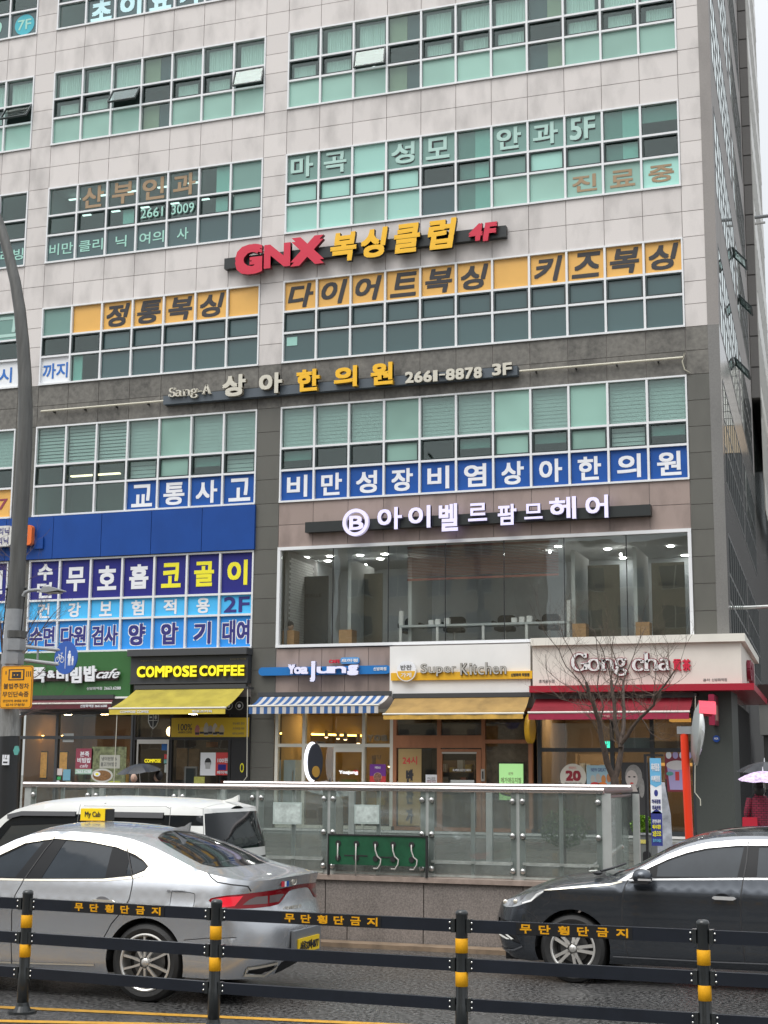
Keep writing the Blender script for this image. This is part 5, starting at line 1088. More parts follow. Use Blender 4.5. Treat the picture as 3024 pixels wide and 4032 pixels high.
m4 = n('ShaderNodeMapRange'); m4.inputs[1].default_value = .40; m4.inputs[2].default_value = .62; m4.inputs[3].default_value = .10; m4.inputs[4].default_value = .33; l(n2.outputs[0], m4.inputs[0]); l(m4.outputs[0], b.inputs['Roughness'])
bp = n('ShaderNodeBump'); bp.inputs['Strength'].default_value = .42; bp.inputs['Distance'].default_value = .011; l(vo.outputs[0], bp.inputs['Height']); l(bp.outputs[0], b.inputs['Normal'])
def struct(o): o['kind'] = 'structure'; return o
def sheet(name, x0, x1, y0, y1, z, m): return struct(MB().add([(x0, y0, z), (x1, y0, z), (x1, y1, z), (x0, y1, z)], [(0, 1, 2, 3)]).build(name, m))
sheet('ground', -700, 700, -700, 700, -.03, mat('far paving', (.14, .135, .125), .7, var=.1, scale=.5))
sheet('road', -120, 120, -14, 17.4, 0, asph)
pave = mat('damp grey brown paving', (.125, .118, .105), .38, var=.25, scale=6, rvar=.12)
struct(MB().box(-120, 120, 17.4, 20, -.02, .15).build('pavement', pave)); struct(MB().add([(-120, 20, .15), (120, 20, .15), (120, 37.88, .38), (-120, 37.88, .38), (120, 60, .5), (-120, 60, .5)], [(0, 1, 2, 3), (3, 2, 4, 5)]).build('pavement', pave))
struct(MB().box(-120, 120, -30, -14, -.02, .15).build('pavement', pave))
lineY = mat('worn yellow road paint', (.55, .29, .03), .5, var=.25, scale=12)
def line(uv, wd, nm='road_marking', m=lineY, z=.005, x0=-40, x1=30):
    (xa, ya), (xb, yb) = G(*uv[0]), G(*uv[1]); k = (yb - ya) / (xb - xa); fy = lambda x: ya + k * (x - xa)
    struct(MB().add([(x0, fy(x0) - wd / 2, z), (x1, fy(x1) - wd / 2, z), (x1, fy(x1) + wd / 2, z), (x0, fy(x0) + wd / 2, z)], [(0, 1, 2, 3)]).build(nm, m))
line(((60, 3970), (1000, 4012)), .12)
line(((0, 4022), (400, 4030)), .12)
# gutter strip and kerb along the foot of the stair wall
struct(MB().box(-30, 30, 16.62, 16.9, -.01, .05).build('kerb', mat('rusty kerb stone', (.23, .165, .11), .5, var=.3, scale=5)))

# ------------------------------------------------------------------ glazed stair enclosure beside the road
RX0, RX1, RY0, RY1 = -10.98, -3.231, 16.95, 19.0
t = thing('glazed_stairwell', 'granite based glass balustrade round a stairwell with stainless handrail', 'balustrade', ((RX0 + RX1) / 2, RY0, 0))
HB = .80
slabs = [F(u, 3600, RY0)[0] for u in (880, 1280, 1668, 2060)]
xsb = [RX0] + [RX0 + (slabs[0] - RX0) / 2] + slabs + [RX1]
corest = mat('dark mortar', (.09, .08, .07), .9)
MB().box(RX0 + .02, RX1 - .02, RY0 + .03, RY0 + .24, -.02, HB - .05).build('wall_core', corest, t)
MB().box(RX1 - .24, RX1 - .03, RY0 + .24, RY1, -.02, HB - .05).build('wall_core', corest, t)
MB().box(RX0 + .02, RX0 + .24, RY0 + .24, RY1, -.02, HB - .05).build('wall_core', corest, t)
MB().box(RX0 + .24, RX1 - .24, RY1 - .2, RY1, .1, .55).build('wall_core', corest, t)
for a, b_ in zip(xsb[:-1], xsb[1:]):
    MB().box(a + .006, b_ - .006, RY0, RY0 + .03, .28, HB - .06).build('granite_slab', rgran, t)
low = [RX0] + [F(u, 3700, RY0)[0] for u in (760, 1120, 1366, 1666, 2000)] + [RX1]
for a, b_ in zip(low[:-1], low[1:]): MB().box(a + .006, b_ - .006, RY0, RY0 + .03, -.02, .27).build('granite_slab', rgran, t)
MB().box(RX1 - .03, RX1, RY0, RY1, -.02, HB - .06).build('granite_slab', rgran, t); MB().box(RX0, RX0 + .03, RY0 + .031, RY1, -.02, HB - .06).build('granite_slab', rgran, t)
cap = mat('pinkish stone coping', (.32, .25, .21), .45, var=.2, scale=10)
MB().box(RX0 - .03, RX1 + .03, RY0 - .04, RY0 + .27, HB - .055, HB).build('coping', cap, t)
MB().box(RX1 - .27, RX1 + .03, RY0 + .271, RY1, HB - .055, HB).build('coping', cap, t)
gRail = glass('rain streaked balustrade glass', (.70, .75, .73), .04, rough=.02, wav=.05, dirt=.15, dirtcol=(.33, .35, .34))
rusty = mat('stained pale metal strip', (.42, .45, .42), .4, metal=.5, var=.3, scale=9)
postus = [105, 360, 460, 700, 950, 1060, 1285, 1302, 1672, 1692, 1868, 2030, 2048, 2200, 2372]
def P_(u, v=3300): return F(u, v, RY0 + .12)[0]
main = [RX0 + .05, P_(358), P_(700), P_(1010), P_(1294), P_(1682), P_(2040), RX1 - .06]
post = MB().box(-.085, .085, -.01, .01, 0, 1.0).box(-.012, .012, .011, .09, 0, 1.0).mesh('post', mat('satin steel plate', (.50, .52, .50), .4, metal=.4, var=.08, scale=5))
dome = MB().lathe([(0, -.035), (.018, -.034), (.033, -.018), (.036, 0), (0, 0)], (0, 0, 0), 'y', 12).mesh('bolt', steel, smooth=True)
def bolt(x, y, z, s=1.0):
    o = mobj('bolt', dome); o.parent = t; o.location = Vector((x, y, z)) - t.location; o.scale = (s, s, s)
for i, x in enumerate(main):
    o = mobj('post', post); o.parent = t; o.location = Vector((x, RY0 + .13, HB)) - t.location
    for z in (HB + .10, HB + .5, HB + .9):
        for s_ in (-1, 1):
            if (i == 0 and s_ < 0) or (i == len(main) - 1 and s_ > 0): continue
            bolt(x + s_ * .06, RY0 + .105, z)
mids = [(a + b_) / 2 for a, b_ in zip(main[:-1], main[1:])]
for x in mids:
    MB().box(x - .02, x + .02, RY0 + .14, RY0 + .18, HB, HB + 1.0).build('thin_post', MATS['satin steel plate'], t)
for a, b_ in zip(main[:-1], main[1:]):
    MB().box(a + .02, b_ - .02, RY0 + .105, RY0 + .117, HB + .05, HB + .99).build('glass_panel', gRail, t)
    MB().box(a + .06, b_ - .06, RY0 + .09, RY0 + .104, HB + .17, HB + .20).build('clamp_strip', rusty, t)
MB().box(RX0 + .3, RX1 - .3, RY0 + .271, RY0 + .42, HB - .2, HB + .15).build('inner_kerb', mat('pale stained kerb', (.36, .35, .33), .6, var=.25, scale=9), t)
for a, b_ in zip(main[:-1], main[1:]): MB().box(a + .06, b_ - .06, RY0 + .09, RY0 + .104, HB + .012, HB + .035).build('clamp_strip', rusty, t)
# far side and right side of the enclosure
MB().box(RX1 - .12, RX1 - .108, RY0 + .2, RY1 - .05, HB + .02, HB + .97).build('glass_panel', gRail, t)
for a in range(4): MB().box(RX0 + .1 + a * 1.92, RX0 + 1.95 + a * 1.92, RY1 - .1, RY1 - .088, .6, HB + .97).build('glass_panel', gRail, t)
for a in range(5): MB().box(RX0 + .03 + a * 1.92, RX0 + .11 + a * 1.92, RY1 - .12, RY1 - .06, .5, HB + .98).build('thin_post', MATS['satin steel plate'], t)
hr = .037
railM = mat('bright stainless handrail', (.66, .60, .58), .22, metal=1.0)
MB().tube([(RX0 - .05, RY0 + .12, HB + 1.03), (RX1 - .05, RY0 + .12, HB + 1.03)], hr, 16).build('handrail', railM, t, smooth='auto')
MB().tube([(RX0 + 2.0, RY1 - .09, HB + 1.06), (RX1 - .06, RY1 - .09, HB + 1.06)], hr * .9, 12).build('handrail', railM, t, smooth='auto')
dkrail = mat('dark stainless rail', (.22, .18, .18), .3, metal=.9)
MB().tube([(RX1 - .08, RY0 + .16, HB + 1.03), (RX1 - .08, RY1 - .05, HB + 1.03)], hr, 12).build('handrail', dkrail, t, smooth='auto'); MB().tube([(RX1 - .08, RY0 + .16, HB + .96), (RX1 - .08, RY1 - .05, HB + .96)], .02, 10).build('side_rail', dkrail, t, smooth='auto')
# pipe rail inside the enclosure plus sloping stair rail near the right end
MB().tube([(RX1 - 1.0, RY1 - .4, .55), (RX1 - .1, RY1 - .5, 1.15)], .025, 8).build('stair_rail', steel, t, smooth='auto'); MB().tube([(RX1 - .9, RY1 - .4, .8), (RX1 - .1, RY1 - .5, .85), (RX1 + .0, RY1 - .45, .8)], .03, 8).build('stair_rail', steel, t, smooth='auto')
# faded sheets taped to the glass
sheetm = mat('bleached paper sheet', (.40, .47, .44), .6, var=.12, scale=20)
for k, (u0, v0, u1, v1, lb) in enumerate(((1076, 3158, 1188, 3244, 'crinkled bleached sheet on the balustrade glass just right of the white van'), (1396, 3168, 1494, 3243, 'pale plain sheet on the balustrade glass above the green board'))):
    x0, x1, z0, z1 = RF(u0, v0, u1, v1, RY0 + .1); o = MB().box(x0, x1, RY0 + .096, RY0 + .101, z0, z1).build('paper_sheet', sheetm); tag(o, lb, 'sheet', 'sheets on the balustrade glass'); MB().box(x0 + .02, x1 - .02, RY0 + .0945, RY0 + .0955, z0 + .02, z1 - .02).build('print_area', mat('faint wrinkled print', (.47, .53, .50), .6, var=.3, scale=14 if k == 0 else 4), o)
# green board with iron hooks
t = thing('green_hook_board', 'dark green board with five white cords hung on the balustrade', 'board', (-7.4, RY0, .9))
x0, x1, z0, z1 = RF(1298, 3285, 1678, 3402, RY0 - .03)
gb = mat('dark green board paint', (.012, .085, .038), .4, var=.25, scale=6, grime=.3)
MB().box(x0, x1, RY0 - .05, RY0 - .02, z0, z1).build('board', gb, t)
bk = mat('board edge black', (.02, .02, .02), .6)
MB().box(x0 - .015, x0, RY0 - .06, RY0 + .0, HB + .002, z1 + .01).build('side_bar', bk, t); MB().box(x1, x1 + .015, RY0 - .06, RY0 + .0, HB + .002, z1 + .01).build('side_bar', bk, t); MB().box(x0, x1, RY0 - .06, RY0 - .051, z1 - .008, z1 + .008).build('top_bar', bk, t)
MB().box(x0 + .2, x0 + .5, RY0 - .054, RY0 - .05, z1 - .25, z1 - .235).build('trace_line', bk, t); MB().box(x0 + .8, x1 - .6, RY0 - .054, RY0 - .05, z1 - .26, z1 - .245).build('trace_line', bk, t)
cord = mat('grey white cord', (.50, .47, .44), .6); w_ = x1 - x0
for i, f in enumerate((.10, .29, .49, .67, .86)):
    x = x0 + w_ * f
    for zz_ in (z1 - .10, z0 + .08): MB().prism(c36(.034, x, zz_), RY0 - .062, RY0 - .051).build('rubber_pad', bk, t)
    if i < 2: pts = [(x, RY0 - .07, z1 - .1), (x + .003, RY0 - .08, z1 - .25), (x, RY0 - .07, z0 + .05 if i == 0 else z0 - .13)]
    else: pts = [(x, RY0 - .07, z1 - .1), (x + .005, RY0 - .08, z1 - .17), (x + .03, RY0 - .08, z1 - .24), (x + .075, RY0 - .08, z1 - .275), (x + .07, RY0 - .08, z1 - .33), (x + .035, RY0 - .08, z1 - .385), (x - .02, RY0 - .07, z1 - .385)]
    MB().tube(pts, .0085, 6).build('cord', cord, t, smooth=True)

# ------------------------------------------------------------------ median guard fence
postX = [(-8.95, 11.3), (-7.10, 11.13), (-5.24, 10.95), (-3.18, 10.87), (-1.40, 10.85), (.6, 10.83)]
plast = mat('black green post plastic', (.018, .021, .022), .3, coat=.2, var=.2, scale=10)
bandM = mat('amber reflective band', (.74, .36, .012), .6, spec=.2, var=.08, scale=60)
railD = mat('dark blue black rail', (.010, .013, .020), .45, spec=.35, var=.15, scale=5)
boltM = mat('small steel bolt', (.6, .6, .58), .25, metal=1)
fence = thing('guard_fence', 'low black median fence with three rails and amber banded posts', 'fence', (-3.18, 10.87, 0))
def ring(r0, r1, z0, z1, n=24): return [(r0, z0), (r1, z1)]
pm = MB().lathe([(0, 1.005), (.030, 1.004), (.040, .997), (.046, .985), (.047, .972), (.0445, .966), (.0445, .33), (.048, .32), (.048, .02), (0, .02)], (0, 0, 0), 'z', 24).mesh('post', plast, smooth=True)
bmh = MB().lathe([(.0445, 0), (.0475, .002), (.0475, .103), (.0445, .105)], (0, 0, 0), 'z', 24).mesh('amber_band', bandM, smooth=True)
bs = MB().prismz([(.12 * math.cos(R(a)), .12 * math.sin(R(a))) for a in range(0, 360, 30)], 0, .02).lathe([(.075, .02), (.055, .06), (.048, .09)], (0, 0, 0), 'z', 20).mesh('base_plate', plast)
for x, y in postX:
    def add(me, nm, z=0, par=fence):
        o = mobj(nm, me); o.parent = par; o.location = Vector((x, y, z)) - fence.location if par is fence else Vector((0, 0, z)); return o
    p = add(pm, 'post'); p['label'] = 'black fence post with two amber reflective bands'
    add(bmh, 'amber_band', .695, p); add(bmh, 'amber_band', .455, p); add(bs, 'base_plate', 0, p)
RZ = ((.845, .935), (.565, .655), (.285, .37))
plateM = mat('black text plate', (.01, .01, .011), .4)
bolt_me = MB().sphere((0, 0, 0), .009, .006, .009, 8).mesh('bolt', boltM, smooth=True)
for i, ((xa, ya), (xb, yb)) in enumerate(zip(postX[:-1], postX[1:])):
    ang = math.atan2(yb - ya, xb - xa); Ln = math.hypot(xb - xa, yb - ya); M_ = Matrix.Translation((xa, ya, 0)) @ Matrix.Rotation(ang, 4, 'Z')
    for k, (z0, z1) in enumerate(RZ):
        r = MB().box(.045, Ln - .045, -.022, .022, z0, z1).build('rail', railD, fence, M_)
        for e_ in (.045, Ln - .075): MB().box(e_, e_ + .03, -.028, .028, z0 - .004, z1 + .004).build('rail_socket', plast, r, M_)
        for e_ in (.085, Ln - .085):
            for zz_ in (z0 + .022, z1 - .022):
                o = mobj('bolt', bolt_me, r); o.location = M_ @ Vector((e_, -.025, zz_))
    # text plate on the top rail
    s0, s1 = (.43, .80) if i == 0 else ((.29, .61) if i == 2 else ((.24, .70) if i == 3 else (.26, .74)))
    sa, sb_ = Ln * {0: .26, 1: .255, 2: .285, 3: .24, 4: .26}[i], Ln * {0: .74, 1: .745, 2: .69, 3: .72, 4: .74}[i]
    pl = MB().box(sa, sb_, -.026, -.0225, RZ[0][0] + .003, RZ[0][1] - .003).build('text_plate', plateM, fence, M_)
    for k, ch in enumerate('무단횡단금지'):
        cx = sa + (sb_ - sa) * (k + .5) / 6; text(ch, cx - .043, cx + .043, RZ[0][0] + .013, RZ[0][1] - .013, -.026, bandM, pl, .045, 0, .0015, 'lettering', M=M_)
# ------------------------------------------------------------------ cars
def pip(x, z, poly):
    c = False; j = len(poly) - 1
    for i in range(len(poly)):
        xi, zi = poly[i]; xj, zj = poly[j]
        if (zi > z) != (zj > z) and x < (xj - xi) * (z - zi) / (zj - zi) + xi: c = not c
        j = i
    return c
def dens(poly, h=.06, closed=True):
    out = []; n = len(poly)
    for i in range(n if closed else n - 1):
        a, b = poly[i], poly[(i + 1) % n]; k = max(1, int(math.hypot(b[0] - a[0], b[1] - a[1]) / h))
        for q in range(k): out.append((a[0] + (b[0] - a[0]) * q / k, a[1] + (b[1] - a[1]) * q / k))
    if not closed: out.append(poly[-1])
    return out
def smoothp(pts, it=2, closed=False):
    for _ in range(it):
        o = []; n = len(pts)
        for i in range(n if closed else n - 1):
            a, b = pts[i], pts[(i + 1) % n]; o += [(a[0] * .75 + b[0] * .25, a[1] * .75 + b[1] * .25), (a[0] * .25 + b[0] * .75, a[1] * .25 + b[1] * .75)]
        pts = o if closed else [pts[0]] + o + [pts[-1]]
    return pts
def ribbon(line, wd):
    """closed polygon around an open polyline"""
    L_, R_ = [], []
    for i in range(len(line)):
        ax, ay = line[max(i - 1, 0)]; bx, by = line[min(i + 1, len(line) - 1)]; l = math.hypot(bx - ax, by - ay) or 1; nx, ny = -(by - ay) / l, (bx - ax) / l
        w = wd[i] if isinstance(wd, list) else wd
        L_.append((line[i][0] + nx * w / 2, line[i][1] + ny * w / 2)); R_.append((line[i][0] - nx * w / 2, line[i][1] - ny * w / 2))
    return L_ + R_[::-1]
def lerp_tab(tab, x):
    if x <= tab[0][0]: return tab[0][1]
    for (a, b), (c, d) in zip(tab[:-1], tab[1:]):
        if x <= c: return b + (d - b) * (x - a) / (c - a)
    return tab[-1][1]
def smooth_tab(tab, x):
    return (lerp_tab(tab, x - .016) + lerp_tab(tab, x) * 2 + lerp_tab(tab, x + .016)) / 4
def cdt(outline, regions, h=.07):
    """triangulate outline with labelled regions (later ones win). returns pts, {label:[tris]}"""
    pts, edges = [], []
    def loop(p):
        p = dens(p, h); b = len(pts); pts.extend(p); edges.extend([(b + i, b + (i + 1) % len(p)) for i in range(len(p))])
    loop(outline)
    for nm, p in regions: loop(p)
    x0 = min(p[0] for p in outline); x1 = max(p[0] for p in outline); z0 = min(p[1] for p in outline); z1 = max(p[1] for p in outline)
    x = x0 + h * .6; i = 0
    while x < x1:
        z = z0 + h * (.3 + .5 * (i % 2))
        while z < z1:
            if pip(x, z, outline): pts.append((x, z))
            z += h
        x += h; i += 1
    r = delaunay_2d_cdt([Vector(p) for p in pts], edges, [], 0, 1e-5)
    vs, tris = r[0], r[2]; lab = {}
    bbs = [(nm, p, min(q[0] for q in p), max(q[0] for q in p), min(q[1] for q in p), max(q[1] for q in p)) for nm, p in regions]
    for f in tris:
        for k in range(1, len(f) - 1):
            t = (f[0], f[k], f[k + 1]); cx = sum(vs[i].x for i in t) / 3; cz = sum(vs[i].y for i in t) / 3
            if not pip(cx, cz, outline): continue
            l_ = 'body'
            for nm, p, a, b, c, d in bbs:
                if a <= cx <= b and c <= cz <= d and pip(cx, cz, p): l_ = nm
            lab.setdefault(l_, []).append(t)
    return vs, lab
class Car:
    def __init__(s, name, label, cat, W, uf, Lf, ur, Lr, nexp, wprof, E, zbot, wheels, rw, cr, front=None, rear=None):
        s.W, s.uf, s.Lf, s.ur, s.Lr, s.n = W, uf, Lf, ur, Lr, nexp; s.wp = wprof; s.E = E; s.cr = cr; s.wheels = wheels; s.rw = rw
        s.fd = front or [(0, 0), (2, 0)]; s.rd = rear or [(0, 0), (2, 0)]
        s.tab = {}
        for k, L_ in (('f', Lf), ('r', Lr)):
            t_ = [(0, 0)]; px, py = 0, W; acc = 0
            for i in range(1, 61):
                th = math.pi / 2 * i / 60; x = L_ * math.sin(th) ** (2 / nexp); y = W * max(0, math.cos(th)) ** (2 / nexp); acc += math.hypot(x - px, y - py); px, py = x, y; t_.append((acc, th))
            s.tab[k] = t_
        s.UR = ur + s.tab['r'][-1][0]; s.UF = uf - s.tab['f'][-1][0]
        s.obj = thing(name, label, cat, (0, 0, 0)); s.parts = {}
    def pos(s, u, z, off=0.0, side=-1):
        """point of the shell: u runs round the plan outline; side=-1 is the near side"""
        w = smooth_tab(s.wp, z)
        if s.uf <= u <= s.ur: x, y, nx, ny = u, w, 0, 1
        else:
            k, d, L_ = ('r', u - s.ur, s.Lr) if u > s.ur else ('f', s.uf - u, s.Lf)
            th = lerp_tab(s.tab[k], d); n = s.n; dl = lerp_tab(s.rd if k == 'r' else s.fd, z)
            sx = (L_ + dl) * math.sin(th) ** (2 / n); y = w * max(0, math.cos(th)) ** (2 / n)
            e = 2 - 2 / n; nx = math.sin(th) ** e / (L_ + dl); ny = max(0, math.cos(th)) ** e / w; l = math.hypot(nx, ny); nx /= l; ny /= l
            x = s.ur + sx if k == 'r' else s.uf - sx; nx = nx if k == 'r' else -nx
        return Vector((x + nx * off, side * (y + ny * off), z))
    def top_at(s, x, ty):
        """top surface: x along, ty in -1..1 across"""
        u = s.x2u(x); z = lerp_tab(s.E, u); p = s.pos(u, z)
        return Vector((p.x, ty * abs(p.y), z + lerp_tab(s.cr, x) * (1 - abs(ty) ** 2.2)))
    def x2u(s, x):
        if s.uf <= x <= s.ur: return x
        k = 'r' if x > s.ur else 'f'; L_ = s.Lr if k == 'r' else s.Lf; d = (x - s.ur) if k == 'r' else (s.uf - x)
        q = min(1, max(0, d / L_)); th = math.asin(min(1, q ** (s.n / 2))); t_ = s.tab[k]; i = th / (math.pi / 2) * 60; j = min(59, int(i)); a = t_[j][0] + (t_[j + 1][0] - t_[j][0]) * (i - j)
        return s.ur + a if k == 'r' else s.uf - a
    def out(s, nm, mb): s.parts.setdefault(nm, MB()).add(mb.v, mb.f)
    def shell(s, regions, zb, offs, h=.07, far=None):
        us = [s.UF] + [a for a, b in s.E if s.UF < a < s.UR] + [s.UR]
        top = dens([(u, lerp_tab(s.E, u)) for u in us], .05, False)
        low = [(s.UR, lerp_tab(zb, s.UR))] + [(u, z) for u, z in reversed(zb) if s.UF < u < s.UR] + [(s.UF, lerp_tab(zb, s.UF))]
        low = dens(low, .08, False)
        outl = top + low
        # wheel arches
        def arch_cut(poly):
            for cx, cz, r in s.wheels:
                new = []; ins = False; done = False
                for p in poly:
                    inside = (abs(p[0] - cx) < r and p[1] < cz + .02)
                    if inside:
                        if not done:
                            zc = p[1]; a0 = math.asin(max(-1, min(1, (zc - cz) / r)))
                            new += [(cx + r * math.cos(a), cz + r * math.sin(a)) for a in [a0 + (math.pi - 2 * a0) * i / 24 for i in range(25)]]; done = True
                    else: new.append(p)
                poly = new
            return poly
        low = arch_cut(low); outl = top + low
        regions = [((nm if nm == 'body' else '%s|%d' % (nm, i)), p) for i, (nm, p) in enumerate(regions)]
        for side, regs in ((-1, regions), (1, far if far is not None else regions)):
            vs, lab = cdt(outl, regs, h)
            for nm, tris in lab.items():
                off = offs.get(nm.split('|')[0], 0); idx = {}; mb = MB()
                for t_ in tris:
                    f = []
                    for i in t_:
                        if i not in idx: idx[i] = len(mb.v); mb.v.append(s.pos(vs[i].x, vs[i].y, off, side))
                        f.append(idx[i])
                    a, b, c = (mb.v[q] for q in f); nn = (b - a).cross(c - a); ctr = (a + b + c) / 3
                    if nn.dot(Vector((0 if abs(ctr.x - (s.uf + s.ur) / 2) < (s.ur - s.uf) / 2 else ctr.x - (s.uf + s.ur) / 2, ctr.y * 2, 0))) < 0: f = f[::-1]
                    mb.f.append(f); mb.m.append(0)
                s.out(nm if '|' not in nm else nm + '|%d' % side, mb)
    def top(s, regions, offs, xs=None, nx=90, ny=14):
        x0, x1 = s.uf - s.Lf * .999, s.ur + s.Lr * .999
        outl = [(x0, -1), (x1, -1), (x1, 1), (x0, 1)]
        # stretch lateral axis so the grid stays even
        K = s.W
        regs = [(nm, [(x, y) for x, y in p]) for nm, p in regions]
        outl = [(a, b * K) for a, b in outl]; regs = [(nm, [(a, b * K) for a, b in p]) for nm, p in regs]
        vs, lab = cdt(outl, regs, .075)
        for nm, tris in lab.items():
            idx = {}; mb = MB(); off = offs.get(nm, 0)
            for t_ in tris:
                f = []
                for i in t_:
                    if i not in idx:
                        idx[i] = len(mb.v); p = s.top_at(vs[i].x, max(-1, min(1, vs[i].y / K))); p.z += off; mb.v.append(p)
                    f.append(idx[i])
                a, b, c = (mb.v[q] for q in f)
                if (b - a).cross(c - a).z < 0: f = f[::-1]
                mb.f.append(f); mb.m.append(0)
            s.out(nm, mb)
    def finish(s, mats, M):
        s.M = M; s.o = {}
        for key, mb in s.parts.items():
            nm = key.split('|')[0]
            o = mb.build(nm, mats[nm], s.obj, None, smooth=True)
            bm = bmesh.new(); bm.from_mesh(o.data); bmesh.ops.remove_doubles(bm, verts=bm.verts, dist=.0015)
            for e in bm.edges:
                if len(e.link_faces) == 2 and e.calc_face_angle(0) > .75: e.smooth = False
            bm.to_mesh(o.data); bm.free(); o.data.transform(M); s.o[nm] = o
        return s.o
def wheel(car, c, M, spokes, rr, rt_, mrim, side=-1, twin=.0, wdt=.21, rot=0, sw=.032, label=None, dark_in=True):
    """wheel at local centre c; side -1 faces the camera"""
    tyre = MB().lathe([(rr - .01, -wdt / 2 + .01), (rr + .015, -wdt / 2), (rt_ - .05, -wdt / 2 - .006), (rt_ - .015, -wdt / 2 + .012), (rt_, -wdt / 2 + .04), (rt_, wdt / 2 - .04), (rt_ - .015, wdt / 2 - .012), (rr + .015, wdt / 2), (rr - .01, wdt / 2 - .01)], (0, 0, 0), 'y', 48)
    T_ = M @ Matrix.Translation(c)
    to = tyre.build('wheel', mat('tyre rubber', (.018, .018, .018), .6, bump=.2, bscale=60), car.obj, T_, smooth='auto')
    y0 = -wdt / 2 * 1.0 if side < 0 else wdt / 2
    s_ = -1 if side < 0 else 1
    rim = MB().lathe([(rr, y0 - .0), (rr - .012, y0 + s_ * .004), (rr - .022, y0 - s_ * .004), (rr - .028, y0 - s_ * .06), (rr - .04, y0 - s_ * .12)], (0, 0, 0), 'y', 48)
    rim.build('rim', mrim, to, T_, smooth='auto')
    for k in range(spokes):
        a = rot + 2 * math.pi * k / spokes; mb = MB()
        for t_ in ((-twin, twin) if twin else (0,)):
            for sg in (0,):
                r0, r1 = .045, rr - .015; d0, d1 = t_ * .25, t_
                ax, ay = math.cos(a), math.sin(a); px, py = -ay, ax
                q = []
                for r_, w_, d_, yy in ((r0, sw * 1.1, d0, .008), (r1 * .55, sw * .85, (d0 + d1) / 2, .0), (r1, sw, d1, -.012)):
                    for sgn in (-1, 1):
                        X_ = ax * r_ + px * (d_ + sgn * w_ / 2); Z_ = ay * r_ + py * (d_ + sgn * w_ / 2); q.append((X_, y0 + s_ * yy, Z_)); q.append((X_ * .99, y0 + s_ * yy - s_ * .03, Z_ * .99))
                b = len(mb.v); mb.v += [Vector(p) for p in q]
                for j in (0, 4):
                    for f in ((0, 2, 6, 4), (0, 4, 5, 1), (2, 3, 7, 6)): mb.f.append([b + j + i for i in f]); mb.m.append(0)
                mb.f.append([b + 8, b + 10, b + 11, b + 9]); mb.m.append(0)
        mb.build('spoke', mrim, to, T_)
    MB().lathe([(0, y0 + s_ * .012), (.025, y0 + s_ * .010), (.036, y0 + s_ * .002), (.05, y0 - s_ * .012), (.052, y0 - s_ * .05)], (0, 0, 0), 'y', 24).build('hub', mrim, to, T_, smooth='auto')
    for k in range(5):
        a = rot + .63 + 2 * math.pi * k / 5; MB().lathe([(0, y0 + s_ * .004), (.009, y0 + s_ * .004), (.01, y0 - s_ * .02)], (.055 * math.cos(a) * 1.15, 0, .055 * math.sin(a) * 1.15), 'y', 8).build('wheel_nut', dark, to, T_)
    MB().lathe([(0, y0 - s_ * .085), (rr * .62, y0 - s_ * .085), (rr * .62, y0 - s_ * .10)], (0, 0, 0), 'y', 32).build('brake_disc', mat('brake disc', (.15, .15, .15), .45, metal=.6), to, T_)
    MB().lathe([(0, y0 - s_ * .125), (rr * .97, y0 - s_ * .125)], (0, 0, 0), 'y', 32).build('wheel_back', black, to, T_)
    return to
rain_n = None
def paint(name, col, metal, rough, coat=.6):
    m = mat(name, col, rough, metal=metal, coat=coat, bump=.04, bscale=260); return m
silverP = paint('silver car paint', (.56, .58, .61), .75, .27); darkP = paint('graphite car paint', (.060, .068, .080), .7, .26, .6); whiteCar = paint('white van paint', (.74, .74, .71), 0, .3)
tint = mat('tinted car glass', (.030, .037, .045), .05, spec=.14, var=.2, scale=2); tintD = mat('dark rear glass', (.010, .012, .014), .05, spec=.35)
gapM = mat('panel gap', (.02, .02, .022), .6); chrome = mat('bright chrome', (.84, .78, .66), .2, metal=.6); pillarM = mat('matt black pillar', (.014, .015, .017), .3, spec=.12)
well = mat('wheel well black', (.008, .008, .008), .9)
def under(car, M, x0, x1, w, z0=.17, z1=.5):
    MB().box(x0, x1, -w, w, z0, z1).build('underbody', well, car.obj, M)
    for cx, cz, r in car.wheels:
        for s_ in (-1, 1):
            mb = MB(); n = 20
            for i in range(n):
                a, b = math.pi * i / n, math.pi * (i + 1) / n
                mb.add([(cx + r * math.cos(q), s_ * yy, cz + r * math.sin(q)) for q in (a, b) for yy in (car.W - .015, car.W - .30)], [(0, 1, 3, 2)])
            mb.build('wheel_well', well, car.obj, M)

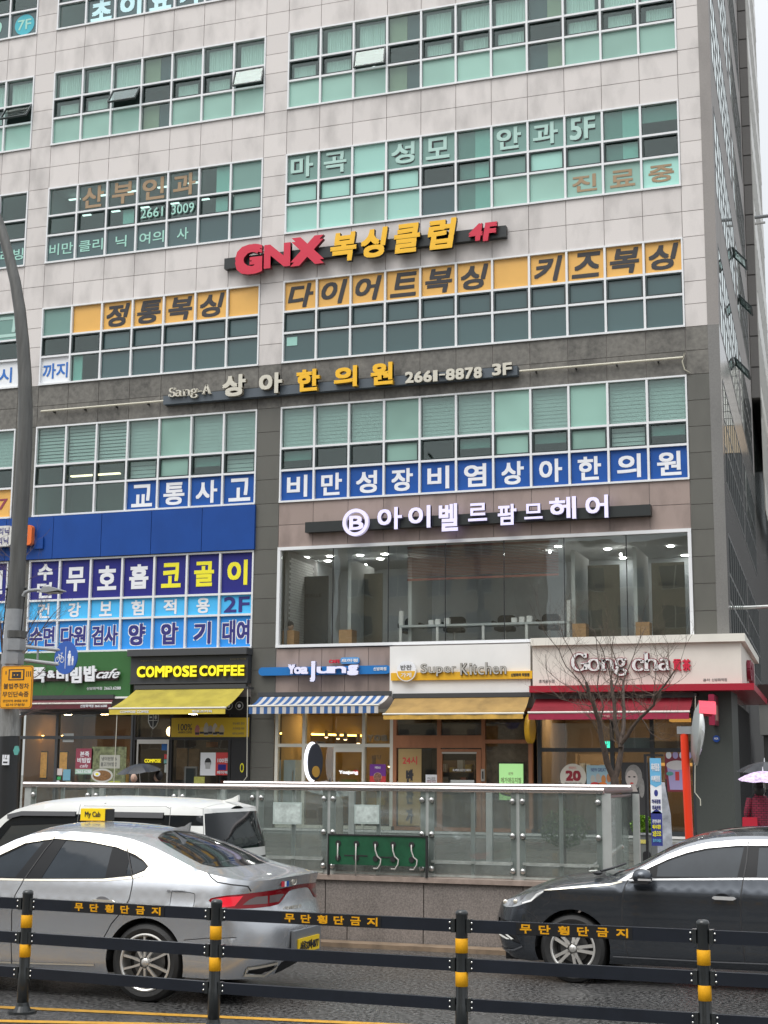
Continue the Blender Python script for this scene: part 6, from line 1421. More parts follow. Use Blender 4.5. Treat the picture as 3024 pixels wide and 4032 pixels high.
# --- silver saloon taxi: x=0 at the rear axle, nose towards -x
E1 = smoothp([(-4.9, .70), (-4.3, .70), (-3.75, .76), (-3.25, .84), (-2.65, .925), (-2.18, 1.0), (-2.02, 1.07), (-1.75, 1.25), (-1.45, 1.40), (-1.15, 1.45), (-.75, 1.445), (-.35, 1.41), (-.06, 1.335), (.19, 1.245), (.40, 1.165), (.55, 1.12), (.75, 1.085), (.95, 1.06), (1.25, 1.065), (1.9, 1.085)], 1)
wp1 = [(.17, .86), (.24, .905), (.34, .922), (.46, .930), (.62, .924), (.74, .930), (.82, .936), (.855, .920), (.90, .908), (.95, .90), (1.01, .885), (1.10, .845), (1.2, .795), (1.3, .745), (1.42, .675), (1.5, .62)]
c1 = Car('silver_taxi', 'silver saloon taxi with yellow roof sign, driving left behind the median fence', 'car', .93, -3.25, .55, .50, .62, 2.7, wp1, E1, .2, [(0, .34, .385), (-2.845, .34, .385)], .34,
         [(-5, .03), (-3.3, .06), (-2.2, .04), (-1.9, .06), (-1.3, .075), (-.3, .075), (.2, .06), (.6, .05), (1.12, .0)],
         rear=[(.15, -.10), (.28, -.03), (.40, .03), (.62, .045), (.72, .015), (.80, -.02), (.95, -.03), (1.02, .0), (1.09, .03)])
beltb = [(-2.02, 1.0), (-1.62, 1.0), (-1.25, 1.005), (-.48, 1.025), (-.17, 1.055), (.05, 1.115), (.115, 1.165)]
wtop = [(.115, 1.165), (-.02, 1.235), (-.16, 1.285), (-.38, 1.345), (-.72, 1.388), (-1.09, 1.405), (-1.42, 1.355), (-1.75, 1.20), (-1.97, 1.055), (-2.02, 1.0)]
dlo = beltb + wtop[1:-1]
inner = [(-1.92, 1.018), (-1.25, 1.022), (-.48, 1.045), (-.19, 1.078), (-.07, 1.125), (-.045, 1.165), (-.11, 1.215), (-.21, 1.262), (-.42, 1.322), (-.75, 1.366), (-1.09, 1.383), (-1.40, 1.335), (-1.70, 1.19), (-1.88, 1.07)]
glassF = [(-1.84, 1.032), (-1.40, 1.03), (-1.20, 1.37), (-1.38, 1.325), (-1.66, 1.19)]
glassR = [(-1.12, 1.03), (-.52, 1.048), (-.46, 1.055), (-.47, 1.325), (-.75, 1.36), (-.98, 1.372)]
glassQ = [(-.255, 1.085), (-.18, 1.092), (-.085, 1.135), (-.065, 1.165), (-.12, 1.205), (-.27, 1.258)]
gaps1 = [ribbon([(-1.10, 1.40), (-1.17, 1.28), (-1.29, 1.03), (-1.31, .98), (-1.36, .88), (-1.38, .70), (-1.36, .26)], .011),
         ribbon([(-.32, 1.33), (-.22, 1.14), (-.17, 1.05), (-.165, .98), (-.175, .88), (-.21, .80), (-.34, .66), (-.42, .52)], .011),
         ribbon([(-2.32, .97), (-2.38, .75), (-2.36, .26)], .011),
         ribbon([(.55, 1.13), (.60, 1.085), (.66, 1.05), (.80, 1.03), (.95, 1.015), (1.0, .97)], .011),
         ribbon([(.385, .55), (.60, .575), (.85, .585)], .007),
         ribbon(smoothp([(.24, .955), (.235, .83), (.26, .815), (.44, .815), (.47, .83), (.475, .93), (.455, .955), (.255, .965), (.24, .955)], 1), .006)]
tail = smoothp([(.60, .905), (.72, .935), (.95, .952), (1.2, .965), (1.6, .985), (1.9, .99), (1.9, .955), (1.72, .955), (1.60, .95), (1.52, .935), (1.40, .86), (1.34, .835), (.95, .825), (.74, .835), (.66, .86)], 1, True)
lensA = [(.99, .90), (1.06, .922), (1.20, .925), (1.20, .86), (.93, .858)]; lensB = [(1.225, .925), (1.40, .93), (1.46, .925), (1.36, .865), (1.225, .862)]
bright1 = [(.64, .90), (.76, .925), (.93, .935), (.86, .85), (.74, .84), (.68, .86)]
sill1 = ribbon([(-2.2, .262), (-1.5, .272), (-.50, .296)], .014)
c1.shell([('window_trim', dlo), ('pillar', inner), ('side_window', glassF), ('side_window', glassR), ('side_window', glassQ), ('tail_lamp', tail), ('lamp_bright', bright1), ('lamp_lens', lensA), ('lamp_lens', lensB), ('sill_trim', sill1)] + [('panel_gap', g) for g in gaps1] +
         [('lower_valance', [(1.36, .15), (2.0, .15), (2.0, .385), (1.66, .37), (1.40, .34), (1.36, .30)]), ('exhaust_trim', ribbon([(.98, .315), (.97, .26), (1.20, .235), (1.34, .30), (1.32, .335), (.98, .315)], .022)), ('exhaust_hole', [(1.0, .30), (1.0, .27), (1.19, .25), (1.31, .30), (1.30, .322)]),
          ('headlamp', smoothp([(-3.3, .74), (-3.55, .66), (-3.9, .60), (-3.95, .68), (-3.6, .77), (-3.25, .80)], 1, True)), ('grille', [(-4.6, .62), (-4.2, .62), (-4.25, .30), (-4.6, .30)])],
         [(-4.8, .22), (-3.2, .20), (-2.5, .20), (-.4, .225), (.38, .235), (.95, .225), (1.2, .215), (1.45, .25), (1.9, .32)],
         {'pillar': -.006, 'side_window': -.010, 'window_trim': .005, 'tail_lamp': .004, 'lamp_bright': .006, 'lamp_lens': .0055, 'sill_trim': .008, 'exhaust_trim': .012, 'exhaust_hole': -.02, 'panel_gap': -.001, 'headlamp': .003}, h=.065)
rg = smoothp([(-.13, -.72), (-.20, -.45), (-.235, 0), (-.20, .45), (-.13, .72), (.12, .80), (.50, .80), (.60, .45), (.635, 0), (.60, -.45), (.50, -.80), (.12, -.80)], 1, True)
ws1 = smoothp([(-2.10, -.86), (-2.28, -.5), (-2.34, 0), (-2.28, .5), (-2.10, .86), (-1.75, .88), (-1.42, .84), (-1.36, .5), (-1.33, 0), (-1.36, -.5), (-1.42, -.84), (-1.75, -.88)], 1, True)
c1.top([('rear_window', rg), ('windscreen', ws1), ('panel_gap', ribbon([(-2.36, -.95), (-2.5, 0), (-2.36, .95)], .012))], {'rear_window': .001, 'windscreen': .001})
M1 = Matrix.Translation((-6.44, 12.93, 0))
c1.finish({'body': silverP, 'window_trim': chrome, 'pillar': pillarM, 'side_window': tint, 'tail_lamp': mat('deep red lamp glass', (.20, .003, .008), .15, spec=.3, coat=.25), 'lamp_bright': mat('bright red lamp', (.85, .01, .03), .2, coat=.2), 'lamp_lens': mat('smoky lamp lens', (.12, .09, .09), .2, coat=.3), 'sill_trim': chrome, 'panel_gap': gapM,
           'lower_valance': pillarM, 'exhaust_trim': chrome, 'exhaust_hole': black, 'headlamp': mat('headlamp glass', (.55, .57, .60), .08, metal=.5, coat=1), 'grille': black, 'rear_window': tintD, 'windscreen': tintD}, M1)
for p_ in ('side_window', 'tail_lamp', 'body'): pass
under(c1, M1, -3.6, .80, .62, .2)
rimS = mat('machined alloy', (.74, .72, .68), .34, metal=.75)
for cx in (0, -2.845):
    for s_ in (-1, 1): wheel(c1, (cx, s_ * .80, .34), M1, 5, .25, .342, rimS, s_, .062, rot=.35 + math.pi / 2, sw=.022)
def handle(car, M, x, z, m, l=.21, side=-1, base=None):
    y = side * (smooth_tab(car.wp, z) + .004); b = MB().prism([(x - l / 2, z), (x - l / 2 + .02, z + .018), (x + l / 2 - .02, z + .016), (x + l / 2, z), (x + l / 2 - .03, z - .016), (x - l / 2 + .03, z - .014)], y - .03, y - .012)
    o = b.build('door_handle', m, car.obj, M); MB().prism([(x - .05 + .05 * math.cos(R(a)) * 1.3 + .03, z + .032 * math.sin(R(a)) + .012) for a in range(0, 360, 20)], y - .0015, y + .01).build('handle_recess', mat('recess shade', (.16, .16, .17), .4) if base is None else base, o, M)
    for xx in (x - l / 2 + .03, x + l / 2 - .03): MB().box(xx - .012, xx + .012, y - .014, y + .01, z - .01, z + .01).build('handle_mount', m, o, M)
handle(c1, M1, -.42, .852, chrome, .23); handle(c1, M1, -1.55, .835, chrome, .23); handle(c1, M1, -.42, .852, silverP, side=1)
# roof sign, aerial, badge, plate
q = Matrix.Translation((F(365, 3207, 12.85)[0], 12.93, 0)) @ Matrix.Scale(.52, 4, (1, 0, 0)) @ Matrix.Translation((0, 0, 1.50)) @ Matrix.Scale(.62, 4, (0, 0, 1)) @ Matrix.Translation((0, 0, -1.50))
rs = MB().box(-.265, .255, -.075, .075, 1.545, 1.735).build('roof_sign', mat('taxi yellow', (.88, .62, .015), .4, emit=(.9, .62, .01), estr=.12), c1.obj, q)
text('My Cab', -.17, .16, 1.585, 1.69, -.075, blackP, rs, .015, M=q); MB().box(.256, .30, -.07, .07, 1.55, 1.73).build('sign_end', black, rs, q); MB().box(-.27, .26, -.078, -.0752, 1.545, 1.56).build('sign_edge', mat('amber strip', (.76, .42, .02), .45), rs, q)
for x in (-.15, .17): MB().box(x - .035, x + .035, -.03, .03, 1.50, 1.545).build('sign_foot', steel, rs, q)
MB().prism([(-.29, 1.475), (-.16, 1.50), (-.105, 1.535), (-.115, 1.45), (-.29, 1.46)], -.018, .018).build('shark_aerial', silverP, c1.obj, Matrix.Translation((-6.38, 12.93, -.005)))
def on_shell(car, M, u, z, wv, hv, off=.003):
    """small local frame on the shell for badges"""
    p = car.pos(u, z, off); p2 = car.pos(u + .01, z, off); e = (p2 - p).normalized(); up_ = Vector((0, 0, 1)); nrm = e.cross(up_).normalized(); up_ = nrm.cross(e) * -1 if nrm.cross(e).z < 0 else nrm.cross(e)
    m_ = Matrix((e, -nrm, Vector((0, 0, 1)))).transposed().to_4x4(); m_.translation = p; return M @ m_
Mb = on_shell(c1, M1, 1.40, 1.02, 0, 0); pl = MB().box(-.05, .0, -.004, 0, -.028, .028).build('round_edge_sticker', mat('sticker red', (.6, .03, .05), .4), c1.obj, Mb); MB().box(.001, .03, -.004, 0, -.028, .028).build('sticker_white', whiteP, pl, Mb); MB().box(.031, .07, -.004, 0, -.028, .028).build('sticker_blue', blueF, pl, Mb)
Mb = on_shell(c1, M1, 1.58, 1.03, 0, 0); e_ = MB().lathe([(.026, -.004), (.033, -.006), (.036, 0)], (0, 0, 0), 'y', 24).build('maker_emblem', chrome, c1.obj, Mb @ Matrix.Scale(1.35, 4, (1, 0, 0))); text('H', -.022, .022, -.02, .02, 0, chrome, e_, .01, .35, M=Mb)
Mb = on_shell(c1, M1, 1.44, .80, 0, 0); text('GRANDEUR', -.0, .33, -.015, .015, 0, chrome, c1.obj, .0, M=Mb, name='model_lettering')
Mb = Matrix.Translation((-6.41 + 1.155, 12.93, .47)) @ Matrix.Rotation(R(90), 4, 'Z')
rec = MB().box(-.32, .32, .0, .03, -.115, .13).build('plate_recess', mat('recess grey', (.16, .17, .18), .4), c1.obj, Mb)
pl = MB().box(-.25, .25, -.015, -.001, -.065, .065).build('number_plate', mat('plate yellow', (.88, .60, .02), .4), c1.obj, Mb @ Matrix.Translation((0, -.001, -.01))); text('서울32바4877', -.225, .225, -.045, .04, -.0165, blackP, pl, .02, M=Mb @ Matrix.Translation((0, 0, -.01)))
Mb = M1 @ Matrix.Translation((.335, -.905, .905)); text('BLACKPIN', -.09, .09, .05, .068, 0, mat('grey decal', (.15, .15, .16), .5), c1.obj, 0, .2, M=Mb @ Matrix.Translation((-.05, 0, .0)), name='decal')

# --- dark graphite saloon: x=0 at the front axle, tail towards +x
E2 = smoothp([(-2.2, .66), (-1.5, .68), (-1.0, .72), (-.75, .77), (-.55, .815), (-.26, .893), (0, .928), (.38, .972), (.52, 1.045), (.74, 1.165), (.92, 1.268), (1.1, 1.345), (1.31, 1.405), (1.59, 1.435), (1.9, 1.44), (2.3, 1.42), (2.7, 1.35), (3.1, 1.22), (3.35, 1.13), (3.6, 1.08), (3.9, 1.04), (4.9, 1.05)], 1)
wp2 = [(.17, .84), (.23, .90), (.30, .915), (.34, .928), (.40, .916), (.55, .924), (.66, .926), (.76, .922), (.835, .922), (.865, .944), (.89, .936), (.93, .915), (.96, .90), (1.02, .885), (1.10, .85), (1.2, .80), (1.3, .745), (1.42, .675), (1.5, .62)]
c2 = Car('graphite_saloon', 'dark graphite saloon car with chrome window line, nose pointing left, cut by the right edge', 'car', .932, -.32, .56, 3.35, .52, 2.5, wp2, E2, .2, [(0, .33, .375), (2.805, .33, .375)], .33,
         [(-.9, .0), (-.6, .06), (-.2, .085), (.3, .08), (.6, .06), (1.1, .06), (1.6, .07), (2.4, .07), (3.2, .05), (3.9, .0)],
         front=[(.15, -.10), (.26, -.02), (.40, .04), (.55, .05), (.70, .0), (.80, -.08)])
dlo2 = [(.55, 1.045), (.74, 1.145), (.92, 1.242), (1.1, 1.315), (1.31, 1.368), (1.59, 1.398), (1.9, 1.405), (2.25, 1.385), (2.6, 1.32), (2.9, 1.22), (2.98, 1.14), (2.6, 1.06), (1.66, 1.035), (.83, 1.005), (.45, .985)]
inn2 = [(.56, 1.01), (.76, 1.12), (.94, 1.205), (1.12, 1.27), (1.31, 1.315), (1.59, 1.345), (1.9, 1.352), (2.25, 1.335), (2.55, 1.28), (2.82, 1.20), (2.90, 1.14), (2.6, 1.075), (1.66, 1.052), (.83, 1.022)]
gF2 = [(.83, 1.04), (.84, 1.145), (.95, 1.195), (1.12, 1.255), (1.31, 1.30), (1.48, 1.325), (1.66, 1.335), (1.60, 1.055)]
gR2 = [(1.78, 1.06), (1.80, 1.335), (1.95, 1.337), (2.25, 1.318), (2.45, 1.275), (2.42, 1.075)]
gQ2 = [(2.50, 1.085), (2.53, 1.25), (2.78, 1.18), (2.82, 1.145), (2.6, 1.09)]
ctrim = ribbon([(-.27, .882), (0, .912), (.38, .955), (.50, .985)], [.010, .014, .016, .018])
gaps2 = [ribbon([(.56, 1.0), (.53, .95), (.50, .80), (.495, .60), (.52, .40), (.55, .27)], .011), ribbon([(1.70, 1.39), (1.685, 1.2), (1.655, 1.03), (1.635, .9), (1.625, .7), (1.635, .45), (1.65, .27)], .012), ribbon([(2.55, 1.05), (2.50, .85), (2.36, .62), (2.33, .5)], .011),
         ribbon([(-.30, .71), (-.22, .78), (-.205, .84), (-.24, .88)], .005), ribbon([(-.50, .70), (-.36, .62), (-.32, .55)], .006), ribbon([(.27, .965), (.36, 1.0)], .006)]
head = smoothp([(-.87, .705), (-.86, .76), (-.74, .815), (-.50, .865), (-.275, .892), (-.27, .865), (-.36, .80), (-.50, .735), (-.62, .70), (-.78, .69)], 1, True)
drl = ribbon([(-.52, .745), (-.42, .775), (-.35, .835), (-.28, .868)], [.014, .02, .022, .014])
c2.shell([('window_trim', dlo2), ('pillar', inn2), ('side_window', gF2), ('side_window', gR2), ('side_window', gQ2), ('fender_trim', ctrim), ('headlamp', head), ('lamp_bezel', [(-.80, .70), (-.80, .775), (-.62, .82), (-.46, .845), (-.56, .76), (-.64, .71)]), ('daytime_light', drl)] + [('panel_gap', g) for g in gaps2] +
         [('bumper_intake', [(-.93, .58), (-.66, .56), (-.55, .40), (-.52, .35), (-.70, .385), (-.95, .42)]), ('fog_trim', ribbon([(-.90, .43), (-.76, .455), (-.60, .385), (-.70, .39), (-.88, .415)], .020)), ('grille', [(-1.75, .70), (-1.12, .70), (-1.06, .62), (-1.2, .45), (-1.75, .45)]),
          ('splitter', ribbon([(-1.7, .265), (-.9, .265), (-.62, .285), (-.50, .33)], .014)), ('sill_trim', ribbon([(.40, .275), (1.4, .270), (2.42, .28)], .012)), ('tail_lamp', [(3.3, .95), (3.7, .98), (4.0, .98), (4.0, .86), (3.5, .84)])],
         [(-2.1, .22), (-.9, .215), (-.5, .19), (.5, .20), (2.3, .20), (3.2, .22), (4.6, .24)],
         {'pillar': -.006, 'side_window': -.010, 'window_trim': .005, 'fender_trim': .006, 'headlamp': .003, 'daytime_light': .006, 'lamp_bezel': .005, 'fog_trim': .01, 'bumper_intake': -.015, 'splitter': .012, 'sill_trim': .008, 'tail_lamp': .003}, h=.065)
ws2 = smoothp([(.44, -.86), (.27, -.5), (.20, 0), (.27, .5), (.44, .86), (.8, .88), (1.08, .85), (1.04, .5), (1.0, 0), (1.04, -.5), (1.08, -.85), (.8, -.88)], 1, True)
c2.top([('windscreen', ws2), ('wiper_cowl', [(.30, -.8), (.14, -.5), (.06, 0), (.14, .5), (.30, .8), (.34, .8), (.24, .5), (.18, 0), (.24, -.5), (.34, -.8)]), ('rear_window', smoothp([(2.75, -.8), (2.62, 0), (2.75, .8), (3.3, .8), (3.42, 0), (3.3, -.8)], 1, True)), ('sunroof', smoothp([(1.35, -.7), (1.35, .7), (2.2, .7), (2.2, -.7)], 1, True))], {'windscreen': .001, 'rear_window': .001, 'sunroof': .002})
M2 = Matrix.Translation((-3.16, 14.65 + .93, 0))
silvT = mat('satin silver trim', (.72, .72, .72), .25, metal=.5)
c2.finish({'body': darkP, 'window_trim': silvT, 'pillar': pillarM, 'side_window': tint, 'fender_trim': chrome, 'headlamp': mat('clear headlamp', (.52, .54, .56), .10, metal=.3, coat=1), 'lamp_bezel': mat('lamp chrome bezel', (.38, .39, .41), .2, metal=.5, var=.6, scale=9), 'daytime_light': mat('daytime light strip', (.8, .8, .78), .1, emit=(1, 1, 1), estr=.3), 'panel_gap': gapM,
           'bumper_intake': black, 'fog_trim': mat('fog lamp glow', (.8, .8, .76), .2, metal=.3, emit=(1, 1, .95), estr=.25), 'grille': black, 'splitter': mat('grey metallic trim', (.30, .31, .33), .25, metal=.8), 'sill_trim': MATS['grey metallic trim'] if 'grey metallic trim' in MATS else chrome, 'tail_lamp': MATS['deep red lamp glass'], 'windscreen': tintD, 'wiper_cowl': black, 'rear_window': tintD, 'sunroof': tintD}, M2)
under(c2, M2, -.75, 3.6, .62)
for x, z, r in ((-.74, .735, .035), (-.60, .755, .035)):
    p = c2.pos(c2.x2u(x), z, .01); MB().sphere(p, r * .7, .012, r * .7, 12).build('lamp_projector', chrome, c2.obj, M2, smooth=True)
for cx in (0, 2.805):
    for s_ in (-1, 1): wheel(c2, (cx, s_ * .80, .33), M2, 5, .225, .33, rimS, s_, .036, rot=.62 + math.pi, sw=.034)
handle(c2, M2, 1.48, .862, silvT, .23, base=pillarM); handle(c2, M2, 2.55, .872, silvT, .23, base=pillarM)
# door mirror
mm = MB().sphere((.72, -1.03, 1.045), .10, .085, .075, 16); mm.build('door_mirror', darkP, c2.obj, M2, smooth=True); md = c2.obj.children[-1]
MB().prism([(.60, .985), (.78, .98), (.80, 1.0), (.64, 1.005)], -1.12, -.93).build('mirror_base', black, md, M2); MB().box(.69, .815, -1.118, -1.112, 1.012, 1.03).build('indicator_strip', silvT, md, M2)
MB().tube([(.22, -.55, 1.055), (.30, -.35, 1.075), (.36, .1, 1.10)], .012, 6).build('wiper', black, c2.obj, M2); MB().sphere((.20, -.60, 1.04), .05, .05, .02, 10).build('wiper_pivot', black, c2.obj, M2)

# --- white boxy small van behind the taxi: x=0 at the rear axle
E3 = smoothp([(-4.2, .84), (-3.4, .86), (-2.95, .90), (-2.75, .98), (-2.45, 1.20), (-2.15, 1.46), (-1.95, 1.565), (-1.6, 1.61), (-1.0, 1.63), (-.2, 1.625), (.30, 1.60), (.42, 1.585), (2, 1.56)], 1)
wp3 = [(.17, .74), (.28, .79), (.5, .80), (.8, .80), (.95, .795), (1.1, .775), (1.3, .745), (1.5, .705), (1.6, .68), (1.7, .62)]
c3 = Car('white_van', 'white boxy small van with blacked out side windows behind the silver taxi', 'van', .80, -2.85, .30, .25, .32, 4.0, wp3, E3, .2, [(0, .29, .33), (-2.52, .29, .33)], .29,
         [(-3.1, .02), (-2.7, .04), (-2.0, .06), (-1.0, .075), (.3, .06), (.57, .03)], rear=[(.2, -.02), (.5, .03), (.9, .02), (1.2, .0), (1.6, -.12)])
c3.shell([('glazing', [(-2.46, 1.02), (-2.10, 1.40), (-1.95, 1.495), (-.10, 1.51), (.20, 1.51), (.20, 1.02)]), ('side_window', [(-1.12, 1.06), (-1.06, 1.40), (-.12, 1.42), (-.12, 1.06)]), ('side_window', [(-2.25, 1.06), (-2.02, 1.36), (-1.22, 1.40), (-1.22, 1.06)]),
          ('door_visor', ribbon([(-2.08, 1.46), (-1.9, 1.50), (-1.20, 1.505)], .05)), ('door_visor', ribbon([(-1.12, 1.505), (-.10, 1.505)], .06)),
          ('glazing', [(.20, 1.51), (.42, 1.51), (.42, 1.40), (.20, 1.40)]), ('rear_glass', [(.44, 1.53), (.66, 1.54), (1.4, 1.54), (1.4, 1.14), (.68, 1.14), (.44, 1.13)]),
          ('panel_gap', ribbon([(.42, 1.60), (.42, .75)], .007)), ('panel_gap', ribbon([(-1.17, 1.61), (-1.17, .3)], .007)), ('panel_gap', ribbon([(-.03, 1.60), (0, 1.0), (-.2, .7)], .007)), ('panel_gap', ribbon([(-1.12, 1.595), (-.10, 1.605), (-.04, 1.58)], .006)),
          ('tail_lamp', [(.46, .98), (.62, .98), (.62, .70), (.46, .70)]), ('bumper_line', ribbon([(.30, 1.03), (1.4, 1.03)], .02)), ('headlamp', [(-3.05, .80), (-2.85, .82), (-2.85, .64), (-3.1, .62)])],
         [(-4, .22), (-2.2, .20), (-.3, .20), (1.5, .24)], {'glazing': -.004, 'side_window': -.006, 'door_visor': .02, 'rear_glass': .002, 'tail_lamp': .004, 'bumper_line': .003}, h=.08)
c3.top([('windscreen', [(-2.82, -.9), (-2.88, 0), (-2.82, .9), (-2.12, .88), (-2.06, 0), (-2.12, -.88)]), ('panel_gap', ribbon([(.42, -.98), (.42, .98)], .01))], {'windscreen': .001})
M3 = Matrix.Translation((-7.60, 14.6 + .8, .03))
c3.finish({'body': whiteCar, 'glazing': tintD, 'side_window': mat('grey tinted glass', (.05, .052, .05), .05, spec=.3), 'door_visor': mat('smoke visor', (.10, .10, .105), .2), 'rear_glass': tintD, 'panel_gap': mat('soft grey gap', (.12, .12, .12), .6), 'tail_lamp': MATS['deep red lamp glass'], 'bumper_line': pillarM, 'headlamp': MATS['clear headlamp'], 'windscreen': tintD}, M3)
under(c3, M3, -2.9, .5, .55)
for cx in (0, -2.52):
    for s_ in (-1, 1): wheel(c3, (cx, s_ * .69, .29), M3, 8, .19, .29, rimS, s_, 0, .17, sw=.04)
MB().prism([(-.14, 1.67), (-.02, 1.70), (.05, 1.735), (.055, 1.68), (.05, 1.66), (-.14, 1.66)], -.02, .02).build('shark_aerial', whiteCar, c3.obj, M3 @ Matrix.Translation((.42, 0, -.01)))
p = MB().lathe([(0, -.002), (.048, -.002), (.05, 0)], (.08, -.772, 1.165), 'y', 20).build('round_sticker', mat('green sticker', (.12, .35, .12), .5), c3.obj, M3)
# ------------------------------------------------------------------ lamp column with signs, left
PY = 22.5
poleM = mat('weathered grey column', (.10, .10, .095), .45, metal=.35, var=.25, scale=3, stretch=(4, 4, .4)); poleD = mat('black column base', (.018, .019, .02), .4)
bx, bz = F(42, 3100, PY)
t = thing('lamp_column', 'tall grey lamp column bending left at the top, black foot, left edge', 'street lamp', (bx, PY, .15))
tr = [(60, 2400, .148), (68, 2260, .146), (76, 2100, .143), (86, 1950, .14), (98, 1750, .135), (101, 1600, .13), (98, 1480, .125), (90, 1350, .12), (78, 1220, .112), (60, 1110, .105), (36, 1010, .098), (5, 900, .092), (-45, 770, .086), (-110, 640, .08), (-200, 500, .07)]
pts = []; rs = []
for u, v, r in tr: x, z = F(u, v, PY); pts.append((x, PY, z)); rs.append(r)
MB().tube(pts, rs, 18).build('column', poleM, t, smooth='auto')
x0, z0 = F(60, 2400, PY); xl, zl = F(40, 2870, PY)
MB().tube([(F(36, 2780, PY)[0], PY, F(36, 2780, PY)[1]), (x0, PY, z0)], [.175, .165], 18).build('lower_column', galv, t, smooth='auto')
MB().tube([(bx - .02, PY, .15), (F(36, 2900, PY)[0], PY, F(36, 2900, PY)[1])], [.19, .185], 18).build('foot', poleD, t, smooth='auto')
MB().tube([(F(36, 2905, PY)[0], PY, F(36, 2900, PY)[1]), (F(36, 2780, PY)[0], PY, F(36, 2780, PY)[1])], [.18, .175], 18).build('lower_column', mat('stained grey column', (.24, .24, .23), .5, metal=.2, var=.4, scale=6, stretch=(3, 3, .5)), t, smooth='auto')
for v0, v1 in ((2517, 2562), (2572, 2616), (2485, 2512)):
    z1 = F(62, v0, PY)[1]; z0_ = F(62, v1, PY)[1]; cx = F(62 - (v0 - 2480) * .12, v0, PY)[0]
    MB().prismz([(cx + .20 * math.cos(R(a + 30)), PY + .20 * math.sin(R(a + 30))) for a in range(0, 360, 60)], z0_, z1).build('collar', galv if v0 > 2500 else poleM, t)
z_ = F(62, 2320, PY)[1]; cx = F(70, 2320, PY)[0]
for s_ in (-.19, .19): MB().tube([(cx + s_, PY - .05, z_), (cx + s_ - .04, PY - .05, F(62, 2500, PY)[1])], .012, 6).build('conduit', black, t); MB().sphere((cx + s_, PY - .05, z_), .03).build('cap', black, t)
# small lantern arm
pp = [F(104, 2350, PY), F(112, 2335, PY), F(130, 2328, PY), F(160, 2325, PY), F(190, 2328, PY)]
MB().tube([(a, PY - .1, b) for a, b in pp], [.035, .035, .032, .03, .028], 10).build('lantern_arm', galv, t, smooth='auto')
a, b = F(190, 2328, PY); mb = MB().prism([(a - .02, b - .045), (a + .02, b + .05), (a + .16, b + .055), (a + .34, b + .0), (a + .35, b - .02), (a + .1, b - .05)], PY - .24, PY + .04); lh = mb.build('lantern_head', galv, t)
MB().box(a + .05, a + .3, PY - .2, PY, b - .055, b - .046).build('lens', mat('milky lens', (.5, .52, .5), .3), lh)
# blue shared path sign on two arms
for va, vb, ua in ((2548, 2562, 105), (2600, 2620, 100)):
    xa, za = F(ua, va, PY); xb, zb2 = F(262, vb, PY); MB().tube([(xa, PY, za), (xb, PY - .08, zb2)], .035, 10).build('sign_arm', galv, t, smooth='auto')
xa, za = F(152, 2556, PY); MB().tube([(xa, PY - .02, za), (xa, PY - .02, F(152, 2605, PY)[1])], .02, 8).build('brace', galv, t)
sx, sz = F(277, 2592, PY)
t2 = thing('path_sign', 'round blue cycle and pedestrian sign on two arms of the lamp column', 'traffic sign', (sx, PY - .1, sz - .3))
MR = Matrix.Translation((sx, PY - .14, sz)) @ Matrix.Rotation(R(-17), 4, 'Z')
bluS = mat('traffic blue', (.012, .09, .42), .35, coat=.3)
MB().lathe([(0, -.012), (.29, -.012), (.29, .01), (0, .01)], (0, 0, 0), 'y', 40).build('disc', bluS, t2, MR, smooth='auto')
wS = whiteP
def bar(a, b, c, d, w_=.016): return MB().tube([(a, -.015, b), (c, -.015, d)], w_ / 2, 6)
MB().box(-.006, .006, -.016, -.0125, -.19, .19).build('divider', wS, t2, MR)
for cx in (-.205, -.085):
    mb = MB()
    for i in range(20):
        a0, a1_ = 2 * math.pi * i / 20, 2 * math.pi * (i + 1) / 20
        mb.add([(cx + r_ * math.cos(q), -.016, -.03 + r_ * math.sin(q)) for q in (a0, a1_) for r_ in (.043, .055)], [(0, 1, 3, 2)])
    mb.build('cycle_wheel', wS, t2, MR)
mb = MB()
for s_ in ((-.205, -.03, -.17, .05), (-.17, .05, -.10, .04), (-.10, .04, -.085, -.03), (-.17, .05, -.135, -.03), (-.135, -.03, -.10, .04), (-.18, .07, -.165, .05), (-.10, .04, -.095, .075), (-.12, .08, -.07, .08)): mb.add(*(lambda q: (q.v, q.f))(bar(*s_, .012)))
mb.build('cycle_frame', wS, t2, MR)
for cx, s_, nm in ((.10, 1.0, 'adult_symbol'), (.185, .62, 'child_symbol')):
    zf = -.14; h = .26 * s_
    MB().prism([(cx - .03 * s_, zf), (cx - .01 * s_, zf), (cx, zf + h * .4), (cx + .01 * s_, zf), (cx + .03 * s_, zf), (cx + .03 * s_, zf + h * .5), (cx + .045 * s_, zf + h * .5), (cx + .035 * s_, zf + h * .8), (cx - .035 * s_, zf + h * .8), (cx - .045 * s_, zf + h * .5), (cx - .03 * s_, zf + h * .5)][::-1], -.016, -.0125).build(nm, wS, t2, MR)
    disc(cx, zf + h * .9, .02 * s_ + .004, .02 * s_ + .004, -.0125, wS, None, 'symbol_head'); o = bpy.context.scene.objects[-1] if False else None
for o in [o for o in COL.objects if o.name.startswith('symbol_head') and o.parent is None]: o.parent = t2; o.matrix_parent_inverse = Matrix.Translation(-t2.location); o.data.transform(MR)
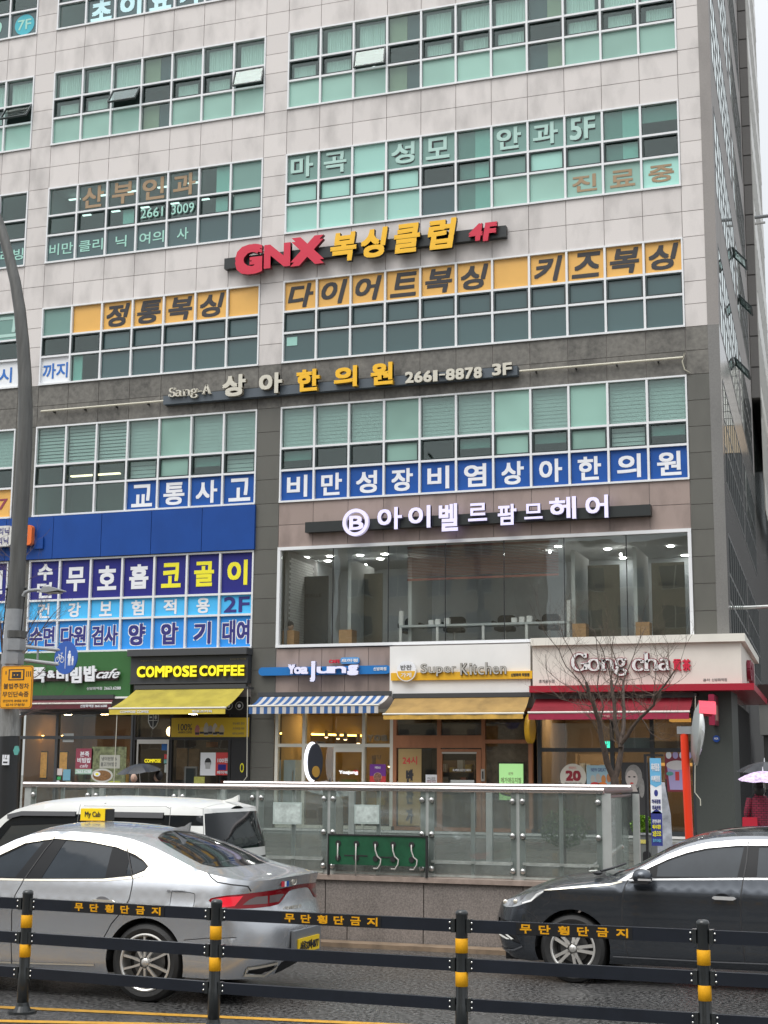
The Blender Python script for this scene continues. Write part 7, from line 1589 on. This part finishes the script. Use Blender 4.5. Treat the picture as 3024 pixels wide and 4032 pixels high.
# amber no parking camera sign
x0, x1, z0, z1 = RF(8, 2622, 128, 2790, PY - .25)
z0, z1 = F(66, 2790, PY - .25)[1], F(66, 2622, PY - .25)[1]
t2 = thing('parking_camera_sign', 'amber rectangular parking enforcement sign with black camera symbol on the lamp column', 'traffic sign', (x0, PY - .25, z0))
ambS = mat('amber sign face', (.86, .38, .015), .4); MB().prism(rrect(x0, x1, z0, z1, .05), PY - .26, PY - .235).build('sign_plate', mat('amber rim', (.75, .30, .01), .4), t2)
MB().prism(rrect(x0 + .012, x1 - .012, z0 + .012, z1 - .012, .045), PY - .262, PY - .26).build('black_outline', blackP, t2); MB().prism(rrect(x0 + .02, x1 - .02, z0 + .02, z1 - .02, .04), PY - .264, PY - .262).build('sign_face', ambS, t2)
w_ = x1 - x0; h = z1 - z0; ys = PY - .264
def rel(nm, a, b, c, d, m_, dp=.002): return MB().box(x0 + a * w_, x0 + c * w_, ys - dp, ys - dp + .0015, z0 + b * h, z0 + d * h).build(nm, m_, t2)
rel('camera_symbol', .24, .66, .74, .92, blackP); rel('camera_inner', .28, .685, .70, .895, ambS, .004); rel('camera_block', .35, .71, .64, .86, blackP, .006)
for f in (.43, .53): disc(x0 + f * w_, z0 + .785 * h, .012, .012, ys - .0065, ambS, t2)
for f in (.80, .86, .92): rel('stripe', f, .74, f + .025, .87, blackP)
rel('stripe', .14, .80, .17, .88, blackP)
text('불법주정차', x0 + .10 * w_, x0 + .90 * w_, z0 + .46 * h, z0 + .59 * h, ys, blackP, t2, .01); text('무인단속중', x0 + .08 * w_, x0 + .90 * w_, z0 + .27 * h, z0 + .40 * h, ys, blackP, t2, .01)
text('견인지역 과태료 부과', x0 + .10 * w_, x0 + .88 * w_, z0 + .15 * h, z0 + .21 * h, ys, blackP, t2, .0); text('강서구청장', x0 + .2 * w_, x0 + .8 * w_, z0 + .06 * h, z0 + .12 * h, ys, blackP, t2, .0)
x0, x1, z0, z1 = RF(12, 2972, 36, 3012, PY - .2); o = MB().box(x0, x1, PY - .215, PY - .19, z0, z1).build('management_plate', whiteP); tag(o, 'small white number plate on the black foot of the lamp column', 'plate'); text('12', x0 + .03, x1 - .03, z0 + .1, z0 + .2, PY - .215, blackP, o, 0); MB().box(x0 + .02, x1 - .02, PY - .2175, PY - .2155, z0 + .03, z0 + .06).build('plate_line', blackP, o)
x, z = F(66, 2955, PY - .2); o = disc(x, z, .06, .09, PY - .2, mat('jade print', (.10, .34, .30), .5), None, 'pole_sticker', n=6, dp=.02); tag(o, 'small teal sticker on the black foot of the lamp column', 'sticker')

# ------------------------------------------------------------------ bare trees
bark = mat('wet brown bark', (.065, .045, .034), .7, var=.4, scale=14, bump=.4, bscale=30); barkR = mat('reddish twig bark', (.105, .062, .05), .7, var=.3, scale=10)
twigM = mat('pale brown twigs', (.11, .08, .058), .7)
def bare_tree(label, name, base, limbs, Y, ry, twn, seed, m1, m2, twl=.8):
    """limbs: (list of pixel points with depth offset, r0, r1)"""
    rnd_ = random.Random(seed); t = thing(name, label, 'tree', (base[0], Y, .15))
    tw = MB(); nodes = []
    for k, (px, r0, r1) in enumerate(limbs):
        P3 = []
        for i, (u, v, dy) in enumerate(px): x, z = F(u, v, Y + dy); P3.append(Vector((x, Y + dy, z)))
        if k == 0: P3 = [Vector((base[0], Y, .1))] + P3
        Q = []
        for a, b in zip(P3[:-1], P3[1:]):
            n = max(2, int((b - a).length / .18))
            for j in range(n): Q.append(a.lerp(b, j / n) + Vector((rnd_.uniform(-1, 1), rnd_.uniform(-1, 1), 0)) * .012)
        Q.append(P3[-1]); r0 *= .66; r1 *= .6; rs_ = [r0 + (r1 - r0) * (i / len(Q)) ** .8 * 1.0 + rnd_.uniform(0, .006) * (r0 > .03) for i in range(len(Q))]
        MB().tube(Q, rs_, 9).build('trunk' if k == 0 else 'limb', m1, t, smooth='auto')
        for i, q in enumerate(Q):
            if k > 0 and i > 2: nodes.append((q, rs_[i], (Q[min(i + 1, len(Q) - 1)] - Q[i - 1]).normalized()))
    def grow(p, d, L_, r, lvl):
        n = 5; pts = [p]; 
        for i in range(n):
            d = (d + Vector((rnd_.uniform(-.28, .28), rnd_.uniform(-.28, .28), rnd_.uniform(-.10, .26)))).normalized(); p = p + d * L_ / n; pts.append(p)
            if lvl < 2 and i > 0 and rnd_.random() < .62:
                ax = Vector((rnd_.uniform(-1, 1), rnd_.uniform(-1, 1), rnd_.uniform(-.4, .9))).normalized(); grow(p, (d + ax * .9).normalized(), L_ * rnd_.uniform(.35, .65), r * .6, lvl + 1)
        tw.tube(pts, [r * (1 - .75 * i / n) for i in range(n + 1)], 4, caps=False)
    for _ in range(twn):
        q, r, d = nodes[rnd_.randrange(len(nodes))]
        ax = Vector((rnd_.uniform(-1, 1), rnd_.uniform(-1, 1), rnd_.uniform(-.3, .8))).normalized()
        grow(q, (d * .5 + ax).normalized(), twl * rnd_.uniform(.5, 1.4), min(r * .5, .0065), 0)
    tw.build('twigs', m2, t, kind='stuff')
    return t
TY = 25.0
def pc(a, b): return (2024 + a * .6028, 2480 + b * .6028)
def L3(pts, dy): return [(*pc(a, b), dy * i / len(pts)) for i, (a, b) in enumerate(pts)]
bx, _ = F(2428, 3250, TY)
bare_tree('bare young street tree with five upswept limbs in front of the tea shop', 'street_tree', (bx, 0), [
    ([(2424, 3120, 0), (*pc(655, 955), 0)], .125, .10),
    (L3([(655, 970), (605, 870), (575, 720), (560, 600), (530, 520), (495, 430), (470, 340)], -.5), .085, .035),
    (L3([(660, 960), (690, 850), (700, 760), (668, 660), (655, 540), (648, 430), (636, 330)], .3), .08, .035),
    (L3([(700, 770), (712, 640), (718, 520), (715, 420), (715, 330)], .8), .055, .03),
    (L3([(705, 740), (770, 640), (830, 570), (910, 490), (920, 430), (985, 360), (1050, 265)], -.6), .05, .012),
    (L3([(495, 430), (420, 330), (340, 240), (290, 130), (210, 30)], -.4), .02, .007),
    (L3([(470, 340), (400, 200), (330, 60), (300, -40)], .3), .018, .006),
    (L3([(560, 600), (590, 500), (545, 380), (560, 250), (540, 120), (530, 10)], .2), .025, .006),
    (L3([(640, 330), (600, 200), (560, 90), (470, -40)], -.3), .016, .006),
    (L3([(648, 400), (690, 250), (640, 120), (650, 0)], .4), .018, .006),
    (L3([(715, 340), (760, 220), (800, 120), (850, 0)], .5), .018, .006),
    (L3([(830, 570), (860, 620), (900, 680), (960, 715), (1010, 712)], -.5), .012, .005),
    (L3([(910, 480), (925, 300), (935, 170), (920, 100)], .3), .012, .005),
    (L3([(495, 430), (380, 390), (290, 330), (215, 260), (205, 160)], -.7), .012, .005),
    (L3([(520, 500), (400, 480), (300, 450), (240, 390), (205, 230)], .5), .012, .005)], TY, 1, 150, 5, bark, twigM, .62)
LY = 28.0
bx, _ = F(18, 3100, LY)
bare_tree('dark reddish bare tree half hidden behind the lamp column', 'street_tree', (bx, 0), [
    ([(20, 3050, 0), (22, 2820, 0), (26, 2700, 0)], .14, .09),
    ([(26, 2700, 0), (38, 2560, .2), (50, 2420, .3), (60, 2310, .4), (66, 2220, .4)], .07, .015),
    ([(24, 2720, 0), (14, 2600, -.3), (2, 2480, -.5), (-20, 2330, -.6)], .06, .015),
    ([(30, 2660, 0), (90, 2580, .3), (140, 2510, .5), (190, 2440, .5), (238, 2390, .5)], .04, .006),
    ([(32, 2640, 0), (80, 2540, -.4), (130, 2450, -.5), (170, 2370, -.5)], .035, .006),
    ([(24, 2760, 0), (80, 2700, .4), (150, 2660, .6), (200, 2600, .6)], .03, .006),
    ([(22, 2820, 0), (-20, 2700, .3), (-50, 2560, .4)], .04, .01),
    ([(24, 2860, 0), (70, 2830, .5), (130, 2800, .7), (180, 2790, .8)], .02, .005)], LY, 1, 120, 11, barkR, barkR, .75)

# ------------------------------------------------------------------ convex mirror, planter, banner stand
MY = 20.2
x, zt = F(2694, 2890, MY); xb, _ = F(2712, 3300, MY)
t = thing('traffic_mirror', 'round convex traffic mirror seen edge on atop a bright orange red post', 'mirror', (xb, MY, .15))
orP = mat('orange red post paint', (.80, .045, .01), .4)
MB().tube([(xb + .03, MY, .15), (x, MY, zt)], .055, 18).build('post', orP, t, smooth='auto'); MB().tube([(x, MY, zt), (x, MY, zt + .11)], .045, 14).build('post_cap', black, t, smooth='auto')
mx_, mz = F(2752, 2886, MY)
MB().box(x - .09, mx_ - .02, MY - .05, MY + .05, zt + .0, zt + .10).build('bracket', galv, t)
for dx in (.12, .2): MB().lathe([(0, -.06), (.022, -.058), (.025, -.05)], (x + dx, MY, zt + .05), 'y', 10).build('bracket_bolt', steel, t)
MM = Matrix.Translation((mx_ - .02, MY, mz)) @ Matrix.Rotation(R(101), 4, 'Z') @ Matrix.Rotation(R(6), 4, 'X')
prof = [(.41, .0)] + [(.41 * (1 - i / 10), -.10 * (1 - (1 - i / 10) ** 2)) for i in range(1, 11)]
MB().lathe([(.40, .01), (.43, .01), (.43, -.03), (.41, -.03)], (0, 0, 0), 'y', 40).build('mirror_rim', mat('pale rim', (.55, .57, .55), .3, metal=.4), t, MM, smooth='auto')
MB().lathe(prof, (0, 0, 0), 'y', 40).build('mirror_face', mat('mirror', (.8, .82, .82), .02, metal=1), t, MM, smooth=True)
MB().lathe([(.41, .01), (.30, .06), (0, .09)], (0, 0, 0), 'y', 32).build('mirror_back', mat('grey shell', (.36, .38, .37), .4, metal=.4), t, MM, smooth=True)
hood = MB()
for i in range(14):
    a, b = R(35 + 110 * i / 14), R(35 + 110 * (i + 1) / 14); hood.add([(r_ * math.cos(q), yy, r_ * math.sin(q)) for q in (a, b) for r_, yy in ((.435, .02), (.445, -.20))], [(0, 1, 3, 2)])
hood.build('visor', mat('pinkish red visor', (.75, .03, .07), .4), t, MM)
# planter with shrub and grey cabinet beside the stair
for k, (u, v, r, lb) in enumerate(((2222, 3262, .42, 'round green clipped shrub behind the balustrade glass'), (2533, 3252, .20, 'small bright green shrub in the grey box planter'))):
    Yp = 26 if k == 0 else 24.0; x, z = F(u, v, Yp); t = thing('shrub', lb, 'shrub', (x, Yp, .15)); lf = MB(); rr_ = random.Random(3 + k); n = 1500
    for i in range(n):
        a, b = rr_.uniform(0, 6.28), math.acos(rr_.uniform(-1, 1)); q = r * rr_.uniform(.6, 1.05); p = Vector((x + q * math.sin(b) * math.cos(a), Yp + q * math.sin(b) * math.sin(a), z + q * math.cos(b) * .8)); s_ = .028
        e1 = Vector((rr_.uniform(-1, 1), rr_.uniform(-1, 1), rr_.uniform(-1, 1))).normalized(); e2 = e1.cross(Vector((rr_.uniform(-1, 1), .3, .5))).normalized(); lf.add([p - e1 * s_, p + e2 * s_ * .6, p + e1 * s_, p - e2 * s_ * .6], [(0, 1, 2, 3)])
    lf.build('foliage', mat('shrub leaf %d' % k, [(.05, .11, .02), (.16, .30, .02)][k], .6, rnd=.0, var=.3, scale=20), t, kind='stuff'); MB().tube([(x, Yp, .15), (x, Yp, z)], .03, 6).build('stem', bark, t)
x0, x1, z0, z1 = RF(2505, 3280, 2566, 3400, 23.7)
t = thing('planter_box', 'grey metal box planter with yellow strip beside the stairwell', 'planter', ((x0 + x1) / 2, 24, .15))
MB().box(x0, x1, 23.7, 24.3, .15, z1 - .03).build('box', mat('planter grey', (.13, .14, .135), .5), t); MB().box(x0 - .02, x1 + .02, 23.68, 24.32, z1 - .029, z1).build('rim', galv, t); MB().box(x0 + .06, x1 - .05, 23.69, 23.699, z1 - .16, z1 - .1).build('yellow_strip', mat('strip yellow', (.55, .48, .12), .5), t); MB().prism(rrect(x0 + .1, x0 + .22, z1 - .6, z1 - .28, .04), 23.68, 23.7).build('latch', black, t)
BY = 23.0
x0, x1, z0, z1 = RF(2558, 2985, 2606, 3330, BY)
t = thing('banner_stand', 'tall narrow pavement banner in light blue, white and navy panels on a black frame', 'banner stand', ((x0 + x1) / 2, BY, .15))
mb = MB().box(x0 - .09, x0 - .05, BY, BY + .04, .15, z1 + .06).box(x0 - .05, x1 + .04, BY, BY + .04, z1 + .03, z1 + .06); mb.build('frame', black, t)
sky_ = mat('banner light blue', (.14, .42, .66), .5); nav = mat('banner navy', (.03, .04, .22), .5); h = z1 - z0; xm = (x0 + x1) / 2
MB().box(x0, x1, BY, BY + .012, z0, z1).build('banner_sheet', whiteP, t)
MB().prism([(x0, z1), (x0, z1 - h * .30), (xm, z1 - h * .335), (x1, z1 - h * .30), (x1, z1)], BY - .003, BY).build('blue_head', sky_, t); MB().prism([(x0, z0), (x1, z0), (x1, z0 + h * .37), (xm, z0 + h * .42), (x0, z0 + h * .37)], BY - .003, BY).build('navy_foot', nav, t)
for s_, a, b, m_ in (('허리통증', .06, .15, whiteP), ('어깨결림', .20, .27, whiteP), ('마곡정형', .47, .52, navyT), ('외과의원', .54, .59, navyT), ('전면내부', .70, .745, whiteP), ('메사대운', .76, .81, yellowP), ('2층으로', .83, .895, yellowP), ('올라오세요', .92, .96, sky_)):
    text(s_, x0 + .02, x1 - .02, z1 - h * b, z1 - h * a, BY - .004, m_, t, .02)
disc(xm, z1 - h * .40, .03, .05, BY, nav, t); MB().box(xm - .07, xm + .07, BY - .003, BY - .0005, z1 - h * .635, z1 - h * .61).build('blue_tab', sky_, t)
x0, x1, z0, z1 = RF(2608, 3080, 2640, 3330, BY + .5)
t = thing('folded_banner', 'second white and grey photo banner partly hidden behind the tall narrow one', 'banner stand', (x0, BY + .5, .15))
MB().prism([(x0 - .1, .16), (x1 + .04, .16), (x1, z1 - .5), (x1 - .08, z1), (x0 - .1, z1)], BY + .5, BY + .53).build('banner_sheet', mat('grey photo print', (.40, .42, .46), .5, var=.5, scale=4), t); MB().tube([(x1 + .02, BY + .52, .15), (x1 - .06, BY + .52, z1 + .05)], .012, 6).build('frame', black, t)

# ------------------------------------------------------------------ people under umbrellas
pav = lambda y: .15 + max(0, y - 20) * .23 / 17.88
def umbrella(x, y, z, r, m, label, tiltx=0, tilty=0, shaft=.85, ferr=True):
    t = thing('umbrella', label, 'umbrella', (x, y, z - shaft)); M_ = Matrix.Translation((x, y, z)) @ Matrix.Rotation(tiltx, 4, 'X') @ Matrix.Rotation(tilty, 4, 'Y'); n = 8; K = 6; can = MB()
    for i in range(n):
        for j in range(4):
            for k in range(K):
                q = []
                for jj, kk in ((j, k), (j + 1, k), (j + 1, k + 1), (j, k + 1)):
                    a = 2 * math.pi * (i + jj / 4) / n; f = kk / K; sc = 1 - .10 * math.sin(math.pi * jj / 4) * f; rr_ = r * f * sc; q.append((rr_ * math.cos(a), rr_ * math.sin(a), -.33 * r * f ** 1.9 - .02 * f * math.sin(math.pi * jj / 4)))
                can.add(q, [(0, 1, 2, 3)])
    can.build('canopy', m, t, M_, smooth=True)
    rb = MB()
    for i in range(n):
        a = 2 * math.pi * i / n; rb = MB().tube([(r * f * math.cos(a), r * f * math.sin(a), -.33 * r * f ** 1.9 - .008) for f in (0, .25, .5, .75, 1.0)], .004, 4); rb.build('rib', steel, t, M_)
    MB().tube([(0, 0, -shaft), (0, 0, .0)], .007, 6).build('shaft', steel, t, M_)
    if ferr: MB().tube([(0, 0, 0), (0, 0, .08)], [.012, .006], 8).build('ferrule', whiteP if 'lilac' in label else black, t, M_)
    MB().tube([(0, 0, -shaft - .06), (0, 0, -shaft + .02)], .013, 8).build('handle', black, t, M_)
    return t
def person(x, y, g, h, label, coat, legs, hair, face=180, arm_up=None, coatlen=.55, skin=(.50, .33, .25), hood=False):
    """standing walker: one continuous skinned body, clothes as shells"""
    t = thing('person', label, 'person', (x, y, g)); s = h / 1.7; fa = R(face)
    def W_(a, b, c): return Vector((x + (a * math.cos(fa) - b * math.sin(fa)) * s, y + (a * math.sin(fa) + b * math.cos(fa)) * s, g + c * s))
    # a = to the figure's right side, b = forward
    def skin_mesh(nm, V, Ed, Rd, m_):
        me = bpy.data.meshes.new(nm); me.from_pydata([tuple(v) for v in V], Ed, []); me.materials.append(m_); o = mobj(nm, me, t)
        md_ = o.modifiers.new('s', 'SKIN')
        for i, r_ in enumerate(Rd): me.skin_vertices[0].data[i].radius = (r_ * s, r_ * s)
        me.skin_vertices[0].data[0].use_root = True
        md_.use_smooth_shade = True; sb_ = o.modifiers.new('v', 'SUBSURF'); sb_.levels = 1; sb_.render_levels = 1; return o
    hand = arm_up or (.22, .28, 1.05)
    V = [W_(0, 0, .92), W_(0, 0, 1.12), W_(0, 0, 1.34), W_(0, .0, 1.46), W_(0, .02, 1.53), W_(.17, 0, 1.38), W_(.24, .02, 1.12), W_(*hand), W_(-.17, 0, 1.38), W_(-.24, .0, 1.12), W_(-.22, .08, .88), W_(.09, 0, .86), W_(.10, .10, .48), W_(.10, .02, .07), W_(.10, .15, .04), W_(-.09, 0, .86), W_(-.10, -.06, .48), W_(-.10, -.16, .10), W_(-.10, -.04, .05)]
    Ed = [(0, 1), (1, 2), (2, 3), (3, 4), (2, 5), (5, 6), (6, 7), (2, 8), (8, 9), (9, 10), (0, 11), (11, 12), (12, 13), (13, 14), (0, 15), (15, 16), (16, 17), (17, 18)]
    Rd = [.15, .13, .15, .055, .05, .06, .045, .035, .06, .045, .035, .085, .06, .04, .04, .085, .06, .04, .04]
    skin_mesh('body', V, Ed, Rd, legs)
    # coat shell
    cb = MB(); ring_ = [(.93 - coatlen * .6, .20, .16), (.93, .185, .15), (1.1, .17, .14), (1.3, .20, .15), (1.40, .17, .12), (1.47, .075, .075)]; n = 20; base = 0
    for zc, ra, rb_ in ring_:
        for k in range(n):
            a = 2 * math.pi * k / n; wv = 1 + .03 * math.sin(5 * a + zc * 9); cb.v.append(W_(ra * math.cos(a) * wv, rb_ * math.sin(a) * wv, zc))
    for i in range(len(ring_) - 1):
        for k in range(n): cb.f.append([i * n + k, i * n + (k + 1) % n, (i + 1) * n + (k + 1) % n, (i + 1) * n + k]); cb.m.append(0)
    cb.build('coat', coat, t, smooth=True)
    for a0, a1_, a2 in ((W_(.17, 0, 1.38), W_(.245, .02, 1.12), W_(*hand)), (W_(-.17, 0, 1.38), W_(-.245, .0, 1.12), W_(-.22, .07, .90))):
        MB().tube([a0, (a0 + a1_) / 2, a1_, (a1_ + a2) / 2, a2], [.075 * s, .07 * s, .062 * s, .055 * s, .048 * s], 12).build('sleeve', coat, t, smooth='auto')
        dn = (a2 - a1_).normalized(); sk = mat('skin', skin, .5, spec=.4); hd = MB().sphere(a2 + dn * .05 * s, .035 * s, .028 * s, .045 * s, 10).build('hand', sk, t, smooth=True)
        for q in range(4): p0 = a2 + dn * .075 * s + Vector(((q - 1.5) * .016 * s, 0, 0)); MB().tube([p0, p0 + dn * .035 * s, p0 + dn * .05 * s + Vector((0, -.02 * s, 0))], [.008 * s, .0075 * s, .006 * s], 6).build('finger', sk, hd)
        p0 = a2 + dn * .03 * s; MB().tube([p0, p0 + Vector((.03, -.02, .01)) * s], [.009 * s, .007 * s], 6).build('thumb', sk, hd)
    sk = mat('skin', skin, .5, spec=.4)
    hd = MB().sphere(W_(0, .02, 1.60), .078 * s, .092 * s, .115 * s, 18).build('head', sk, t, smooth=True)
    MB().sphere(W_(0, .105, 1.585), .012 * s, .016 * s, .02 * s, 8).build('nose', sk, hd, smooth=True)
    for a in (-.03, .03): MB().sphere(W_(a, .098, 1.605), .010 * s, .006 * s, .006 * s, 8).build('eye', black, hd)
    MB().sphere(W_(0, .10, 1.545), .022 * s, .008 * s, .006 * s, 8).build('mouth', mat('lips', (.40, .12, .12), .5), hd)
    MB().sphere(W_(0, -.012, 1.625), .092 * s, .10 * s, .115 * s, 18).build('hair', hair, hd, smooth=True)
    if hood: MB().sphere(W_(0, -.04, 1.53), .10 * s, .09 * s, .13 * s, 16).build('hair_length', hair, hd, smooth=True)
    return t
blk = mat('black cloth', (.018, .018, .022), .8); hairB = mat('black hair', (.012, .01, .01), .5)
umbB = mat('black umbrella cloth', (.02, .022, .028), .5, coat=.2)
x, z = F(563, 3008, 30.0)
person(x + .35, 30.1, pav(30.1), 1.72, 'person in a navy coat under the black umbrella before the coffee shop', mat('navy coat cloth', (.02, .022, .04), .8), blk, hairB, face=90, arm_up=(.10, .22, 1.30))
umbrella(x, 29.8, z, .52, umbB, 'open black umbrella in front of the coffee shop door', R(6), R(-4), .8)
x2, _ = F(535, 3070, 30.5)
person(x2 - .1, 30.6, pav(30.6), 1.68, 'dark haired person in black walking under the same umbrella on its left side', blk, blk, hairB, face=200, hood=True)
x, z = F(1298, 3078, 27.0); gcl = glass('clear umbrella film', (.80, .82, .84), .16, rough=.15, dirt=.42, dirtcol=(.5, .52, .54))
umbrella(x, 27.0, z, .50, gcl, 'open translucent grey umbrella in front of the yogurt shop', R(8), R(10), .75)
person(x + .1, 27.1, pav(27.1), 1.55, 'person in a pale beige coat behind the balustrade under the translucent umbrella', mat('beige coat', (.40, .36, .30), .8), blk, hairB, face=90, arm_up=(.05, .25, 1.2))
plaid = mat('crimson quilted cloth', (.22, .010, .035), .7, var=.35, scale=18); UY = 28.5
nt = plaid.node_tree; bs_ = nt.nodes['Principled BSDF']; ck = nt.nodes.new('ShaderNodeTexBrick'); gm_ = nt.nodes.new('ShaderNodeNewGeometry'); sp_ = nt.nodes.new('ShaderNodeSeparateXYZ'); cb_ = nt.nodes.new('ShaderNodeCombineXYZ')
nt.links.new(gm_.outputs['Position'], sp_.inputs[0]); nt.links.new(sp_.outputs[0], cb_.inputs[0]); nt.links.new(sp_.outputs[2], cb_.inputs[1]); nt.links.new(cb_.outputs[0], ck.inputs['Vector'])
ck.inputs['Scale'].default_value = 6; ck.inputs['Color1'].default_value = (.26, .012, .045, 1); ck.inputs['Color2'].default_value = (.18, .008, .03, 1); ck.inputs['Mortar'].default_value = (.02, .004, .008, 1); ck.inputs['Mortar Size'].default_value = .03
nt.links.new(ck.outputs['Color'], bs_.inputs['Base Color'])
x, z = F(2999, 3030, UY); lil = mat('lilac floral umbrella cloth', (.60, .46, .68), .6, var=.35, scale=16, detail=1)
person(F(2990, 3200, UY)[0], UY + .1, pav(UY), 1.66, 'person in a crimson quilted coat carrying a red bag under the lilac umbrella', plaid, blk, hairB, face=20, arm_up=(.05, .24, 1.25), hood=True, coatlen=.8)
umbrella(x + .02, UY, z - .03, .46, lil, 'pale lilac patterned umbrella at the right edge', R(6), R(0), .8)
bx_, bz_ = F(2953, 3240, UY - .15); t = thing('shopping_bag', 'flat red shopping bag hanging beside the crimson coat', 'bag', (bx_, UY - .15, bz_ - .2)); MB().prism([(bx_ - .14, bz_ - .25), (bx_ + .14, bz_ - .25), (bx_ + .13, bz_ + .10), (bx_ - .13, bz_ + .10)], UY - .18, UY - .08).build('bag', mat('bag red', (.45, .01, .03), .5), t); MB().tube([(bx_ - .07, UY - .13, bz_ + .1), (bx_ - .03, UY - .13, bz_ + .24), (bx_ + .03, UY - .13, bz_ + .24), (bx_ + .07, UY - .13, bz_ + .1)], .006, 5).build('bag_handle', black, t)
x, z = F(3010, 3000, 31.5); umbrella(x, 31.5, z, .56, umbB, 'black umbrella just behind the lilac one at the right edge', R(4), 0, .8)
person(x + .15, 31.6, pav(31.6), 1.72, 'person in dark clothes mostly hidden behind the lilac umbrella', blk, blk, hairB, face=0, arm_up=(-.05, .22, 1.3))

# ------------------------------------------------------------------ distant blocks
farW = mat('distant pale cladding', (.62, .60, .57), .6, var=.04, scale=.5); farB = mat('distant beige cladding', (.52, .40, .28), .6); farD = mat('distant dark base', (.035, .036, .04), .6)
FY = 96.0; xa = F(2950, 1600, FY)[0]; zt = F(3010, 1420, FY)[1]; zm = F(3010, 1670, FY)[1]; zb2 = F(3010, 1780, FY)[1]
t = thing('distant_building', 'pale panelled building far behind the right hand corner of the office block', 'building', (xa, FY, 0))
MB().box(xa, xa + 16, FY + .1, FY + 15, 0, zt - .1).build('building_core', farD, t)
for r in range(9):
    for c in range(10):
        za, zb3 = zm + (zt - zm) * r / 9, zm + (zt - zm) * (r + 1) / 9; MB().box(xa + c * 1.6 + .02, xa + c * 1.6 + 1.58, FY, FY + .1, za + .02, zb3 - .02).build('wall_panel', farW, t)
for c in range(10): MB().box(xa + c * 1.6 + .02, xa + c * 1.6 + 1.58, FY, FY + .1, zb2 + .02, zm - .02).build('wall_panel', farB, t)
MB().box(xa, xa + 16, FY + .02, FY + .1, .0, zb2 - .02).build('dark_storeys', farD, t)
t = thing('side_street_canopy', 'dark maroon canopy box on the side street past the cream fascia', 'canopy', (XC + .3, D + 9, 3))
x0, z1 = F(2982, 2695, D + 9); _, z0 = F(2982, 2765, D + 9)
MB().box(x0, x0 + 3.2, D + 9, D + 10, z0, z1).build('canopy_box', mat('dark maroon box', (.055, .025, .022), .5), t); MB().box(x0 + .02, x0 + 3.2, D + 9.1, D + 10, z0 - 1.0, z0 - .002).build('wall_below', mat('side wall grey', (.30, .30, .28), .6), t)
MB().box(x0 + .1, x0 + 6, D + 9.3, D + 12, .15, z0 - 1.01).build('side_shop', mat('side shop dark', (.08, .08, .075), .5), t)
# opposite side of the road (behind the camera): seen only mirrored in the glass
ap = mat('beige apartment render', (.50, .42, .31), .7, var=.06, scale=.4); apw = mat('apartment window', (.10, .12, .13), .2); apf = mat('apartment window frame', (.65, .65, .62), .5)
for k, (x0, x1, hh) in enumerate(((-62, -46, 21), (-41, -27, 24), (-23, -6, 19), (0, 18, 22))):
    t = thing('apartment_block', ['beige apartment block across the road, far left', 'beige apartment block across the road, second from the left', 'lower beige apartment block across the road', 'beige apartment block across the road on the right'][k], 'building', (x0, -30, 0), 'apartment blocks across the road')
    MB().box(x0, x1, -42, -30, 0, hh).build('wall', ap, t); wf = MB(); wg = MB(); n = int((x1 - x0) / 3.2)
    for f in range(int(hh / 2.9)):
        for i in range(n):
            xx = x0 + .8 + i * 3.2; zz_ = 1.0 + f * 2.9; wg.box(xx, xx + 1.9, -30, -29.95, zz_, zz_ + 1.5); wf.box(xx - .08, xx + 1.98, -30, -29.93, zz_ - .08, zz_).box(xx + .9, xx + 1.0, -29.949, -29.93, zz_, zz_ + 1.5)
    wg.build('window', apw, t, kind='stuff'); wf.build('window_frame', apf, t, kind='stuff')
